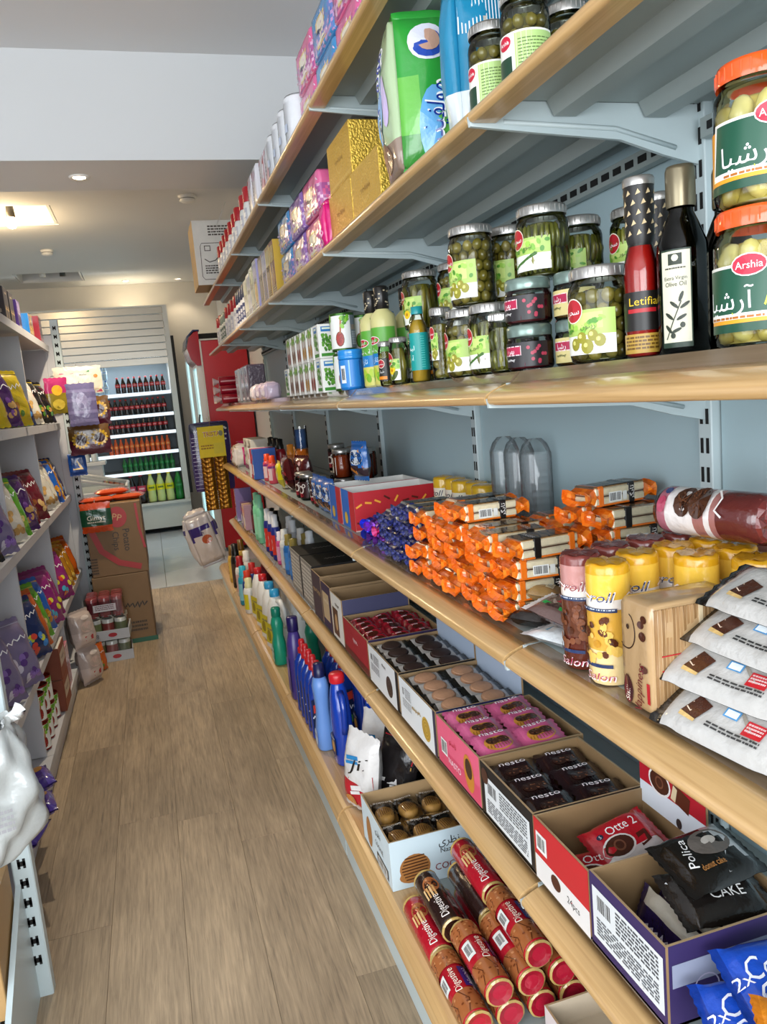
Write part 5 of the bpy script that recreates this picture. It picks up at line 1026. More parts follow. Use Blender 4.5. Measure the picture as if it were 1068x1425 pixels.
def cup_tower():
    t = thing('drink_cup', None, 'cup'); MB().lathe([(.024, 0), (.028, .004), (.032, .19)], 20, 'e07a24').build('cup_body', 'plastic', t); MB().lathe([(.032, .17), (.033, .30)], 20, 'ffffff', close=False).build('clear_top', 'pet', t); MB().lathe([(.0, .195), (.026, .195), (.027, .285), (.0, .285)], 16, '3a5a8a', close=False).build('filling', 'plastic', t); return t
place('ctower', cup_tower, (.69, 3.72, zD), 0, 'tall clear-topped cup with blue filling and orange base')
def thin_pack(c, c2):
    def f():
        t = thing('thin_carton', None, 'carton'); MB().bbox((0, 0, .085), (.05, .13, .17), .001, c, [c, c, c2, c, c, c]).build('carton_body', 'card', t); p = Print(plane_map((0, -.065, .085), (1, 0, 0), (0, 0, 1))); p.rect(-.02, -.06, .02, 0, 'e8e8ec'); p.ell(0, .04, .015, .02, 'd83a3a'); p.mb.build('print', 'label', t); return t
    return f
for i, (c, c2, y, l) in enumerate((('2a5ab0', '3a7ac8', 4.46, 'thin blue carton at the rail'), ('c83a4a', 'b02a3a', 4.54, 'thin red carton beside the thin blue one'), ('dcdce0', 'eeeeea', 4.62, 'thin white carton beside the thin red one'))): place('thin%d' % i, thin_pack(c, c2), (.625-.02, y, zD), FACE, l)
def ribbon_bag():
    t = thing('gift_bag', None, 'bag'); b, mp = puff(.20, .13, .14, .02, lambda fa, a, bb: 'e4dcd6' if abs(a) > .16 else 'd0307a', 8, .03, .008); p = Print(mp('f'), b, .0015); r2 = rnd(4)
    for i in range(14): p.ell(r2.uniform(-.09, .09), r2.uniform(-.06, .06), .009, .008, r2.choice(['f2eee8', 'c8b8ae', 'd86a9a']), 7)
    b.build('bag_body', 'film', t); MB().lathe([(.012, .14), (.03, .165), (.045, .17)], 10, 'd0307a', close=False, smooth=False).build('ribbon_bow', 'film', t); return t
place('gift', ribbon_bag, (.62, 5.62, zD), FACE, 'white bag of sweets tied with a pink ribbon'); 
def spot_box():
    t = thing('spotted_box', None, 'box'); MB().bbox((0, 0, .10), (.17, .11, .20), .002, 'dad6cc').build('box_body', 'card', t); p = Print(plane_map((0, -.055, .1), (1, 0, 0), (0, 0, 1)), eps=.001); r2 = rnd(6)
    for i in range(18): p.ell(r2.uniform(-.075, .075), r2.uniform(-.09, .09), .011, .010, r2.choice(['2a2426', '6a2a30', '88807a']), 8)
    p.rect(-.085, -.1, .085, -.07, '7a2a5a'); p.mb.build('print', 'label', t); return t
place('spot', spot_box, (.66, 5.30, zD), FACE, 'white box with dark spots next to the ribboned bag'); place('spot', None, (.66, 5.10, zD), FACE, 'white box with dark spots, nearer of the two')
YC = squeeze('e6d23a', 'f0dc2a', None, .12, .02, 'e6e0c0')
for i, y in enumerate((4.86, 4.95)): place('yc', YC, (.596, y, zD), FACE, 'small yellow bottle at the rail, %s of two' % ORD[i])
# ================================================================= shelf E: cartons of biscuits
zE = ZS['E']+.0015; XE = .575
KR = '8f7350'
def info_label(p, u0, v0, u1, v1, seed=2, bg='dfe4e6'):
    p.rect(u0, v0, u1, v1, bg); w, h = u1-u0, v1-v0; p.bars(u0+w*.06, v0+h*.55, u0+w*.30, v0+h*.92, bg=bg); p.scribble(u0+w*.36, v0+h*.5, u0+w*.95, v0+h*.93, 6, '4a4e54', seed); p.scribble(u0+w*.06, v0+h*.08, u0+w*.95, v0+h*.44, 6, '5a5e64', seed+1)
def ebox(L, d, h, outc, pr_front, pr_side=None, hb=None, ins=KR, hf=None, backprint=None):
    """open display carton, front -y; pr_side prints on the end that faces the camera (+x before turning)"""
    def f():
        t, P = tray(L, d, h, outc, ins, .004, hf, hb); p = Print(plane_map((0, -d/2, (hf or h)/2), (1, 0, 0), (0, 0, 1)), eps=.0005); pr_front(p, L, hf or h); p.mb.build('front_print', 'label', t)
        if pr_side: q = Print(plane_map((L/2, 0, h/2), (0, 1, 0), (0, 0, 1)), eps=.0005); pr_side(q, d, h); q.mb.build('side_print', 'label', t)
        if backprint: q = Print(plane_map((0, d/2-.004, hb/2), (1, 0, 0), (0, 0, 1)), eps=.0005); backprint(q, L, hb); q.mb.build('flap_print', 'label', t)
        return t
    return f
def put_box(key, fn, y0, y1, d, l, x=XE-.035): return place(key, fn, (x+d/2, (y0+y1)/2, zE), FACE, l)
def pr_purple_f(p, L, h): info_label(p, -L*.46, -h*.36, L*.47, h*.34)
def pr_purple_s(p, d, h): p.rect(-d*.46, -h*.02, d*.46, h*.26, '8f96ac'); p.scribble(-d*.1, h*.02, d*.3, h*.2, 2, '4a4a68', 3); p.ring(-d*.22, -h*.12, .018, .020, 'b8b4cc'); p.text('Donut', d*.16, -h*.28, .02, 'c9c4dc')
put_box('bpur', ebox(.180, .215, .118, ['35265a', '35265a', '2c2050', '2f2254'], pr_purple_f, pr_purple_s), .772, .952, .215, 'purple open carton of donut cakes, nearest on its shelf')
def pr_otte_f(p, L, h): p.rect(-L*.5, -h*.5, L*.5, -h*.1, 'e6e4e2'); p.rect(-L*.5, -h*.1, L*.5, h*.5, 'c4222c'); p.ell(-L*.1, -h*.25, .016, .013, '4a2014'); p.text('24pcs', L*.22, -h*.28, .012, '2a2a2a'); p.rect(-L*.46, h*.0, -L*.25, h*.3, 'e8e8e6'); p.bars(-L*.45, h*.02, -L*.27, h*.28)
def pr_otte_s(p, d, h): p.rect(-d*.46, h*.05, d*.46, h*.42, 'c4222c'); p.rect(d*.15, h*.08, d*.46, h*.38, 'b9c2ca')
def pr_otte_b(p, L, h): p.rect(-L*.5, -h*.1, L*.5, h*.08, 'dfe6ee'); p.rect(-L*.5, h*.08, L*.5, h*.5, 'b81c2c'); p.ell(-.03, h*.16, .030, .024, 'f0ece8', 18); p.ell(-.03, h*.16, .026, .020, '4a2416', 18); p.ring(-.03, h*.16, .008, .011, '7a4a34'); p.poly([(.0, h*.10), (.045, h*.06), (.05, h*.19), (.008, h*.24)], '5a2a18'); p.poly([(.0, h*.10), (.012, h*.09), (.018, h*.2), (.008, h*.22)], 'e3cfa8'); p.poly([(-.01, h*.30), (.04, h*.26), (.045, h*.36), (0, h*.42)], '3f1c12'); p.ring(-.05, h*.36, .010, .012, '6a1018'); p.ell(.02, -h*.06, .007, .009, '3a3230')
put_box('botte', ebox(.172, .215, .112, ['c4222c', 'd9dde2', 'b01c28', 'c4222c'], pr_otte_f, pr_otte_s, .225, backprint=pr_otte_b), .956, 1.128, .215, 'red open carton with a tall printed back flap')
def pr_black_f(p, L, h): info_label(p, -L*.42, -h*.42, L*.44, h*.30, 7); p.ell(-L*.40, h*.28, .016, .016, '4a2a20')
put_box('bblk', ebox(.222, .22, .112, ['1c1716', '1c1716', '1c1716', '2a2220'], pr_black_f), 1.132, 1.354, .22, 'black open carton of dark tartlet packets')
def cookie(p, u, v, r, c1, c2, rings=3):
    p.ell(u, v, r, r, c1, 20)
    for i in range(rings): p.ring(u, v, r*(.25+.25*i), r*(.33+.25*i), c2, 18)
def pr_pink_f(p, L, h): p.rect(-L*.48, -h*.45, L*.48, -h*.1, 'd84a6c'); p.ell(L*.26, -.004, .026, .040, 'c9822c', 16, .2); p.ell(L*.26, .006, .018, .022, '3f2418', 14, .2); p.text('NASTO', -L*.08, -h*.22, .014, 'f8e8ee', fit=.07); p.bars(-L*.4, -h*.2, -L*.25, h*.12); p.text('ﻮﺘﺳﺎﻧ', -L*.1, h*.22, .014, 'c01a3c')
put_box('bpink', ebox(.238, .235, .112, ['e2607e', 'e2607e', 'd9506e', KR], pr_pink_f), 1.360, 1.598, .235, 'pink open carton heaped with pink tartlet packets')
def pr_cream_f(p, L, h): p.rect(-L*.5, -h*.5, L*.44, h*.5, 'e4e8ea'); p.rect(L*.44, -h*.5, L*.5, h*.5, '2a2a44'); cookie(p, L*.24, -h*.12, .030, 'c9a440', 'a47c26'); p.text('Golden', -L*.02, h*.05, .018, 'a8842a', rot=.1, fit=.07); info_label(p, -L*.42, -h*.2, -L*.14, h*.38, 3, 'e4e8ea')
put_box('bcream', ebox(.268, .225, .112, ['2c2a4a', '8f9cb8', '2a2848', '1f2a5c'], pr_cream_f, None, .20, backprint=lambda p, L, h: p.rect(-L*.5, -h*.5, L*.5, h*.5, 'a9b8cc')), 1.608, 1.876, .225, 'white-fronted carton of pale swirl biscuits')
def pr_dark_f(p, L, h): p.rect(-L*.5, -h*.5, L*.42, h*.5, 'dfe2e2'); cookie(p, L*.2, -h*.1, .030, '2f201c', '5a463c', 3); info_label(p, -L*.44, -h*.2, -L*.1, h*.38, 5, 'dfe2e2'); p.text('Nat', L*.05, h*.3, .016, '2a2a2a')
put_box('bdark', ebox(.285, .225, .112, ['1a1616', '8f9cb8', '1a1616', '1a1616'], pr_dark_f, None, .20, backprint=lambda p, L, h: p.rect(-L*.5, -h*.5, L*.5, h*.5, 'a9b8cc')), 1.888, 2.173, .225, 'white-fronted carton of dark swirl biscuits')
def pr_red_f(p, L, h): p.text('ﺮﻣﺍ', 0, h*.1, .024, 'f0d8d8'); p.rect(-L*.5, -h*.5, L*.5, -h*.3, '5a1018')
put_box('bred', ebox(.30, .24, .115, ['9c1c28', '9c1c28', '2a1c44', '2a1c44'], pr_red_f), 2.185, 2.485, .24, 'dark red carton full of red foil packets')
def pr_wh(p, L, h): p.rect(-L*.4, -h*.4, L*.1, h*.2, '5a3a28'); p.ell(-L*.1, -h*.1, .02, .03, 'c9a070'); p.text('Milk', L*.1, h*.3, .02, '3a2418')
put_box('bwh', ebox(.16, .24, .165, ['e2e0da', 'dad8d2', '5a4030', '3a3a5a'], pr_wh), 2.495, 2.655, .24, 'tall white open carton with a brown picture'); put_box('bkr', ebox(.15, .24, .172, ['3a2a4a', '6a5040', '4a3a30', KR], lambda p, L, h: (p.rect(-L*.4, -h*.3, L*.3, h*.3, 'c9b08a'), p.text('Bon', 0, .02, .03, 'e8d8c0'))), 2.664, 2.814, .24, 'tall dark carton, empty, kraft inside'); put_box('bbr', ebox(.16, .25, .180, ['4a3a44', '5a4a40', '3a2c2c', KR], lambda p, L, h: p.text('Coffee', 0, .02, .03, 'c9a878')), 2.824, 2.984, .25, 'tall brown carton, empty, third from the red foil one')
def closed_black():
    t = thing('carton', None, 'box'); L, d, h = .24, .25, .185; MB().bbox((0, 0, h/2), (L, d, h), .002, '14110f', ['14110f', '1c1917', '8a8680', '14110f', '14110f', '14110f']).build('box_body', 'card', t); p = Print(plane_map((0, -d/2, h/2), (1, 0, 0), (0, 0, 1)), eps=.0006); p.scribble(-L*.42, -h*.42, L*.42, h*.42, 9, 'dcd8d0', 4, .7); p.mb.build('front_print', 'label', t)
    q = Print(plane_map((0, 0, h), (0, 1, 0), (-1, 0, 0)), eps=.0006); q.text('Dark', 0, 0, .03, 'c9c4bc'); q.mb.build('top_print', 'label', t); return t
place('bbig', closed_black, (.67, 3.12, zE), FACE, 'black closed carton with white scribbled front'); place('bbig', None, (.67, 3.375, zE), FACE, 'black closed carton with white scribbled front, farther one')
# contents
def tart(c, crust, fill, txt, heart):
    def f():
        t = thing('tartlet_packet', None, 'packet'); b, mp = packet(.096, .074, .018, c, .010, 16, 10, .0022, None, 3, 1); p = Print(mp, b, .0007)
        p.ell(.002, -.008, .032, .022, crust, 18)
        for i in range(9): p.line([(-.026+i*.0066, -.026+abs(i-4)*.0016), (-.024+i*.006, -.012)], .0016, '8a5a1c' if crust != '2c1814' else '120a08')
        p.ell(-.008, -.002, .016, .011, fill, 12); p.ell(.012, -.002, .016, .011, fill, 12); r2 = rnd(2)
        for i in range(12): p.ell(r2.uniform(-.02, .024), r2.uniform(-.009, .006), .0025, .002, r2.choice(['6a4430', '8a6248', '24120a']), 6)
        p.text(txt, 0, .026, .012, 'f6eef2', fit=.055); b.build('wrapper', 'film', t); s = MB(); s.grid(lambda u, v: ((u-.5)*.08, -.002+.01*(v-.5), .0005), 6, 1, 'b9b2a4'); s.build('back_seam', 'film', t); return t
    return f
TP = tart('c75a86', 'c98a3a', '4a2a1c', 'nasto', 1); TK = tart('241014', '2c1814', '3a2018', 'nesto', 0)
rr = rnd(12)
SIDE = ('rail side', 'inner side')
for i in range(6):
    a, b_ = i % 2, i//2; place('tp', TP, (.599+a*.101+rr.uniform(-.003, .003), 1.408+b_*.071, zE+.094), (.24, rr.uniform(-.05, .05), rr.uniform(-.08, .08)), 'pink tartlet packet, %s from the near end on the %s of the pink carton' % (ORD[b_], SIDE[a]), 'pink tartlet packets in the pink carton')
for i in range(6):
    a, b_ = i % 2, i//2; place('tk', TK, (.599+a*.100+rr.uniform(-.002, .002), 1.174+b_*.069, zE+.072), (.24, rr.uniform(-.05, .05), rr.uniform(-.08, .08)), 'black tartlet packet, %s from the near end on the %s of the black carton' % (ORD[b_], SIDE[a]), 'black tartlet packets in the black carton')
def swirl(c1, c2):
    def f():
        t = thing('biscuit_packet', None, 'packet'); b, mp = packet(.112, .066, .015, lambda x, y: 'c6c9ca' if abs(x) > .040 or abs(y) > .028 else 'b0aaa4', .011, 16, 9, .0020, '16130f', 5, 1); p = Print(mp, b, .0006); p.ell(0, 0, .033, .029, c1, 20)
        for i in range(4): p.ring(0, 0, .007+i*.007, .009+i*.007, c2, 20, .88)
        b.build('wrapper', 'film', t); MB().lathe([(.029, .0165), (.031, .0180), (.026, .0200), (0, .0205)], 18, c1, sq=(1, .88), close=False).build('biscuit', 'food', t); return t
    return f
SC_, SD = swirl('b88a6a', 'd9b08c'), swirl('33211c', '5c463c')
for kk, fn, y0, nm, sp in (('sc', SC_, 1.647, 'pale', .0635), ('sd', SD, 1.928, 'dark', .068)):
    for i in range(8):
        a, b_ = i % 2, i//2; place(kk, fn, (.601+a*.101+rr.uniform(-.002, .002), y0+b_*sp, zE+.088), (.18, rr.uniform(-.05, .05), rr.uniform(-.08, .08)), '%s swirl biscuit packet, %s from the near end on the %s of its carton' % (nm, ORD[b_], SIDE[a]), '%s swirl biscuits in their carton' % nm, .92)
RF = flat('chocolate_packet', .085, .055, .024, lambda x, y: 'a01a2a' if (int((x+1)*90)+int((y+1)*90)) % 3 else '7a1220', lambda p: (p.ell(0, 0, .02, .013, '4a1c14', 10), p.text('ﺮﻣﺍ', -.01, .012, .010, 'f2dcdc')), 8, '8a1422')
for i in range(15):
    a, b_ = i % 3, i//3; place('rf', RF, (.588+a*.073, 2.222+b_*.054, zE+.080), (.42, rr.uniform(-.2, .2), rr.uniform(-.25, .25)), 'red foil chocolate packet, %s from the rail in row %s of the dark red carton' % (ORD[a], ('one', 'two', 'three', 'four', 'five')[b_]), 'red foil packets in the dark red carton', .86)
def pr_otte(p): p.ell(-.022, -.012, .030, .020, 'f0ece8', 18); p.ell(-.022, -.012, .026, .017, '4a2416', 18); p.ring(-.022, -.012, .007, .010, '7a4a34'); p.poly([(.012, -.03), (.034, -.026), (.036, -.004), (.016, -.006)], '4a2014'); p.text('Otte 2', .004, .018, .016, 'ffffff', fit=.06); p.ell(-.040, .016, .006, .005, '22304a'); p.text('5', -.040, .016, .006, 'ffffff')
OT = flat('wafer_packet', .125, .085, .030, lambda x, y: 'c01c2a' if y > -.028 else 'e2dedc', pr_otte, 9, 'a81824')
for i, (x, y, z, r, l) in enumerate(((.612, 1.035, .022, (.30, -.10, -.25), 'red wafer packet leaning at the front of the red carton'), (.668, 1.060, .048, (.36, -.12, .12), 'red wafer packet on top, at the back of the red carton'), (.64, 1.045, .006, (0, 0, .05), 'red wafer packet flat on the floor of the red carton'))): place('ot', OT, (x, y, zE+z), r, l)
def pr_donut(p): p.ell(.012, .012, .034, .022, '6a625c', 18); p.ell(.012, .014, .012, .007, 'b9b2aa', 12); p.text('Polica', -.034, .006, .014, 'f4f4f2', rot=1.3, fit=.05); p.text('donut cake', -.012, -.022, .010, 'c98a4a', fit=.04); p.poly([(.0, -.04), (.058, -.03), (.058, .0), (.02, -.01)], 'cdd0d2')
DN = flat('donut_packet', .135, .098, .034, lambda x, y: '16120f' if x < .035 - y*.5 else 'c4c7c9', pr_donut, 11, '1a1614')
def pr_dn2(p): p.text('DONUT', 0, .014, .020, 'f4f4f2', fit=.075); p.text('CAKE', .008, -.012, .017, 'f4f4f2', fit=.05); p.poly([(-.06, .03), (-.03, .04), (-.035, 0)], 'c9ccce')
DM = flat('donut_packet', .135, .095, .034, '1b1715', pr_dn2, 12, '2a2624')
place('dm', DM, (.672, .845, zE+.088), (.25, .0, -.12), 'black donut cake packet under the silver-ended one'); place('dn', DN, (.680, .872, zE+.122), (.25, .0, .10), 'black donut packet with a silver end, topmost in the purple carton')
EW = flat('wafer_packet', .135, .085, .030, lambda x, y: '2a1d4a' if abs(y) < .028 else 'cfc8b8', lambda p: p.text('ﺮﻔﯾﻭ', 0, 0, .02, 'e8e2f2'), 15, '2a1d4a')
for i in range(3): place('ew', EW, (.622+i*.034, .865, zE+.006), (1.2, 0, -1.57), 'purple wafer packet standing on edge in the purple carton, %s from the red carton' % ORD[i])
place('rx', None, (.612, .845, zE+.006), (.25, .1, -.2), 'dark brown packet slumped in the front of the purple carton')
def pr_coca(p): p.text('Coco', -.022, .014, .030, 'f4f8ff', slant=.2, fit=.07); p.text('Caca', -.022, -.018, .028, 'f4f8ff', slant=.2, fit=.065); p.text('2x', -.062, .004, .016, 'f4f8ff'); p.scribble(-.05, -.034, -.01, -.018, 2, 'c9d6f4', 3)
CC = flat('wafer_packet', .155, .105, .032, '1d4fc0', pr_coca, 13, '153a98')
for i, (x, y, z, r, l) in enumerate(((.645, .680, .0, (0, 0, -.15), 'blue wafer packet at the bottom of the near pile'), (.622, .690, .033, (.30, 0, -.25), 'blue wafer packet second in the near pile, bold white letters'), (.662, .700, .066, (.34, 0, -.15), 'blue wafer packet on top of the near pile'))): place('cc', CC, (x, y, zE+z), r, l)
OP = flat('snack_packet', .12, .09, .03, lambda x, y: 'e08a24' if y > -.01 else '6a3a18', lambda p: p.ell(0, -.02, .03, .014, 'c9a060', 12), 14, 'd07a1c'); place('op', OP, (.615, .612, zE+.075), (.25, .1, -.5), 'orange and brown packet on the nearest blue ones')
# bottles at the far end of shelf E
PB = {'blue': squeeze('2a6ab0', '8a7a3c', None, .20, .030, '4a8ad0'), 'white': squeeze('e4e4e0', 'e8e8e4', None, .205, .030, 'c9ccd0'), 'pink': squeeze('d0508a', 'f0e4ea', None, .175, .022, 'e8a0c0'), 'mint': squeeze('7fd0a4', '8ad8b0', None, .30, .028, '9ae0bc'), 'navy': squeeze('2a3488', 'e8e8ec', None, .25, .026, 'd83a30'), 'dark': squeeze('3a1a24', '1a1a1c', None, .22, .028, '6a2a34'), 'clear': squeeze('b8bcc4', 'd8dce0', None, .23, .03, '8a90a0')}
for i, (k, x, y) in enumerate((('blue', .585, 3.62), ('clear', .66, 3.60), ('blue', .585, 3.76), ('blue', .66, 3.72), ('white', .59, 3.90), ('white', .665, 3.86), ('pink', .580, 4.02), ('clear', .65, 4.0), ('clear', .66, 4.15), ('navy', .582, 4.15), ('navy', .582, 4.28), ('navy', .582, 4.42), ('dark', .64, 4.5), ('dark', .64, 4.64), ('mint', .582, 4.72), ('mint', .582, 4.86), ('dark', .60, 5.02), ('dark', .60, 5.14))):
    lab = {'blue': 'blue lotion bottle with a khaki pump', 'white': 'white lotion bottle', 'pink': 'slim pink bottle', 'mint': 'tall mint green bottle', 'navy': 'navy bottle with a red label and white cap', 'dark': 'dark maroon bottle', 'clear': 'pale grey spray bottle'}[k]
    place('pb'+k, PB[k], (x, y, zE), FACE, '%s, %s counted from the black cartons' % (lab, ORD[i]), 'toiletry bottles at the far end of the carton shelf')
for i in range(3): place('thinx%d' % i, thin_pack(('b08a9a', 'c9a48a', '6a4a7a')[i], ('c8a0b0', 'd8b8a0', '7a5a8a')[i]), (.61, 5.3+i*.09, zE), FACE, '%s carton at the very end of the carton shelf' % ('mauve', 'beige', 'purple')[i])
# ================================================================= shelf F: snacks and cleaning products
zF = ZS['F']+.0015
def loft(b, secs, col, n=20, cap=True):
    """secs = [(z, rx, ry, cx, cy, e[, colour])] superellipse rings"""
    vs = []; fs = []; fc = []
    for s_ in secs:
        for k in range(n):
            a = 2*PI*k/n; c, s = math.cos(a), math.sin(a); e = 2/s_[5]; vs.append((s_[3]+s_[1]*abs(c)**e*(1 if c >= 0 else -1), s_[4]+s_[2]*abs(s)**e*(1 if s >= 0 else -1), s_[0]))
    for i in range(len(secs)-1):
        for k in range(n): fs.append((i*n+k, i*n+(k+1) % n, (i+1)*n+(k+1) % n, (i+1)*n+k)); fc.append(secs[i][6] if len(secs[i]) > 6 else col)
    if cap: fs += [tuple(range(n))[::-1], tuple((len(secs)-1)*n+k for k in range(n))]; fc += [col, col]
    return b.add(vs, fs, fc, True)
def S(z, rx, ry=None, cx=0., cy=0., e=2.6): return (z, rx, ry if ry is not None else rx, cx, cy, e)
def big_blue():
    t = thing('detergent_bottle', None, 'bottle'); b = MB(); loft(b, [S(0, .044, .030), S(.006, .048, .034), S(.11, .048, .034), S(.17, .046, .033), S(.215, .040, .030, -.004), S(.245, .030, .026, -.008), S(.265, .022, .022, -.010, 0, 2), S(.275, .021, .021, -.010, 0, 2)], '1c45b4', 24); b.build('bottle_body', 'gloss', t)
    MB().tube([(.020, 0, .245), (.044, 0, .232), (.053, 0, .19), (.050, 0, .14), (.044, 0, .115)], [.012, .012, .011, .011, .013], '1a3fa6', 10).build('handle', 'gloss', t)
    MB().lathe([(.024, .272), (.026, .275), (.026, .298), (.022, .304), (0, .305)], 22, 'd0202c', (-.010, 0, 0), close=False).build('cap', 'plastic', t)
    p = Print(lambda u, v, e: (u, -.0342-e-.0*abs(u), v)); p.poly([(-.03, .03), (.03, .03), (.034, .09), (0, .11), (-.034, .09)], '16205a'); p.ell(0, .06, .02, .02, 'd8a03a', 14); p.text('ﺖﻓﺎﺳ', 0, .088, .014, 'ffffff'); p.mb.build('label', 'label', t); return t
place('bigblue', big_blue, (.488, 2.425, zF), FACE, 'big blue detergent bottle with red cap, nearest of the bottles'); place('bigblue', None, (.60, 2.40, zF), FACE, 'big blue detergent bottle in the second row by the snack bags'); place('bigblue', None, (.60, 2.56, zF), FACE, 'big blue detergent bottle in the second row behind the light blue one'); place('bigblue', None, (.71, 2.42, zF), FACE, 'big blue detergent bottle in the back row')
def light_blue():
    t = thing('softener_bottle', None, 'bottle'); b = MB(); loft(b, [S(0, .034, .026), S(.006, .038, .03), S(.07, .037, .03), S(.14, .026, .023), S(.19, .030, .026), S(.225, .034, .029), S(.25, .026, .024), S(.262, .016, .016, 0, 0, 2)], '6f9be0', 22); b.build('bottle_body', 'plastic', t); MB().lathe([(.019, .255), (.020, .26), (.017, .305), (0, .306)], 18, '1a2050', close=False).build('cap', 'plastic', t); p = Print(lambda u, v, e: (u, -.0305-e, v)); p.ell(0, .045, .024, .030, 'c9dcf6', 16); p.text('Soft', 0, .05, .014, '2a4a9a'); p.mb.build('label', 'label', t); return t
place('lightblue', light_blue, (.452, 2.555, zF), FACE, 'light blue waisted softener bottle')
def toilet_cleaner():
    t = thing('cleaner_bottle', None, 'bottle'); b = MB(); loft(b, [S(0, .036, .020), S(.005, .040, .023), S(.16, .040, .023), S(.20, .036, .021), S(.225, .020, .018), S(.235, .014, .014, 0, 0, 2)], '1d3f9e', 20); b.build('bottle_body', 'gloss', t); MB().lathe([(.017, .230), (.018, .234), (.018, .250), (.011, .256), (.013, .272), (.010, .284), (0, .286)], 16, 'c22228', close=False).build('cap', 'plastic', t)
    p = Print(lambda u, v, e: (u, -.0232-e, v)); p.rect(-.036, .02, .036, .15, '14224a'); p.poly([(-.03, .13), (.02, .145), (.02, .115), (-.03, .10)], 'd8402c'); p.text('ﮏﯿﺑ', 0, .085, .03, 'f0f4ff'); p.ell(.01, .04, .018, .014, '4aa04a', 12); p.mb.build('label', 'label', t); return t
k = 0
for y in (2.645, 2.715, 2.785, 2.855, 2.925):
    place('tcl', toilet_cleaner, (.462, y, zF), 0, 'dark blue cleaner bottle with red nozzle cap, %s in the front row' % ORD[k], 'dark blue cleaner bottles'); k += 1
for k, y in enumerate((2.68, 2.75, 2.82, 2.89)): place('tcl', None, (.565, y, zF), 0, 'dark blue cleaner bottle with red nozzle cap, %s in the second row' % ORD[k], 'dark blue cleaner bottles')
def purple_bt():
    t = thing('cleaner_bottle', None, 'bottle'); b = MB(); loft(b, [S(0, .038, .030), S(.006, .042, .034), S(.17, .042, .034), S(.225, .039, .032), S(.268, .024, .022), S(.285, .018, .018, 0, 0, 2)], '4a3a86', 22); b.build('bottle_body', 'plastic', t); MB().lathe([(.022, .28), (.023, .284), (.023, .335), (.020, .34), (0, .34)], 20, '231a55', close=False).build('cap', 'plastic', t); p = Print(lambda u, v, e: (u, -.0342-e, v)); p.rect(-.03, .03, .03, .17, '5f4f9c'); p.ell(0, .12, .02, .03, '8a7ac0', 14); p.mb.build('label', 'label', t); return t
place('purpb', purple_bt, (.455, 3.065, zF), FACE, 'tall matt purple cleaner bottle')
def green_bt(c='1d9a7a'):
    def f():
        t = thing('dish_soap_bottle', None, 'bottle'); b = MB(); loft(b, [S(0, .036, .028), S(.006, .040, .032), S(.10, .039, .031), S(.135, .027, .024), S(.165, .030, .026), S(.19, .034, .029), S(.215, .026, .023), S(.23, .016, .016, 0, 0, 2)], c, 22); b.build('bottle_body', 'plastic', t); MB().lathe([(.020, .225), (.022, .228), (.022, .262), (.018, .268), (0, .268)], 18, '17826a', close=False).build('cap', 'plastic', t)
        p = Print(lambda u, v, e: (u, -.0318-e, v)); p.rect(-.033, .018, .033, .088, 'bfe0d6'); p.text('Rika', 0, .065, .016, '1a5a4a', slant=.2); p.ell(.006, .036, .02, .013, '8fc8b4', 12); p.mb.build('label', 'label', t); return t
    return f
place('greenb', green_bt(), (.452, 3.52, zF), FACE, 'green waisted dish soap bottle at the rail'); place('greenb', None, (.57, 3.30, zF), FACE, 'green waisted dish soap bottle behind the purple one')
def jug(cap, body, lab, h=.27):
    def f():
        t = thing('bleach_jug', None, 'jug'); b = MB(); k = h/.27; loft(b, [S(0, .058, .042), S(.006*k, .063, .047), S(.12*k, .063, .047), S(.16*k, .058, .044), S(.20*k, .042, .036, -.012), S(.225*k, .024, .024, -.022), S(.24*k, .018, .018, -.024, 0, 2)], body, 24); b.build('jug_body', 'plastic', t)
        MB().tube([(-.004, 0, .215*k), (.034, 0, .222*k), (.066, 0, .19*k), (.070, 0, .145*k), (.060, 0, .115*k)], [.013, .012, .011, .011, .014], body, 10).build('handle', 'plastic', t); MB().lathe([(.021, .236*k), (.022, .239*k), (.021, .266*k), (0, .27*k)], 20, cap, (-.024, 0, 0), close=False).build('cap', 'plastic', t)
        p = Print(lambda u, v, e: (u, -.0472-e, v)); p.rect(-.05, .015, .05, .125*k, lab); p.ell(-.015, .07*k, .022, .026, '9a8a1c' if lab != 'e8e8e4' else 'c8303a', 14); p.text('ﺲﮑﺘﯾﺍﻭ', .008, .10*k, .018, '2a4a8a'); p.rect(-.05, .015, .05, .035, 'e8e8e4'); p.mb.build('label', 'label', t); return t
    return f
JB1 = jug('3aa0d0', 'e8e8e4', 'd9cc2a'); JR1 = jug('c8262c', 'e8e8e4', 'd9cc2a', .29)
for kk, fn, x, y, l in (('jb1', JB1, .492, 3.72, 'white bleach jug with yellow label and blue cap, nearest'), ('jb1', None, .492, 3.90, 'white bleach jug with yellow label and blue cap, second'), ('jb1', None, .60, 3.80, 'white bleach jug with blue cap in the back row, near'), ('jb1', None, .60, 3.98, 'white bleach jug with blue cap in the back row, far'), ('jr1', JR1, .490, 4.13, 'white bleach jug with red cap beside the blue-capped ones'), ('jr1', None, .490, 4.32, 'white bleach jug with red cap, second of its kind'), ('jr1', None, .60, 4.25, 'white bleach jug with red cap in the back row')): place(kk, fn, (x, y, zF), FACE*.85, l, None, 1.12 if kk == 'jb1' else 1.02)
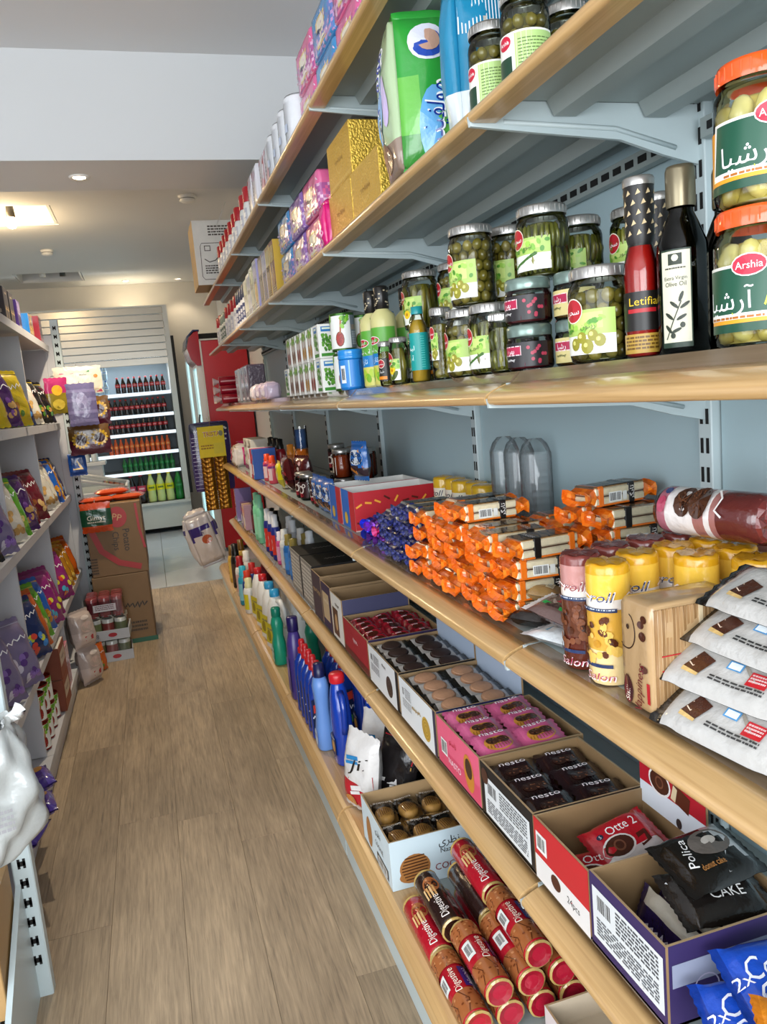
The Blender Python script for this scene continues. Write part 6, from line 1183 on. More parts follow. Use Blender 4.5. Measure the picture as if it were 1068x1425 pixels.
for i, (c, cc, lb, x, y, h, l) in enumerate((('e6e6e0', 'e0dca8', 'd9cc2a', .44, 4.50, .21, 'white bottle with yellow label'), ('2f9cb8', '3ab0c8', '8fd0dc', .435, 4.72, .24, 'turquoise bottle'), ('24428f', 'd0402c', '3a5ab0', .45, 4.62, .23, 'dark blue bottle with orange cap'), ('24428f', 'c02a2a', '3a5ab0', .50, 4.78, .24, 'dark blue bottle with red cap'), ('e6e2dc', '9c1c24', 'd8b0b0', .445, 4.95, .26, 'white bottle with dark red cap'), ('e6e2dc', 'e8e4de', 'c9c9c9', .50, 5.05, .27, 'white bottle with white cap'), ('1a1614', '141210', '4a3a30', .445, 5.2, .30, 'black bottle'), ('c9a040', '6a4a14', 'd9b45a', .44, 5.38, .26, 'gold bottle'), ('c9a040', '6a4a14', 'd9b45a', .51, 5.45, .28, 'tall gold bottle'), ('7a2a34', '5a1a24', '9a4a54', .60, 4.9, .28, 'maroon bottle'))): place('fb%d' % i, squeeze(c, cc, None, h, .034, lb), (x, y, zF), FACE, l+' at the far end of the bottom shelf')
# snack bags
def pr_chips(p, w, h): p.text('Jil', 0, h*.62, h*.14, '1a1618', slant=.3, rot=.3, fit=w*.5); p.line([(-w*.3, h*.66), (w*.1, h*.72)], .012, '2a8ac8'); p.line([(-w*.3, h*.60), (w*.1, h*.66)], .009, '2a8ac8'); p.poly([(-w*.46, h*.05), (w*.46, h*.05), (w*.46, h*.55), (-w*.2, h*.42)], 'b81c2c'); p.line([(-w*.1, h*.30), (w*.25, h*.38)], .014, 'f2eeee'); p.line([(-w*.1, h*.24), (w*.2, h*.31)], .009, 'f2eeee'); p.ell(-w*.1, h*.14, w*.2, h*.07, 'c9803a', 12)
SB = stand_bag(.145, .235, .06, 'dcd9d6', 'b81c2c', pr_chips, 'film', 'chips_bag', 'bag', 4)
def pr_chipb(p, w, h): p.line([(-w*.3, h*.36), (w*.2, h*.44)], .016, 'f0eeec'); p.line([(-w*.3, h*.29), (w*.15, h*.36)], .010, 'f0eeec'); p.poly([(-w*.46, h*.52), (w*.46, h*.70), (w*.46, h*.94), (-w*.4, h*.94)], 'b81c2c'); p.poly([(-w*.46, h*.50), (w*.46, h*.68), (w*.46, h*.64), (-w*.46, h*.46)], 'b08a4a'); p.ell(.02, h*.2, .014, .012, 'c83a6a')
SK = stand_bag(.145, .225, .06, '171314', '171314', pr_chipb, 'film', 'chips_bag', 'bag', 6)
for kk, fn, x, y, z, r, l in (('sb', SB, .452, 2.085, 0, (-.12, .05, FACE*.75), 'white and red chips bag at the rail before the cookie box'), ('sb', None, .545, 2.20, 0, (-.10, 0, FACE*.7), 'white and red chips bag second from the rail'), ('sk', SK, .535, 2.045, 0, (-.20, .1, FACE*.7), 'black and red chips bag in front'), ('sk', None, .610, 2.11, 0, (-.20, .05, FACE*.65), 'black and red chips bag behind the cookie box'), ('sk', None, .655, 2.20, 0, (-.1, .0, FACE*.7), 'black and red chips bag deepest on the shelf')): place(kk, fn, (x, y, zF+z), r, l)
# cookie carton
def pr_naz_s(p, d, h): 
    p.rect(-d*.5, -h*.5, d*.5, h*.5, 'c9dbe2'); x, y = -d*.22, -h*.12; p.ell(x, y, .040, .036, 'a8713c', 20); p.ell(x-.006, y-.02, .036, .018, 'a8713c', 16)
    for i in range(8): p.line([(x-.036+abs(i-3.5)*.003, y-.028+i*.008), (x+.036-abs(i-3.5)*.003, y-.026+i*.008)], .0028, '4a2a18')
    p.text('ﯼﺮﻈﻧ', d*.20, h*.28, .020, '14161a', fit=.055); p.text('Nazari', d*.20, h*.10, .013, '14161a', fit=.048); p.text('24pcs', d*.40, h*.02, .013, 'a86a44', rot=.15, fit=.045); p.text('COOKIE', d*.22, -h*.22, .018, '8a2a2c', fit=.09)
def pr_naz_f(p, L, h): p.ell(-L*.24, -.01, .026, .042, 'a8713c', 16); p.text('ﯼﺮﻈﻧ', L*.1, h*.26, .018, '14161a', fit=.05); p.text('COOKIE', L*.12, -h*.02, .014, '3a3438', fit=.07); p.rect(L*.02, -h*.42, L*.4, -h*.2, '2a2a2a'); p.bars(L*.06, -h*.4, L*.36, -h*.24)
def naz(): 
    t, P = tray(.26, .22, .128, ['d3e2e8', 'd3e2e8', 'c9dbe2', 'cfdfe6'], 'a88a62'); p = Print(plane_map((0, -.11, .064), (1, 0, 0), (0, 0, 1)), eps=.0006); pr_naz_f(p, .26, .128); p.mb.build('front_print', 'label', t); q = Print(plane_map((.13, 0, .064), (0, 1, 0), (0, 0, 1)), eps=.0006); pr_naz_s(q, .22, .128); q.mb.build('side_print', 'label', t); return t
place('naz', naz, (.535, 1.825, zF), FACE, 'pale blue cookie carton with a big printed cookie on its side')
def cookie_pk():
    t = thing('cookie_packet', None, 'packet'); b = MB(); b.lathe([(.030, .002), (.036, .010), (.035, .024), (.025, .031), (0, .033)], 18, 'c8964a', sq=(1.1, .85)); p = Print(lambda u, v, e: (u, v, .0325-.6*(u*u+v*v)*9+e), b, .001)
    for i in range(7): p.line([(-.026, -.020+i*.0066), (0, -.018+i*.0066), (.026, -.020+i*.0066)], .0022, '7a4a20')
    b.build('cookie', 'food', t)
    w = MB(); w.bbox((.040, 0, .018), (.022, .070, .037), .008, '1a1614'); q = Print(plane_map((.040, 0, .037), (0, 1, 0), (-1, 0, 0)), w, .0006); q.text('cookie', 0, 0, .013, 'f2eee8', fit=.06); w.build('name_band', 'film', t)
    f, _ = packet(.135, .078, .040, 'ffffff', .014, 14, 8, .002, None, 4, 1); f.build('clear_wrapper', 'clear_film', t)
    e = MB(); e.grid(lambda u, v: (.052+.016*u, (v-.5)*.074, .020+.004*math.sin(v*14)), 3, 10, 'dcdcd8'); e.build('wrapper_end', 'film', t); return t
for i, (x, y) in enumerate(((.470, 1.765), (.536, 1.765), (.602, 1.765), (.470, 1.885), (.536, 1.885), (.602, 1.885))): place('ckp', cookie_pk, (x, y, zF+.076), 1.45 if i % 2 else 1.70, 'clear packet with a striped cookie, %s from the rail in the %s row' % (ORD[i % 3], ('near', 'far')[i//3]), 'cookie packets in the pale blue carton', .84)
for i, (x, y) in enumerate(((.470, 1.765), (.536, 1.765), (.602, 1.765), (.470, 1.885), (.536, 1.885), (.602, 1.885))): place('ckp', None, (x, y, zF+.036), 1.57, 'cookie packet of the lower layer, under %s of the upper ones' % ORD[i], 'lower cookie packets in the carton', .84)
# digestive rolls
def digestive(dark=False, near=False):
    def f():
        t = thing('biscuit_roll', None, 'biscuit roll'); r, L = .0285, .178; base = '2a1814' if dark else 'b01828'
        b = MB(); b.lathe([(r*.5, -L/2), (r*.93, -L/2+.001), (r, -L/2+.007), (r, L/2-.007), (r*.93, L/2-.001), (r*.5, L/2)], 24, base, axis='y', c=(0, 0, r)); b.build('wrapper', 'film', t)
        mp0 = cyl_map(r*1.004, 0, 0, 'z'); 
        def mp(u, v, e): a = u/r; return ((r+e)*math.sin(a), v, r+(r+e)*math.cos(a))
        p = Print(mp, eps=.0006); r2 = rnd(5 if near else 6)
        if near:
            for v0, v1 in ((-L/2+.006, -L/2+.062), (L/2-.05, L/2-.006)):
                p.rect(-.08, v0, .08, v1, 'a86438', 24)
                for i in range(40): p.ell(r2.uniform(-.07, .07), r2.uniform(v0+.003, v1-.003), .003, .0025, r2.choice(['7a4020', 'c88a58', '8f5028']), 6)
                for i in range(5): p.line([(-.06+i*.03, v0), (-.05+i*.03, (v0+v1)/2), (-.065+i*.03, v1)], .0018, '5f2f18')
            p.rect(.016, -.025, .034, .030, '2a2a78', 4); p.text('ﻮﺘﺴﺠﯾﺩ', .025, .002, .010, 'f0f0f4', rot=PI/2, fit=.044); p.rect(-.034, -.012, -.014, .028, 'e6e6e2', 4); p.bars(-.032, -.008, -.016, .024); p.text('Digestive', .0, .0, .014, 'f8e8d8', rot=PI/2, fit=.06, slant=.2)
        else:
            p.ell(.004, .035, .019, .026, 'b06a3c', 18)
            for i in range(16): p.ell(.004+r2.uniform(-.013, .013), .035+r2.uniform(-.018, .018), .0022, .0022, '7a4020', 6)
            for i in range(4): p.rect(-.018+i*.007, -.005, -.014+i*.007, .030, ('e8c48a', 'd9a868')[i % 2], 1)
            p.text('Digestive', -.002, -.040, .018, 'f8f0ea', rot=PI/2, fit=.072, slant=.2); p.bars(.024, -.05, .040, -.015)
        p.mb.build('print', 'wrap', t)
        for s in (-1, 1):
            e = MB(); e.lathe([(r*.95, s*(L/2-.004), 'b89a5a'), (r*1.0, s*(L/2+.001), 'b89a5a'), (r*.86, s*(L/2+.0035), 'a0142a' if not dark else '3a201a'), (r*.5, s*(L/2+.0005), 'b01a34' if not dark else '3a201a'), (0, s*(L/2+.001))][::-s if s < 0 else 1], 22, 'b01a34', axis='y', c=(0, 0, r), close=False, smooth=False)
            e.v = [(x*(1+.02*math.sin(9*math.atan2(z-r, x))), y, z) for x, y, z in e.v]; e.build('gathered_end', 'film', t)
        return t
    return f
DN_, DF, DD = digestive(False, True), digestive(False, False), digestive(True, False)
k = 0
for lev, xs in enumerate(([.455, .518, .581, .644, .707], [.4865, .5495, .6125, .6755], [.581, .644])):
    for i, x in enumerate(xs):
        z = zF+lev*.0550
        place('digN', DN_, (x, 1.305-lev*.003, z), (0, (k*.9) % .8-.4, 0), 'red digestive biscuit roll, %s from the rail in tier %s of the near row' % (ORD[i], ('one', 'two', 'three')[lev]), 'digestive rolls, near row')
        fn, kk = (DD, 'dd') if (i, lev) in ((0, 1), (1, 1)) else (DF, 'df')
        if not (lev == 0 and i == 4): place(kk, fn, (x, 1.495, z), (0, (k*.7) % .7-.35, 0), '%s digestive biscuit roll, %s from the rail in tier %s of the far row' % ('dark brown' if kk == 'dd' else 'red', ORD[i], ('one', 'two', 'three')[lev]), 'digestive rolls, far row')
        k += 1
def near_box():
    t, P = tray(.17, .20, .055, ['dcd2d0', 'dcd2d0', 'dcd2d0', 'dcd2d0'], 'c9b8a0'); q = Print(plane_map((-.085, 0, .0275), (0, -1, 0), (0, 0, 1)), eps=.0006); q.text('goding', 0, .0, .024, 'a03a44', fit=.14); q.mb.build('print', 'label', t); return t
place('nearbox', near_box, (.665, 1.10, zF), FACE, 'pale carton in front of the digestive rolls, cut by the frame')
q = None
# ================================================================= left-hand gondola
mat('white_panel', .45, col='c3c4c8', noise=(2, .03))
LZ = [1.80, 1.345, .915, .455, .115]; XLF, XLB = -.50, -.93; LY = [2.07, 3.07, 4.07, 5.07]
lg = thing('island_shelving', 'white panelled shelving with cubby dividers on the left of the aisle', 'shelving', (XLB, 3.6, 0))
def lsub(mb, name, m, par=None): o = mb.build(name, m, lg); return o
def W_(c): return (c[0]-XLB, c[1]-3.6, c[2])
for z in LZ:
    for j in range(3):
        y0, y1 = LY[j], LY[j+1]; b = MB(); b.box(W_(((XLF+XLB)/2+.008, (y0+y1)/2, z-.010)), (XLF-XLB-.016, y1-y0-.003, .018), 'ffffff'); b.box(W_((XLF-.006, (y0+y1)/2, z-.0185)), (.014, y1-y0-.003, .036), 'ffffff'); b.build('shelf', 'white_panel', lg)
for j, y in enumerate(LY):
    for k in range(4):
        zt, zb = LZ[k]-.034, LZ[k+1]+.001; b = MB(); b.box(W_(((XLF+XLB)/2-.008, y, (zt+zb)/2)), (XLF-XLB-.03, .016, zt-zb), 'ffffff'); b.build('divider', 'white_panel', lg)
for j in range(3):
    b = MB(); b.box(W_((XLB-.008, (LY[j]+LY[j+1])/2, .92)), (.012, .99, 1.84), 'ffffff'); b.build('back_panel', 'white_panel', lg)
    b = MB(); b.box(W_((XLF-.02, (LY[j]+LY[j+1])/2, .045)), (.012, .99, .09), 'ffffff'); b.build('kick_plate', 'white_panel', lg)
b = MB(); b.box(W_((-.70, 5.095, .93)), (.46, .014, 1.86), 'ffffff'); b.build('end_panel', 'white_panel', lg)
def slot_post(par, x, y, h, name='slotted_post'):
    b = MB(); b.bbox((x, y, h/2), (.045, .035, h), .003, 'ffffff'); o = b.build(name, 'white_steel', par); s = MB()
    for i in range(int(h/.05)-2):
        for q in (-1, 1): s.box((x, y+q*.0175, .10+i*.05), (.018, .002, .012), '0c0c0c').box((x-.006, y+q*.0175, .10+i*.05), (.006, .002, .024), '0c0c0c').box((x+.006, y+q*.0175, .10+i*.05), (.006, .002, .024), '0c0c0c')
    s.build('slot', 'slot_black', o, kind='stuff'); return o
slot_post(lg, -.455-XLB, 5.10-3.6, 1.95)
# end-of-aisle unit facing the camera
eg = thing('end_shelving', 'white end shelving with a slotted post, cut by the left picture edge', 'shelving', (-.9, 1.9, 0))
MB().box((-.02, .0, .98), (.92, .012, 1.9), 'ffffff').build('back_panel', 'white_panel', eg); slot_post(eg, .488, -.002, 1.95)
b = MB(); b.box((-.02, -.20, .118), (.92, .38, .016), 'ffffff').box((-.02, -.392, .06), (.92, .012, .12), 'ffffff'); b.build('base_shelf', 'white_panel', eg)
b = MB(); b.add([(.468+dx, y, z) for dx in (0, .012) for y, z in ((-.02, .30), (-.42, .10), (-.42, .0), (-.02, .0))], [(0, 1, 2, 3), (7, 6, 5, 4), (0, 4, 5, 1), (1, 5, 6, 2), (2, 6, 7, 3), (3, 7, 4, 0)], 'ffffff'); b.build('foot_bracket', 'white_steel', eg)
b = MB(); b.box((-.06, -.16, .42), (.92, .30, .018), 'ffffff'); b.build('shelf', 'white_panel', eg)
# carton on the end unit
def kraft_box():
    t = thing('cardboard_box', None, 'box'); w, d, h = .36, .20, .24; MB().bbox((0, 0, h/2), (w, d, h), .002, 'b08c5a').build('box_body', 'card', t)
    p = Print(plane_map((0, -d/2, h/2), (1, 0, 0), (0, 0, 1)), eps=.0008); p.poly([(.03, -.02), (.155, .0), (.145, .07), (.03, .05)], '2c2a26'); p.text('x 30 gr.', .095, .015, .018, 'e6e0d4', fit=.075); p.poly([(.04, -.11), (.12, -.09), (.10, -.04), (.03, -.06)], '4a3c2a'); p.scribble(-.15, .08, -.05, .1, 2, 'a03a2c', 3); p.mb.build('print', 'label', t)
    f = MB(); f.box((0, -.05, h+.002), (w, .098, .003), 'b89664').box((0, .05, h+.002), (w, .098, .003), 'b39060'); f.build('top_flap', 'card', t); MB().box((0, 0, h+.0045), (w, .04, .001), 'c9a878').build('tape', 'film', t); return t
place('kraft', kraft_box, (-.617, 1.765, .1265), 0, 'brown kraft cardboard box on the near end shelf')
def white_bag():
    t = thing('plastic_bag', None, 'bag'); r2 = rnd(8); b = MB(); ph = [r2.uniform(0, 6) for _ in range(6)]
    def fn(u, v):
        a = 2*PI*u; z = v*.36; r = .10*(math.sin(PI*min(1, v*1.05))**.6)*(1-.45*v)+.012+.025*v*v; k = 1+.20*math.sin(3*a+ph[0]+5*v)+.13*math.sin(6*a+ph[1]-9*v)+.08*math.sin(10*a+ph[2]+17*v)
        return (r*k*math.cos(a)+.05*v, r*k*.8*math.sin(a), z+.012*math.sin(4*a+ph[3])*v)
    b.grid(fn, 40, 26, 'aeb2b0'); b.build('bag_body', 'wrap', t)
    p = Print(lambda u, v, e: (u, -.098-e, v)); p.scribble(-.03, .12, .05, .18, 4, '9a9a9e', 3); p.mb.build('print', 'label', t)
    h = MB(); h.grid(lambda u, v: (.06+.05*u+.01*math.sin(9*v), .02*math.sin(6*u)+.035*(v-.5), .335+.05*u+.012*math.sin(8*v+u*4)), 8, 6, 'eef0f0'); h.build('handle_loop', 'film', t); return t
place('wbag', white_bag, (-.43, 1.735, .4310), .3, 'crumpled white plastic bag on the near end shelf', None, .88)
# ---- bags of snacks; front turned to the aisle (+x)
L_ = PI/2
def pr_bag(c, c2, txt, food, tc='ffffff'):
    def f(p, w, h):
        r2 = rnd(len(txt)+int(w*1000)); p.poly([(-w*.42, h*.50), (w*.42, h*.58), (w*.42, h*.92), (-w*.42, h*.92)], c2); p.text(txt, 0, h*.66, h*.11, tc, rot=.15, fit=w*.7)
        for i in range(12): p.ell(r2.uniform(-w*.34, w*.34), r2.uniform(h*.08, h*.42), w*.09, w*.07, r2.choice(food), 9, r2.uniform(0, 3))
    return f
BG = {
 'yellow': ('c9b020', '2a2418', 'ﺲﭙﯿﭼ', ['d9b45a', 'b07a2c', '4a7a2a', '8a2a20']), 'maroon': ('6a1426', '7a1c30', 'ﺲﭙﯿﭼ', ['c9a060', 'd9b87a', '8a4a20']),
 'purple': ('44205e', '542a70', 'ﮏﭘ', ['c9a060', '6a3a8a', 'd9b87a']), 'green': ('5aa02a', 'd9d020', 'ﯽﺠﺒﺳ', ['d9c87a', '8ab040', 'e8dca0']), 'black': ('1c1a1a', 'c9b020', 'ﻊﯿﺑﺭ', ['b0803a', '4a7a2a', 'd9b45a']),
 'blue': ('1c58b0', 'd9a820', 'Star', ['d9a040', 'b87a20', 'e8c060']), 'candy': ('8a2470', 'a83a8a', 'ﺲﯿﭘ', ['d9d040', 'e07020', '4ab0d0', 'd03a3a']), 'multi': ('c05a1c', 'c02424', 'Shik', ['2a6ab0', 'd9c030', '4a8a2a', 'e08a20']), 'gold': ('b07a1c', 'c9551c', 'Nut', ['d9b030', 'b04a14', 'e8c860']), 'silver': ('7a7090', 'b0acc0', 'Mix', ['5a3a80', 'c9c4d4', '8a6ab0']), 'navy': ('20305e', '2a6a4a', 'Mint', ['c9d040', '4a8ad0', 'd04a3a']), 'white': ('cfcabc', 'b8302a', 'ﺖﺴﺗ', ['c9a060', '8a6a3a', 'b08a50'])}
BF = {k: stand_bag(.155, .215, .055, v[0], v[0], pr_bag(*v), 'film', 'snack_bag', 'bag', i+2) for i, (k, v) in enumerate(BG.items())}
WHERE = {1: 'upper cubbies', 2: 'middle cubbies', 3: 'lower cubbies', 4: 'floor cubbies'}
cnt = {}
def bags(lev, row):
    for i, (k, y, lean, dx, dz) in enumerate(row):
        n = cnt.get((k, lev), 0); cnt[(k, lev)] = n+1
        place('bg'+k, BF[k], (-.575+dx, y, LZ[lev]+.004+dz), (-.36+lean, 0, L_-.62), '%s snack bag, %s of its colour in the %s on the left' % (k if k not in ('candy', 'multi') else {'candy': 'magenta', 'multi': 'orange and red'}[k], ORD[n], WHERE[lev]), 'snack bags in the left-hand cubbies', 1.14)
bags(1, [('yellow', 3.20, 0, .03, 0), ('black', 3.36, 0, 0, 0), ('purple', 3.52, 0, .03, 0), ('yellow', 3.66, .1, .05, 0), ('green', 3.80, 0, .02, 0), ('navy', 3.92, 0, .03, 0), ('white', 4.23, 0, .03, 0), ('black', 4.36, 0, .04, 0), ('yellow', 4.52, 0, 0, 0), ('black', 4.70, 0, .04, 0), ('multi', 4.88, 0, .02, 0)])
bags(2, [('silver', 2.9, 0, .04, 0), ('black', 2.72, 0, .02, 0), ('white', 3.19, 0, .03, 0), ('green', 3.30, 0, .03, 0), ('purple', 3.47, 0, .04, 0), ('maroon', 3.64, 0, .02, 0), ('maroon', 3.82, 0, .04, 0), ('maroon', 3.60, -.2, -.12, .10), ('green', 3.28, -.1, -.12, .06), ('white', 4.23, 0, .03, 0), ('white', 4.36, 0, .03, 0), ('blue', 4.50, 0, .04, 0), ('gold', 4.66, 0, .03, 0), ('navy', 4.82, 0, .02, 0)])
bags(3, [('silver', 2.85, 0, .06, 0), ('silver', 2.68, 0, .03, 0), ('navy', 3.20, 0, .05, 0), ('multi', 3.32, 0, .04, 0), ('green', 3.46, 0, .03, 0), ('blue', 3.58, 0, .03, 0), ('candy', 3.70, 0, .05, 0), ('candy', 3.84, 0, .04, 0), ('candy', 3.55, -.2, -.10, .10), ('candy', 3.76, -.2, -.10, .12), ('candy', 4.22, 0, .05, 0), ('multi', 4.34, 0, .03, 0), ('gold', 4.48, 0, .03, 0), ('gold', 4.62, 0, .03, 0), ('gold', 4.40, -.2, -.10, .10), ('multi', 4.80, 0, .03, 0)])
# purple wafer packs piled out over the base shelf
PW_ = flat('wafer_packet', .15, .10, .045, lambda x, y: '3f2a78' if abs(y) < .03 else '5a44a0', lambda p: (p.ell(-.03, .012, .022, .018, 'b8b0d8', 14), p.text('Prince', .02, .02, .012, 'f0ecfa'), p.ell(.03, -.02, .024, .016, 'b08040', 14)), 17, '2a1c58')
for i, (x, y, z, rx, rz) in enumerate(((-.50, 2.42, 0, .1, 1.4), (-.47, 2.50, .046, .15, 1.8), (-.50, 2.40, .092, .2, 1.5), (-.46, 2.47, .138, .25, 1.9), (-.50, 2.36, .19, .3, 1.6), (-.52, 2.62, 0, 0, 1.5), (-.52, 2.62, .05, .1, 1.5))): place('pwf', PW_, (x, y, LZ[4]+.003+z), (-rx, 0, rz), 'purple wafer packet on the base shelf, %s in the overhanging pile' % ORD[i], 'purple wafer packets piled at the shelf foot')
# base shelf of the middle bay: jars, cans, a carton
for i, (y, z) in enumerate(((3.15, 0), (3.15, .113), (3.26, 0), (3.26, .113), (3.37, 0), (3.37, .113), (3.48, 0))): place('canred', can('8f1c14', 'a8231a', '8a2018'), (-.55, y, LZ[4]+.002+z), L_, 'tomato can on the left base shelf, %s in the double row' % ORD[i], 'tomato cans on the left base shelf')
def brown_carton():
    t = thing('carton', None, 'box'); MB().bbox((0, 0, .07), (.20, .14, .14), .002, '7a3a22', ['7a3a22', 'd6d0c6', '8a4028', '7a3a22', '7a3a22', '7a3a22']).build('box_body', 'card', t); p = Print(plane_map((0, -.07, .07), (1, 0, 0), (0, 0, 1))); p.rect(-.08, -.02, .08, .04, 'c9b8a8'); p.text('Rice', 0, .01, .03, '5a2a1a'); p.mb.build('print', 'label', t); return t
place('brc', brown_carton, (-.56, 3.62, LZ[4]+.002), L_, 'brown carton on the left base shelf'); place('brc', None, (-.56, 3.62, LZ[4]+.1435), L_, 'brown carton stacked on another on the left base shelf')
place('thinp', tall_carton(.13, .09, .20, ('d87a8a', 'e49aa6', 'f0d0d4', 'b03a44'), 'Milk', '8a2030'), (-.55, 3.88, LZ[4]+.002), L_, 'pink carton on the left base shelf beside the brown ones')
# top of the left shelving
zl = LZ[0]+.002
def palm_box():
    t = thing('date_box', None, 'box'); MB().bbox((0, 0, .08), (.12, .07, .16), .002, '2c2a2e', ['2c2a2e', '38363a', '333036', '2c2a2e', '2c2a2e', '2c2a2e']).build('box_body', 'card', t); p = Print(plane_map((0, -.035, .08), (1, 0, 0), (0, 0, 1)))
    p.text('DATE', 0, .055, .016, 'c9b890')
    for u in (-.03, .02): 
        p.line([(u, -.07), (u+.004, -.02)], .005, 'b89a6a')
        for a in (.2, .9, 1.6, 2.3, 2.9): p.line([(u+.004, -.02), (u+.004+.024*math.cos(a), -.02+.020*math.sin(a))], .004, 'b89a6a')
    p.mb.build('print', 'label', t); return t
def paper_sack():
    t = thing('paper_sack', None, 'sack'); b, mp = puff(.17, .11, .26, .012, 'a98c68', 8, .02, .004); b.build('sack_body', 'paper', t); MB().box((0, 0, .03), (.172, .125, .012), '3a3028').build('band', 'label', t); return t
place('sack', paper_sack, (-.58, 3.56, zl), L_, 'brown paper sack on top of the left shelving'); place('bgmaroon', None, (-.58, 3.73, zl), (-.1, 0, L_), 'maroon snack bag on top of the left shelving')
place('palm', palm_box, (-.565, 3.90, zl), L_, 'black box with palm trees, nearer of two'); place('palm', None, (-.565, 4.05, zl), L_, 'black box with palm trees, farther of two')
place('purbox', tall_carton(.10, .08, .14, ('4a2a7a', '5a3a90', '6a4aa0', '3a1c60'), 'Tea', 'f0e8ff'), (-.56, 4.18, zl), L_, 'purple carton on top of the left shelving'); place('bgmulti', None, (-.57, 4.34, zl-.0), (-.1, 0, L_), 'orange and red snack bag on top of the left shelving', scale=.75)
place('byel', tall_carton(.16, .08, .12, ('2a7ac0', 'd9a030', '2a80c8', 'e0b040'), 'Corn', '5a2a10'), (-.56, 4.58, zl), L_, 'blue and yellow carton on top of the left shelving'); place('redpk', tall_carton(.12, .07, .14, ('b83a48', 'c84a58', '8a2a34', '4a2a2a'), 'Mix', 'f0d8d8'), (-.54, 4.86, zl), L_, 'red carton at the far end of the left shelf top')
# hanging packets at the far end post
def hang(w, h, c, pr, name='hanging_packet'):
    def f():
        t = thing(name, None, 'packet'); b, mp0 = packet(h, w, .022, c, .010, 14, 10, .002, None, 4, 1); d = .022; b.v = [(-y, -(z-d/2), x) for x, y, z in b.v]; mp = lambda u, v, e: (lambda q: (-q[1], -(q[2]-d/2), q[0]))(mp0(v, -u, e)); p = Print(mp, b, .0008); pr(p); b.build('wrapper', 'film', t)
        MB().tube([(0, .0, h/2-.004), (0, .02, h/2+.012), (0, .07, h/2+.012)], .002, 'b8b8b8', 6).build('hook', 'steel', t); return t
    return f
def sunfl(p):
    for u, v, r in ((-.05, .0, .045), (.055, .01, .043)):
        for i in range(14): a = 2*PI*i/14; p.ell(u+r*.85*math.cos(a), v+r*.85*math.sin(a), .012, .008, 'c9a020', 8, a)
        p.ell(u, v, r*.72, r*.72, '3f1a1c', 18); p.text('ﻩﺩﺭ', u, v-.03, .012, 'f0e0d0')
def pr_pg(p): p.rect(-.10, .04, -.02, .07, 'd83a7a'); p.rect(-.02, .045, .07, .075, '3a8a5a'); p.text('ﻪﻤﺨﺗ', .03, .03, .014, '3a4a2a'); p.poly([(.06, .075), (.12, .07), (.13, -.06), (.08, -.06)], 'e8dcb8'); p.ell(.10, .02, .012, .010, 'c88a3a'); p.rect(.07, -.075, .13, -.055, 'b02a4a')
place('h1', hang(.27, .16, lambda x, y: 'e4dccb', pr_pg), (-.36, 5.02, 1.585), .1, 'cream, pink and green seed packet hanging highest at the shelf end')
place('h2', hang(.16, .24, lambda x, y: '6a6490' if int((x+1)*120) % 3 else '827ca8', lambda p: p.ell(0, .02, .03, .05, '8f8ab4', 14)), (-.345, 4.86, 1.44), .12, 'crinkled lilac packet hanging in front of the seed packets')
place('h3', hang(.23, .17, lambda x, y: '4a1a2c' if x < 0 else '6a4a20', sunfl), (-.335, 4.92, 1.235), .08, 'seed packet with two sunflowers hanging below the lilac one'); place('h3', None, (-.32, 5.04, 1.40), -.05, 'sunflower seed packet half hidden behind the lilac one')
place('h4', hang(.10, .13, lambda x, y: '1a4a9a', lambda p: (p.poly([(-.03, -.03), (.03, -.03), (.0, .03)], 'd9b040'), p.poly([(-.012, -.02), (.012, -.02), (0, .005)], '1a4a9a'))), (-.425, 4.95, 1.095), .1, 'small blue packet with a gold triangle, hanging lowest')
place('h5', hang(.13, .20, lambda x, y: 'b0306a' if x > .02 else '8a7a20', lambda p: (p.ell(0, .03, .03, .03, 'e8b030', 12), p.ell(0, -.05, .035, .03, 'c9b040', 12))), (-.47, 4.84, 1.50), .4, 'magenta and yellow packet hanging beside the upper cubby')
# cartons and cans on the floor beyond the shelving
def chips_carton(top):
    def f():
        t = thing('cardboard_box', None, 'box'); w, d, h = .318, .42, .425; MB().bbox((0, 0, h/2), (w, d, h), .003, '7c5e3c', ['7c5e3c', '846642', '7f6240', '7c5e3c', '7c5e3c', '735638']).build('box_body', 'card', t); p = Print(plane_map((0, -d/2, h/2), (1, 0, 0), (0, 0, 1)), eps=.001)
        if top: p.ell(.02, .13, .055, .062, 'a8282a', 20); p.text('PP', .02, .13, .04, 'c9a070', rot=-.3); p.text('Potato', .06, -.01, .040, '2a221a', rot=-PI/2, fit=.13); p.text('Chips', .0, -.01, .036, '2a221a', rot=-PI/2, fit=.11); p.line([(-.13, .06), (-.09, -.06), (.0, -.14), (.12, -.18)], .035, 'a8282a'); p.line([(.13, .20), (.135, .05), (.155, -.07)], .014, 'a8282a'); p.scribble(-.16, -.2, -.12, -.1, 6, '3a2a1a', 3)
        else: p.text('ﺲﭙﯿﭼ', .06, .02, .05, '2a221a'); p.rect(-.17, -.212, .17, -.185, '1f5a44'); p.scribble(.02, -.15, .12, -.08, 3, '3a2a1a', 2)
        p.mb.build('print', 'label', t); f_ = MB(); f_.box((0, 0, h+.001), (w, .05, .0016), 'b8945c'); f_.build('tape', 'film', t); return t
    return f
place('cc0', chips_carton(False), (-.272, 5.02, .004), 0, 'lower brown carton with a green base stripe on the floor'); place('cc1', chips_carton(True), (-.262, 5.02, .431), 0, 'upper brown potato chips carton with a red oval logo')
OG = flat('snack_packet', .20, .15, .035, lambda x, y: 'c8481c' if int((y+1)*40) % 2 else 'd8622a', lambda p: (p.poly([(-.02, -.02), (.06, .0), (.03, .05)], 'e8c83a'), p.ell(.02, .01, .02, .014, '3a7a2a')), 18, 'b03a14')
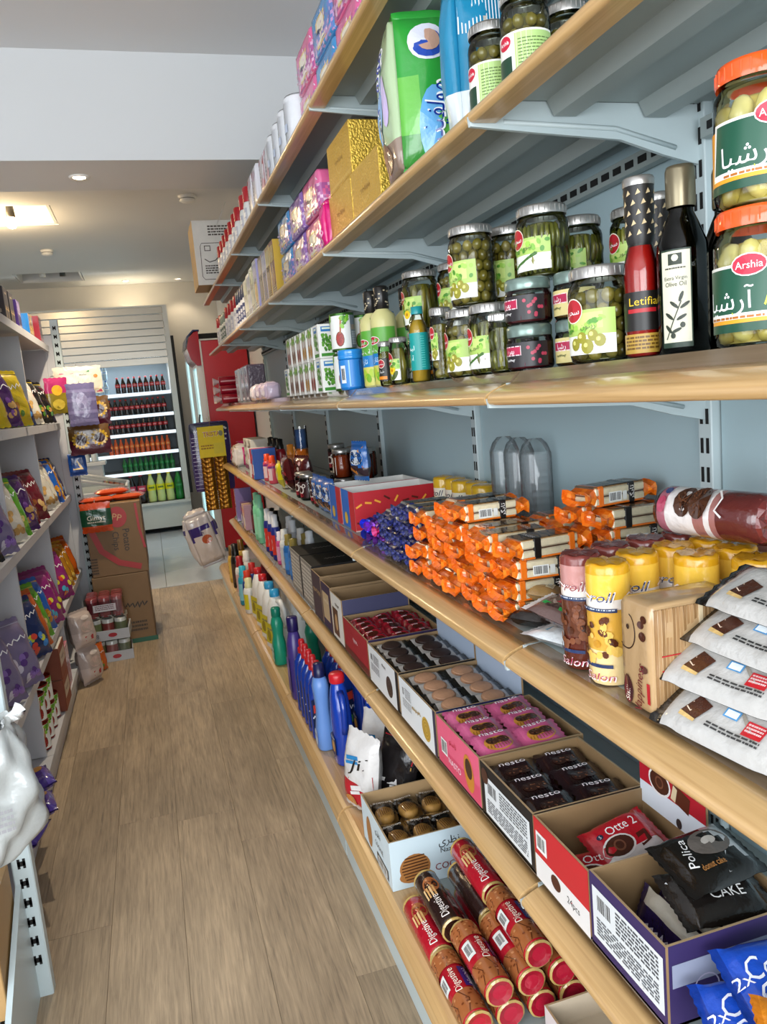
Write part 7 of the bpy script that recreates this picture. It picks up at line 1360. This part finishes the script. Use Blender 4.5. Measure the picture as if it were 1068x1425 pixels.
place('og', OG, (-.345, 4.95, .859), .1, 'orange snack packet lying on the upper carton, left one'); place('og', None, (-.175, 4.97, .859), -.1, 'orange snack packet lying on the upper carton, right one'); place('og', None, (-.26, 5.00, .895), .05, 'orange snack packet on top of the other two')
place('h6', hang(.17, .17, lambda x, y: 'c8481c' if abs(x) > .045 else '1c4a34', lambda p: (p.text('Gimyt', 0, .0, .028, 'e8e4d8', fit=.10), p.scribble(-.05, -.035, .05, -.022, 1, 'c9c4b4', 3))), (-.352, 4.77, .79), 0, 'orange and green snack packet hanging before the upper carton')
def can_tray(maroon):
    def f():
        t = thing('can_tray', None, 'can pack'); w, d, h = .215, .20, .125
        if not maroon:
            b = MB(); b.box((0, 0, .002), (w, d, .004), 'c9c9c4')
            for c, dm in (((0, -d/2, .028), (w, .004, .056)), ((0, d/2, .028), (w, .004, .056)), ((-w/2, 0, .028), (.004, d, .056)), ((w/2, 0, .028), (.004, d, .056))): b.box(c, dm, 'b9bcc0')
            b.build('tray', 'card', t); p = Print(plane_map((0, -d/2-.002, .028), (1, 0, 0), (0, 0, 1)), eps=.0006); p.ell(.02, 0, .024, .012, 'a8202c', 14); p.text('8', -.06, 0, .024, '4a4a4a'); p.mb.build('print', 'label', t)
        for i in range(3):
            for j in range(3):
                c = MB(); c.lathe([(.030, .005), (.032, .008), (.032, .112), (.029, .118), (.028, .115), (0, .115)], 14, 'cfd2cc' if not maroon else '8a3a40', ((i-1)*.067, (j-1)*.065, 0)); c.lathe([(.0325, .03), (.0325, .095)], 14, ('7a8a5a', '8a3a3a', '5a6a4a')[(i+j) % 3] if not maroon else '6a2430', ((i-1)*.067, (j-1)*.065, 0), close=False); c.build('can', 'gloss', t)
        g = MB(); g.bbox((0, 0, .062), (w-.004, d-.004, .122), .014, 'ffffff'); g.build('shrink_film', 'clear_film', t)
        if maroon: p = Print(plane_map((0, -d/2, .06), (1, 0, 0), (0, 0, 1)), eps=.002); p.rect(-.06, -.02, .06, .02, 'd0ccd0'); p.scribble(-.05, -.015, .05, .015, 3, '7a5a60', 3); p.mb.build('label', 'label', t)
        return t
    return f
CTY = can_tray(False); place('cty', CTY, (-.352, 4.605, .004), .04, 'lower tray of cans on the floor by the cartons'); place('cty', None, (-.352, 4.605, .130), -.03, 'middle tray of cans in the floor stack'); place('ctm', can_tray(True), (-.36, 4.605, .256), .02, 'maroon shrink-wrapped can pack on top of the can trays')
WB = stand_bag(.14, .20, .09, 'b8a8a0', 'c9b8b0', lambda p, w, h: (p.ell(0, h*.55, w*.3, h*.14, 'c9b0a8', 12), p.rect(-w*.2, h*.2, w*.2, h*.32, 'b03a40'), p.ell(0, h*.8, w*.2, h*.06, 'e0d4cc', 10)), 'film', 'snack_bag', 'bag', 9)
place('wb', WB, (-.44, 4.20, .004), (-.1, 0, L_-.6), 'pale film bag on the floor against the shelf foot'); place('wb', None, (-.45, 4.20, .19), (-.15, 0, L_-.7), 'pale film bag resting on another at the shelf foot'); place('bgmulti', None, (-.41, 4.36, .004), (-.15, 0, L_-.7), 'orange and red snack bag on the floor beside the can trays', scale=.7)
# ================================================================= drink coolers at the back
mat('cooler_white', .35, col='c9cac6'); mat('cooler_in', .4, col='77858e'); mat('shelf_edge_glow', .3, col='e6eaec', emit='dff0ff', estr=.5); mat('cooler_tube', .3, col='ffffff', emit='e6f4ff', estr=6); mat('shutter', .25, col='b4aea2', metal=.3); mat('red_panel', .35, col='b5121c'); mat('lit_glass', .1, col='a8d8de', emit='a8e0ea', estr=.55)  # cyan light is put into the door glass as emission, no lamp behind
cx0, cx1, cy0, cy1 = -1.25, .36, 9.12, 9.86; cw = cx1-cx0; ccx = (cx0+cx1)/2
cl = thing('open_cooler', 'white open-front drinks cooler with a half-lowered slatted shutter', 'cooler', (ccx, cy0, 0))
def C_(mb, n, m, **k): return mb.build(n, m, cl, **k)
C_(MB().box((0, .37, .21), (cw, .72, .30), 'ffffff').box((0, .02, .345), (cw, .10, .03), 'ffffff'), 'base', 'cooler_white'); C_(MB().box((0, .40, .04), (cw-.1, .6, .05), 'ffffff'), 'plinth', 'slot_black')
for x in (-cw/2+.12, cw/2-.10): C_(MB().lathe([(.035, -.012), (.035, .012)], 14, '8a8a88', axis='x', c=(x, .06, .037)), 'caster', 'plastic')
C_(MB().box((cw/2-.03, .34, 1.42), (.06, .70, 2.16), 'ffffff'), 'side_panel', 'cooler_white'); C_(MB().box((-cw/2+.03, .34, 1.42), (.06, .70, 2.16), 'ffffff'), 'side_panel', 'cooler_white')
C_(MB().box((cw/2+.018, .02, 1.30), (.030, .06, 1.75), 'ffffff'), 'door_seal', 'black_rubber')
C_(MB().box((0, .70, 1.4), (cw-.12, .03, 2.1), 'ffffff'), 'back_wall', 'cooler_in'); C_(MB().box((0, .40, 2.49), (cw, .68, .06), 'ffffff'), 'canopy', 'cooler_white')
C_(MB().box((0, .14, 1.93), (cw-.2, .03, .03), 'ffffff'), 'light_tube', 'cooler_tube')
lt = area('cooler_tube_light', (ccx, cy0+.10, 1.86), (ccx, cy0+.35, .6), cw-.25, .06, 5, (.88, .95, 1.0))
for i in range(8):
    b = MB(); b.bbox((0, -.005-.004*(i % 2), 1.915+i*.077), (cw-.10, .014, .073), .004, 'ffffff'); C_(b, 'slat', 'shutter')
CZ = [1.585, 1.345, 1.145, .925, .715]
for i, z in enumerate(CZ): s_ = C_(MB().box((0, .34, z-.012), (cw-.13, .62, .012), 'ffffff'), 'rack', 'cooler_white'); MB().box((0, .025, z-.014), (cw-.13, .012, .036), 'ffffff').build('price_strip', 'shelf_edge_glow', s_)  # strip glow is put in by emission, in place of the tube's light
def soda(h, r, liquid, label, capc, lc2='ffffff'):
    def f():
        t = thing('drink_bottle', None, 'bottle'); k = h; MB().lathe([(r*.85, 0), (r, k*.03), (r, k*.22), (r*.92, k*.30), (r, k*.42), (r, k*.60), (r*.72, k*.74), (r*.40, k*.88), (r*.36, k*.93)], 14, liquid).build('bottle_body', 'gloss', t)
        MB().lathe([(r*.46, k*.92), (r*.46, k), (0, k)], 12, capc, close=False).build('cap', 'plastic', t); p = Print(cyl_map(r*1.01, 0, -PI/2), eps=.0008); p.rect(-r*2.2, k*.40, r*2.2, k*.60, label, 14); p.rect(-r*.7, k*.47, r*.7, k*.53, lc2, 6); p.mb.build('label', 'label', t); return t
    return f
SO = {'cola': soda(.185, .0255, '1a0a08', 'a8141c', 'a8141c', 'd98a90'), 'orange': soda(.175, .0245, 'c0480c', 'd8641c', 'c84a10', 'f0b070'), 'green': soda(.175, .0255, '0c5a24', '0f6a2c', '0c5a24', '3a9a5a'), 'water': soda(.165, .024, '9cb8cc', 'c9d8e2', '2a6ac0', '5a9ad8')}
GR = {'cola': 'cola bottle with red label', 'orange': 'orange soda bottle', 'green': 'green soda bottle', 'water': 'small water bottle'}
def soda_row(kind, lev, xs, dz=0, txt=None):
    for i, x in enumerate(xs): place('so'+kind, SO[kind], (x, 9.185, CZ[lev]-.005+dz), 0, '%s, %s from the left on rack %s of the open cooler' % (GR[kind], ORD[i], ('one', 'two', 'three', 'four', 'five')[lev]) if not txt else txt % ORD[i], '%ss on rack %s of the open cooler' % (GR[kind].split(' with')[0], ('one', 'two', 'three', 'four', 'five')[lev]))
soda_row('cola', 0, [-.262+i*.0605 for i in range(9)]); soda_row('water', 0, [-.545+i*.055 for i in range(4)]); soda_row('water', 0, [-.545+i*.055 for i in range(4)], .166, 'small water bottle in the upper tier, %s from the left of the open cooler')
soda_row('cola', 1, [-.43+i*.0575 for i in range(12)]); soda_row('cola', 2, [-.44+i*.0575 for i in range(12)]); soda_row('orange', 3, [-.42+i*.0555 for i in range(12)]); soda_row('green', 4, [-.30+i*.0570 for i in range(10)])
BIG = {'cola': soda(.33, .046, '1a0a08', 'c83a5a', 'b01c30', 'f0c0cc'), 'lemon': soda(.33, .046, 'c9d88a', 'e0dc1c', 'e0c81c', '5a7a20'), 'green': soda(.33, .046, '0f7a2c', '0c6a24', '0c5a20', '3a9a5a')}
for i, (k, x) in enumerate((('lemon', -.52), ('cola', -.42), ('cola', -.26), ('cola', -.155), ('lemon', -.05), ('lemon', .05), ('lemon', .15), ('green', .25))):
    place('big'+k, BIG[k], (x, 9.19, .361), 0, 'large %s bottle, %s from the left at the bottom of the open cooler' % ({'cola': 'cola', 'lemon': 'yellow-green lemon soda', 'green': 'green soda'}[k], ORD[i]))
# red branded fridge and a white one behind it
rf = thing('drinks_fridge', 'red-sided drinks fridge with a white-edged side panel behind the shelving end', 'fridge', (.75, 7.75, 0))
def R_(mb, n, m): return mb.build(n, m, rf)
R_(MB().box((.0, .02, 1.0), (.42, .66, 1.92), 'ffffff'), 'cabinet', 'cooler_white'); R_(MB().bbox((.0, -.325, 1.0), (.42, .02, 1.92), .004, 'ffffff'), 'side_panel', 'red_panel')
b = MB(); b.box((-.205, -.338, 1.0), (.014, .008, 1.94), 'ffffff').box((0, -.338, 1.968), (.42, .008, .014), 'ffffff'); R_(b, 'panel_edging', 'cooler_white')
b = MB(); b.box((-.235, -.29, .95), (.05, .05, 1.66), 'd8dcdc').box((-.235, .31, .95), (.05, .05, 1.66), 'd8dcdc').box((-.235, .01, 1.755), (.05, .55, .05), 'd8dcdc').box((-.235, .01, .14), (.05, .55, .05), 'd8dcdc'); R_(b, 'door_frame', 'plastic'); R_(MB().box((-.235, .01, .95), (.012, .56, 1.56), 'ffffff'), 'door_glass', 'lit_glass'); R_(MB().tube([(-.275, -.24, .8), (-.285, -.24, .85), (-.285, -.24, 1.25), (-.275, -.24, 1.3)], .008, '3a3c40', 8), 'door_handle', 'plastic')
b = MB(); b.sweep([(-.21, 1.74), (-.25, 1.74), (-.30, 1.80), (-.325, 1.90), (-.30, 1.99), (-.25, 2.04), (-.21, 2.045)], -.33, .34, '9c1420'); R_(b, 'header_box', 'gloss'); b = MB(); b.sweep([(-.20, 2.046), (-.25, 2.05), (-.31, 1.995), (-.33, 1.91), (-.336, 1.91), (-.317, 2.005), (-.255, 2.062), (-.20, 2.06)], -.335, .345, '1c2a5c'); R_(b, 'header_trim', 'gloss'); R_(MB().box((0, .02, 2.0), (.42, .66, .05), 'ffffff'), 'top_cap', 'slot_black')
wf = thing('upright_fridge', 'white upright fridge with a pale glass door beyond the red one', 'fridge', (.72, 8.5, 0))
MB().bbox((.02, 0, 1.0), (.46, .68, 1.94), .01, 'd6d8d6').build('cabinet', 'plastic', wf); b = MB(); b.box((-.23, -.31, 1.0), (.04, .05, 1.8), 'd0d4d4').box((-.23, .31, 1.0), (.04, .05, 1.8), 'd0d4d4').box((-.23, 0, 1.88), (.04, .57, .05), 'd0d4d4').box((-.23, 0, .13), (.04, .57, .05), 'd0d4d4'); b.build('door_frame', 'plastic', wf); MB().box((-.23, 0, 1.0), (.012, .57, 1.7), 'ffffff').build('door_glass', 'lit_glass', wf)
# glass-topped chest between the cartons and the cooler
ch = thing('display_freezer', 'white chest freezer with a slanted glass lid before the cooler', 'freezer', (-.62, 6.95, 0))
MB().bbox((0, 0, .40), (.80, .62, .74), .01, 'c9ccd0').build('cabinet', 'plastic', ch); b = MB(); b.tube([(-.39, -.30, .99), (.39, -.30, .78)], .014, 'd8dadc', 6).tube([(-.39, .30, .99), (.39, .30, .78)], .014, 'd8dadc', 6).tube([(-.39, -.30, .99), (-.39, .30, .99)], .014, 'd8dadc', 6).tube([(.39, -.30, .78), (.39, .30, .78)], .014, 'd8dadc', 6); b.build('lid_frame', 'plastic', ch)
b = MB(); b.add([(-.39, -.30, .985), (.39, -.30, .775), (.39, .30, .775), (-.39, .30, .985)], [(0, 1, 2, 3)], 'ffffff'); b.build('lid_glass', 'pane', ch); b = MB(); b.add([(-.40, -.305, .77), (.40, -.305, .77), (-.40, -.305, .985)], [(0, 1, 2)], 'b4bcc4'); b.build('lid_side', 'pane', ch); MB().box((0, -.312, .55), (.78, .006, .10), '1c2a5c').build('stripe', 'label', ch)
WBT = soda(.20, .028, 'd0d8dc', 'e6e8ea', '2a6ac0', '9ab8d0'); GBT = soda(.20, .028, 'd0d8dc', 'e6e8ea', '3a9a5a', '9ac8a8')
for i in range(8): place('wb%d' % (i % 2), (WBT, GBT)[i % 2], (-.74+(i % 4)*.075, 9.02+.0*i, .01) if False else (-.70+(i % 4)*.07, 7.42+(i//4)*.07, .972), 0, 'white bottle with %s cap, %s of the small group by the freezer lid' % (('blue', 'green')[i % 2], ORD[i]), 'white bottles by the freezer')
tb = thing('display_stand', 'white stand carrying small bottles behind the chest freezer', 'stand', (-.6, 7.455, 0)); MB().bbox((0, 0, .955), (.40, .22, .03), .003, 'd2d4d6').build('tray_top', 'plastic', tb); MB().box((0, 0, .47), (.34, .18, .94), 'c4c6ca').build('stand_body', 'plastic', tb)
# ---- hanging things on the far end of the right shelving
def card_bag():
    t = thing('hanging_pack', None, 'pack'); b, mp = puff(.30, .03, .53, .006, lambda fa, a, bb: '3d2a66' if bb < .8 else '2a2c4e', 10, .01, .002); p = Print(mp('f'), b, .001)
    for i in range(14): p.rect(-.145, -.24+i*.03, -.08, -.236+i*.03, 'a89ac0')
    p.text('ﺏﺍﺭﻮﺟ', -.06, .20, .03, 'd8d0e8'); r2 = rnd(3)
    for i in range(24): p.ell(.07+r2.uniform(-.05, .06), .17+r2.uniform(-.05, .05), .010, .008, r2.choice(['e4e0d8', '2a2426', 'c9c0b8']), 7)
    b.build('pack_body', 'film', t); MB().tube([(0, 0, .53), (0, .02, .56), (0, .10, .56)], .003, 'b8b8b8', 6).build('hook', 'steel', t); return t
place('cbag', card_bag, (.445, 6.22, .715), 0, 'dark purple hanging pack behind the yellow sachet strip')
def trista():
    t = thing('sachet_strip', None, 'sachets'); c = MB(); c.box((0, 0, .50), (.20, .004, .24), 'f6dc22'); p = Print(plane_map((0, -.002, .50), (1, 0, 0), (0, 0, 1)), c, .001); p.text('TRISTA', .005, .062, .042, 'f6f0e0', fit=.135); p.text('TRISTA', .005, .062, .034, 'b82a20', fit=.128); p.ell(.075, .062, .016, .022, '8a8a6a', 12); p.scribble(-.085, -.06, .085, -.02, 2, 'b07a14', 3); p.rect(.01, -.09, .085, -.01, 'ecd83a'); c.build('header_card', 'card', t)
    def sm():
        b, _ = packet(.094, .050, .022, lambda x, y: 'a87420' if int((x+1)*130) % 2 else '7a4c14', .008, 10, 6, .004, None, 3, 1); b.v = [(x, -(z-.011), y) for x, y, z in b.v]; return mesh_of(b, 'sachet', 'foil')
    m = sm()
    for r in range(11):
        for q in (-1, 1): sub(m, 'sachet', t, (q*.05, -.006-.003*(r % 2), .36-r*.036))
    MB().tube([(0, 0, .62), (0, .01, .70)], .0015, '9a7a3a', 5).build('cord', 'plastic', t); return t
place('trista', trista, (.452, 6.165, .595), .05, 'yellow headed strip of gold sachets hanging at the shelf end')
def bag_white():
    t = thing('hanging_bag', None, 'bag'); b, mp = puff(.20, .09, .42, .03, lambda fa, a, bb: 'b9b4b8' if bb > .45 else ('34286e' if bb > .25+.25*a else 'c4bcba'), 10, .04, .010); p = Print(mp('f'), b, .002); p.ell(.02, .0, .04, .035, 'b0583a', 14); p.text('ﺮﻈﻧ', -.02, .06, .03, '34286e'); b.build('bag_body', 'film', t); return t
o = place('bagw', bag_white, (.36, 6.175, .13), (0, -.26, 0), 'white and purple bag leaning at the end of the bottom shelves')
o = place('thin_end', tall_carton(.05, .12, .24, ('5a4a8a', '6a5a9a', '8a7ab0', '4a3a70'), 'Gel', 'e0d8f0'), (.60, 5.78, zE), FACE, 'purple carton at the shelf end above the gold bottles')
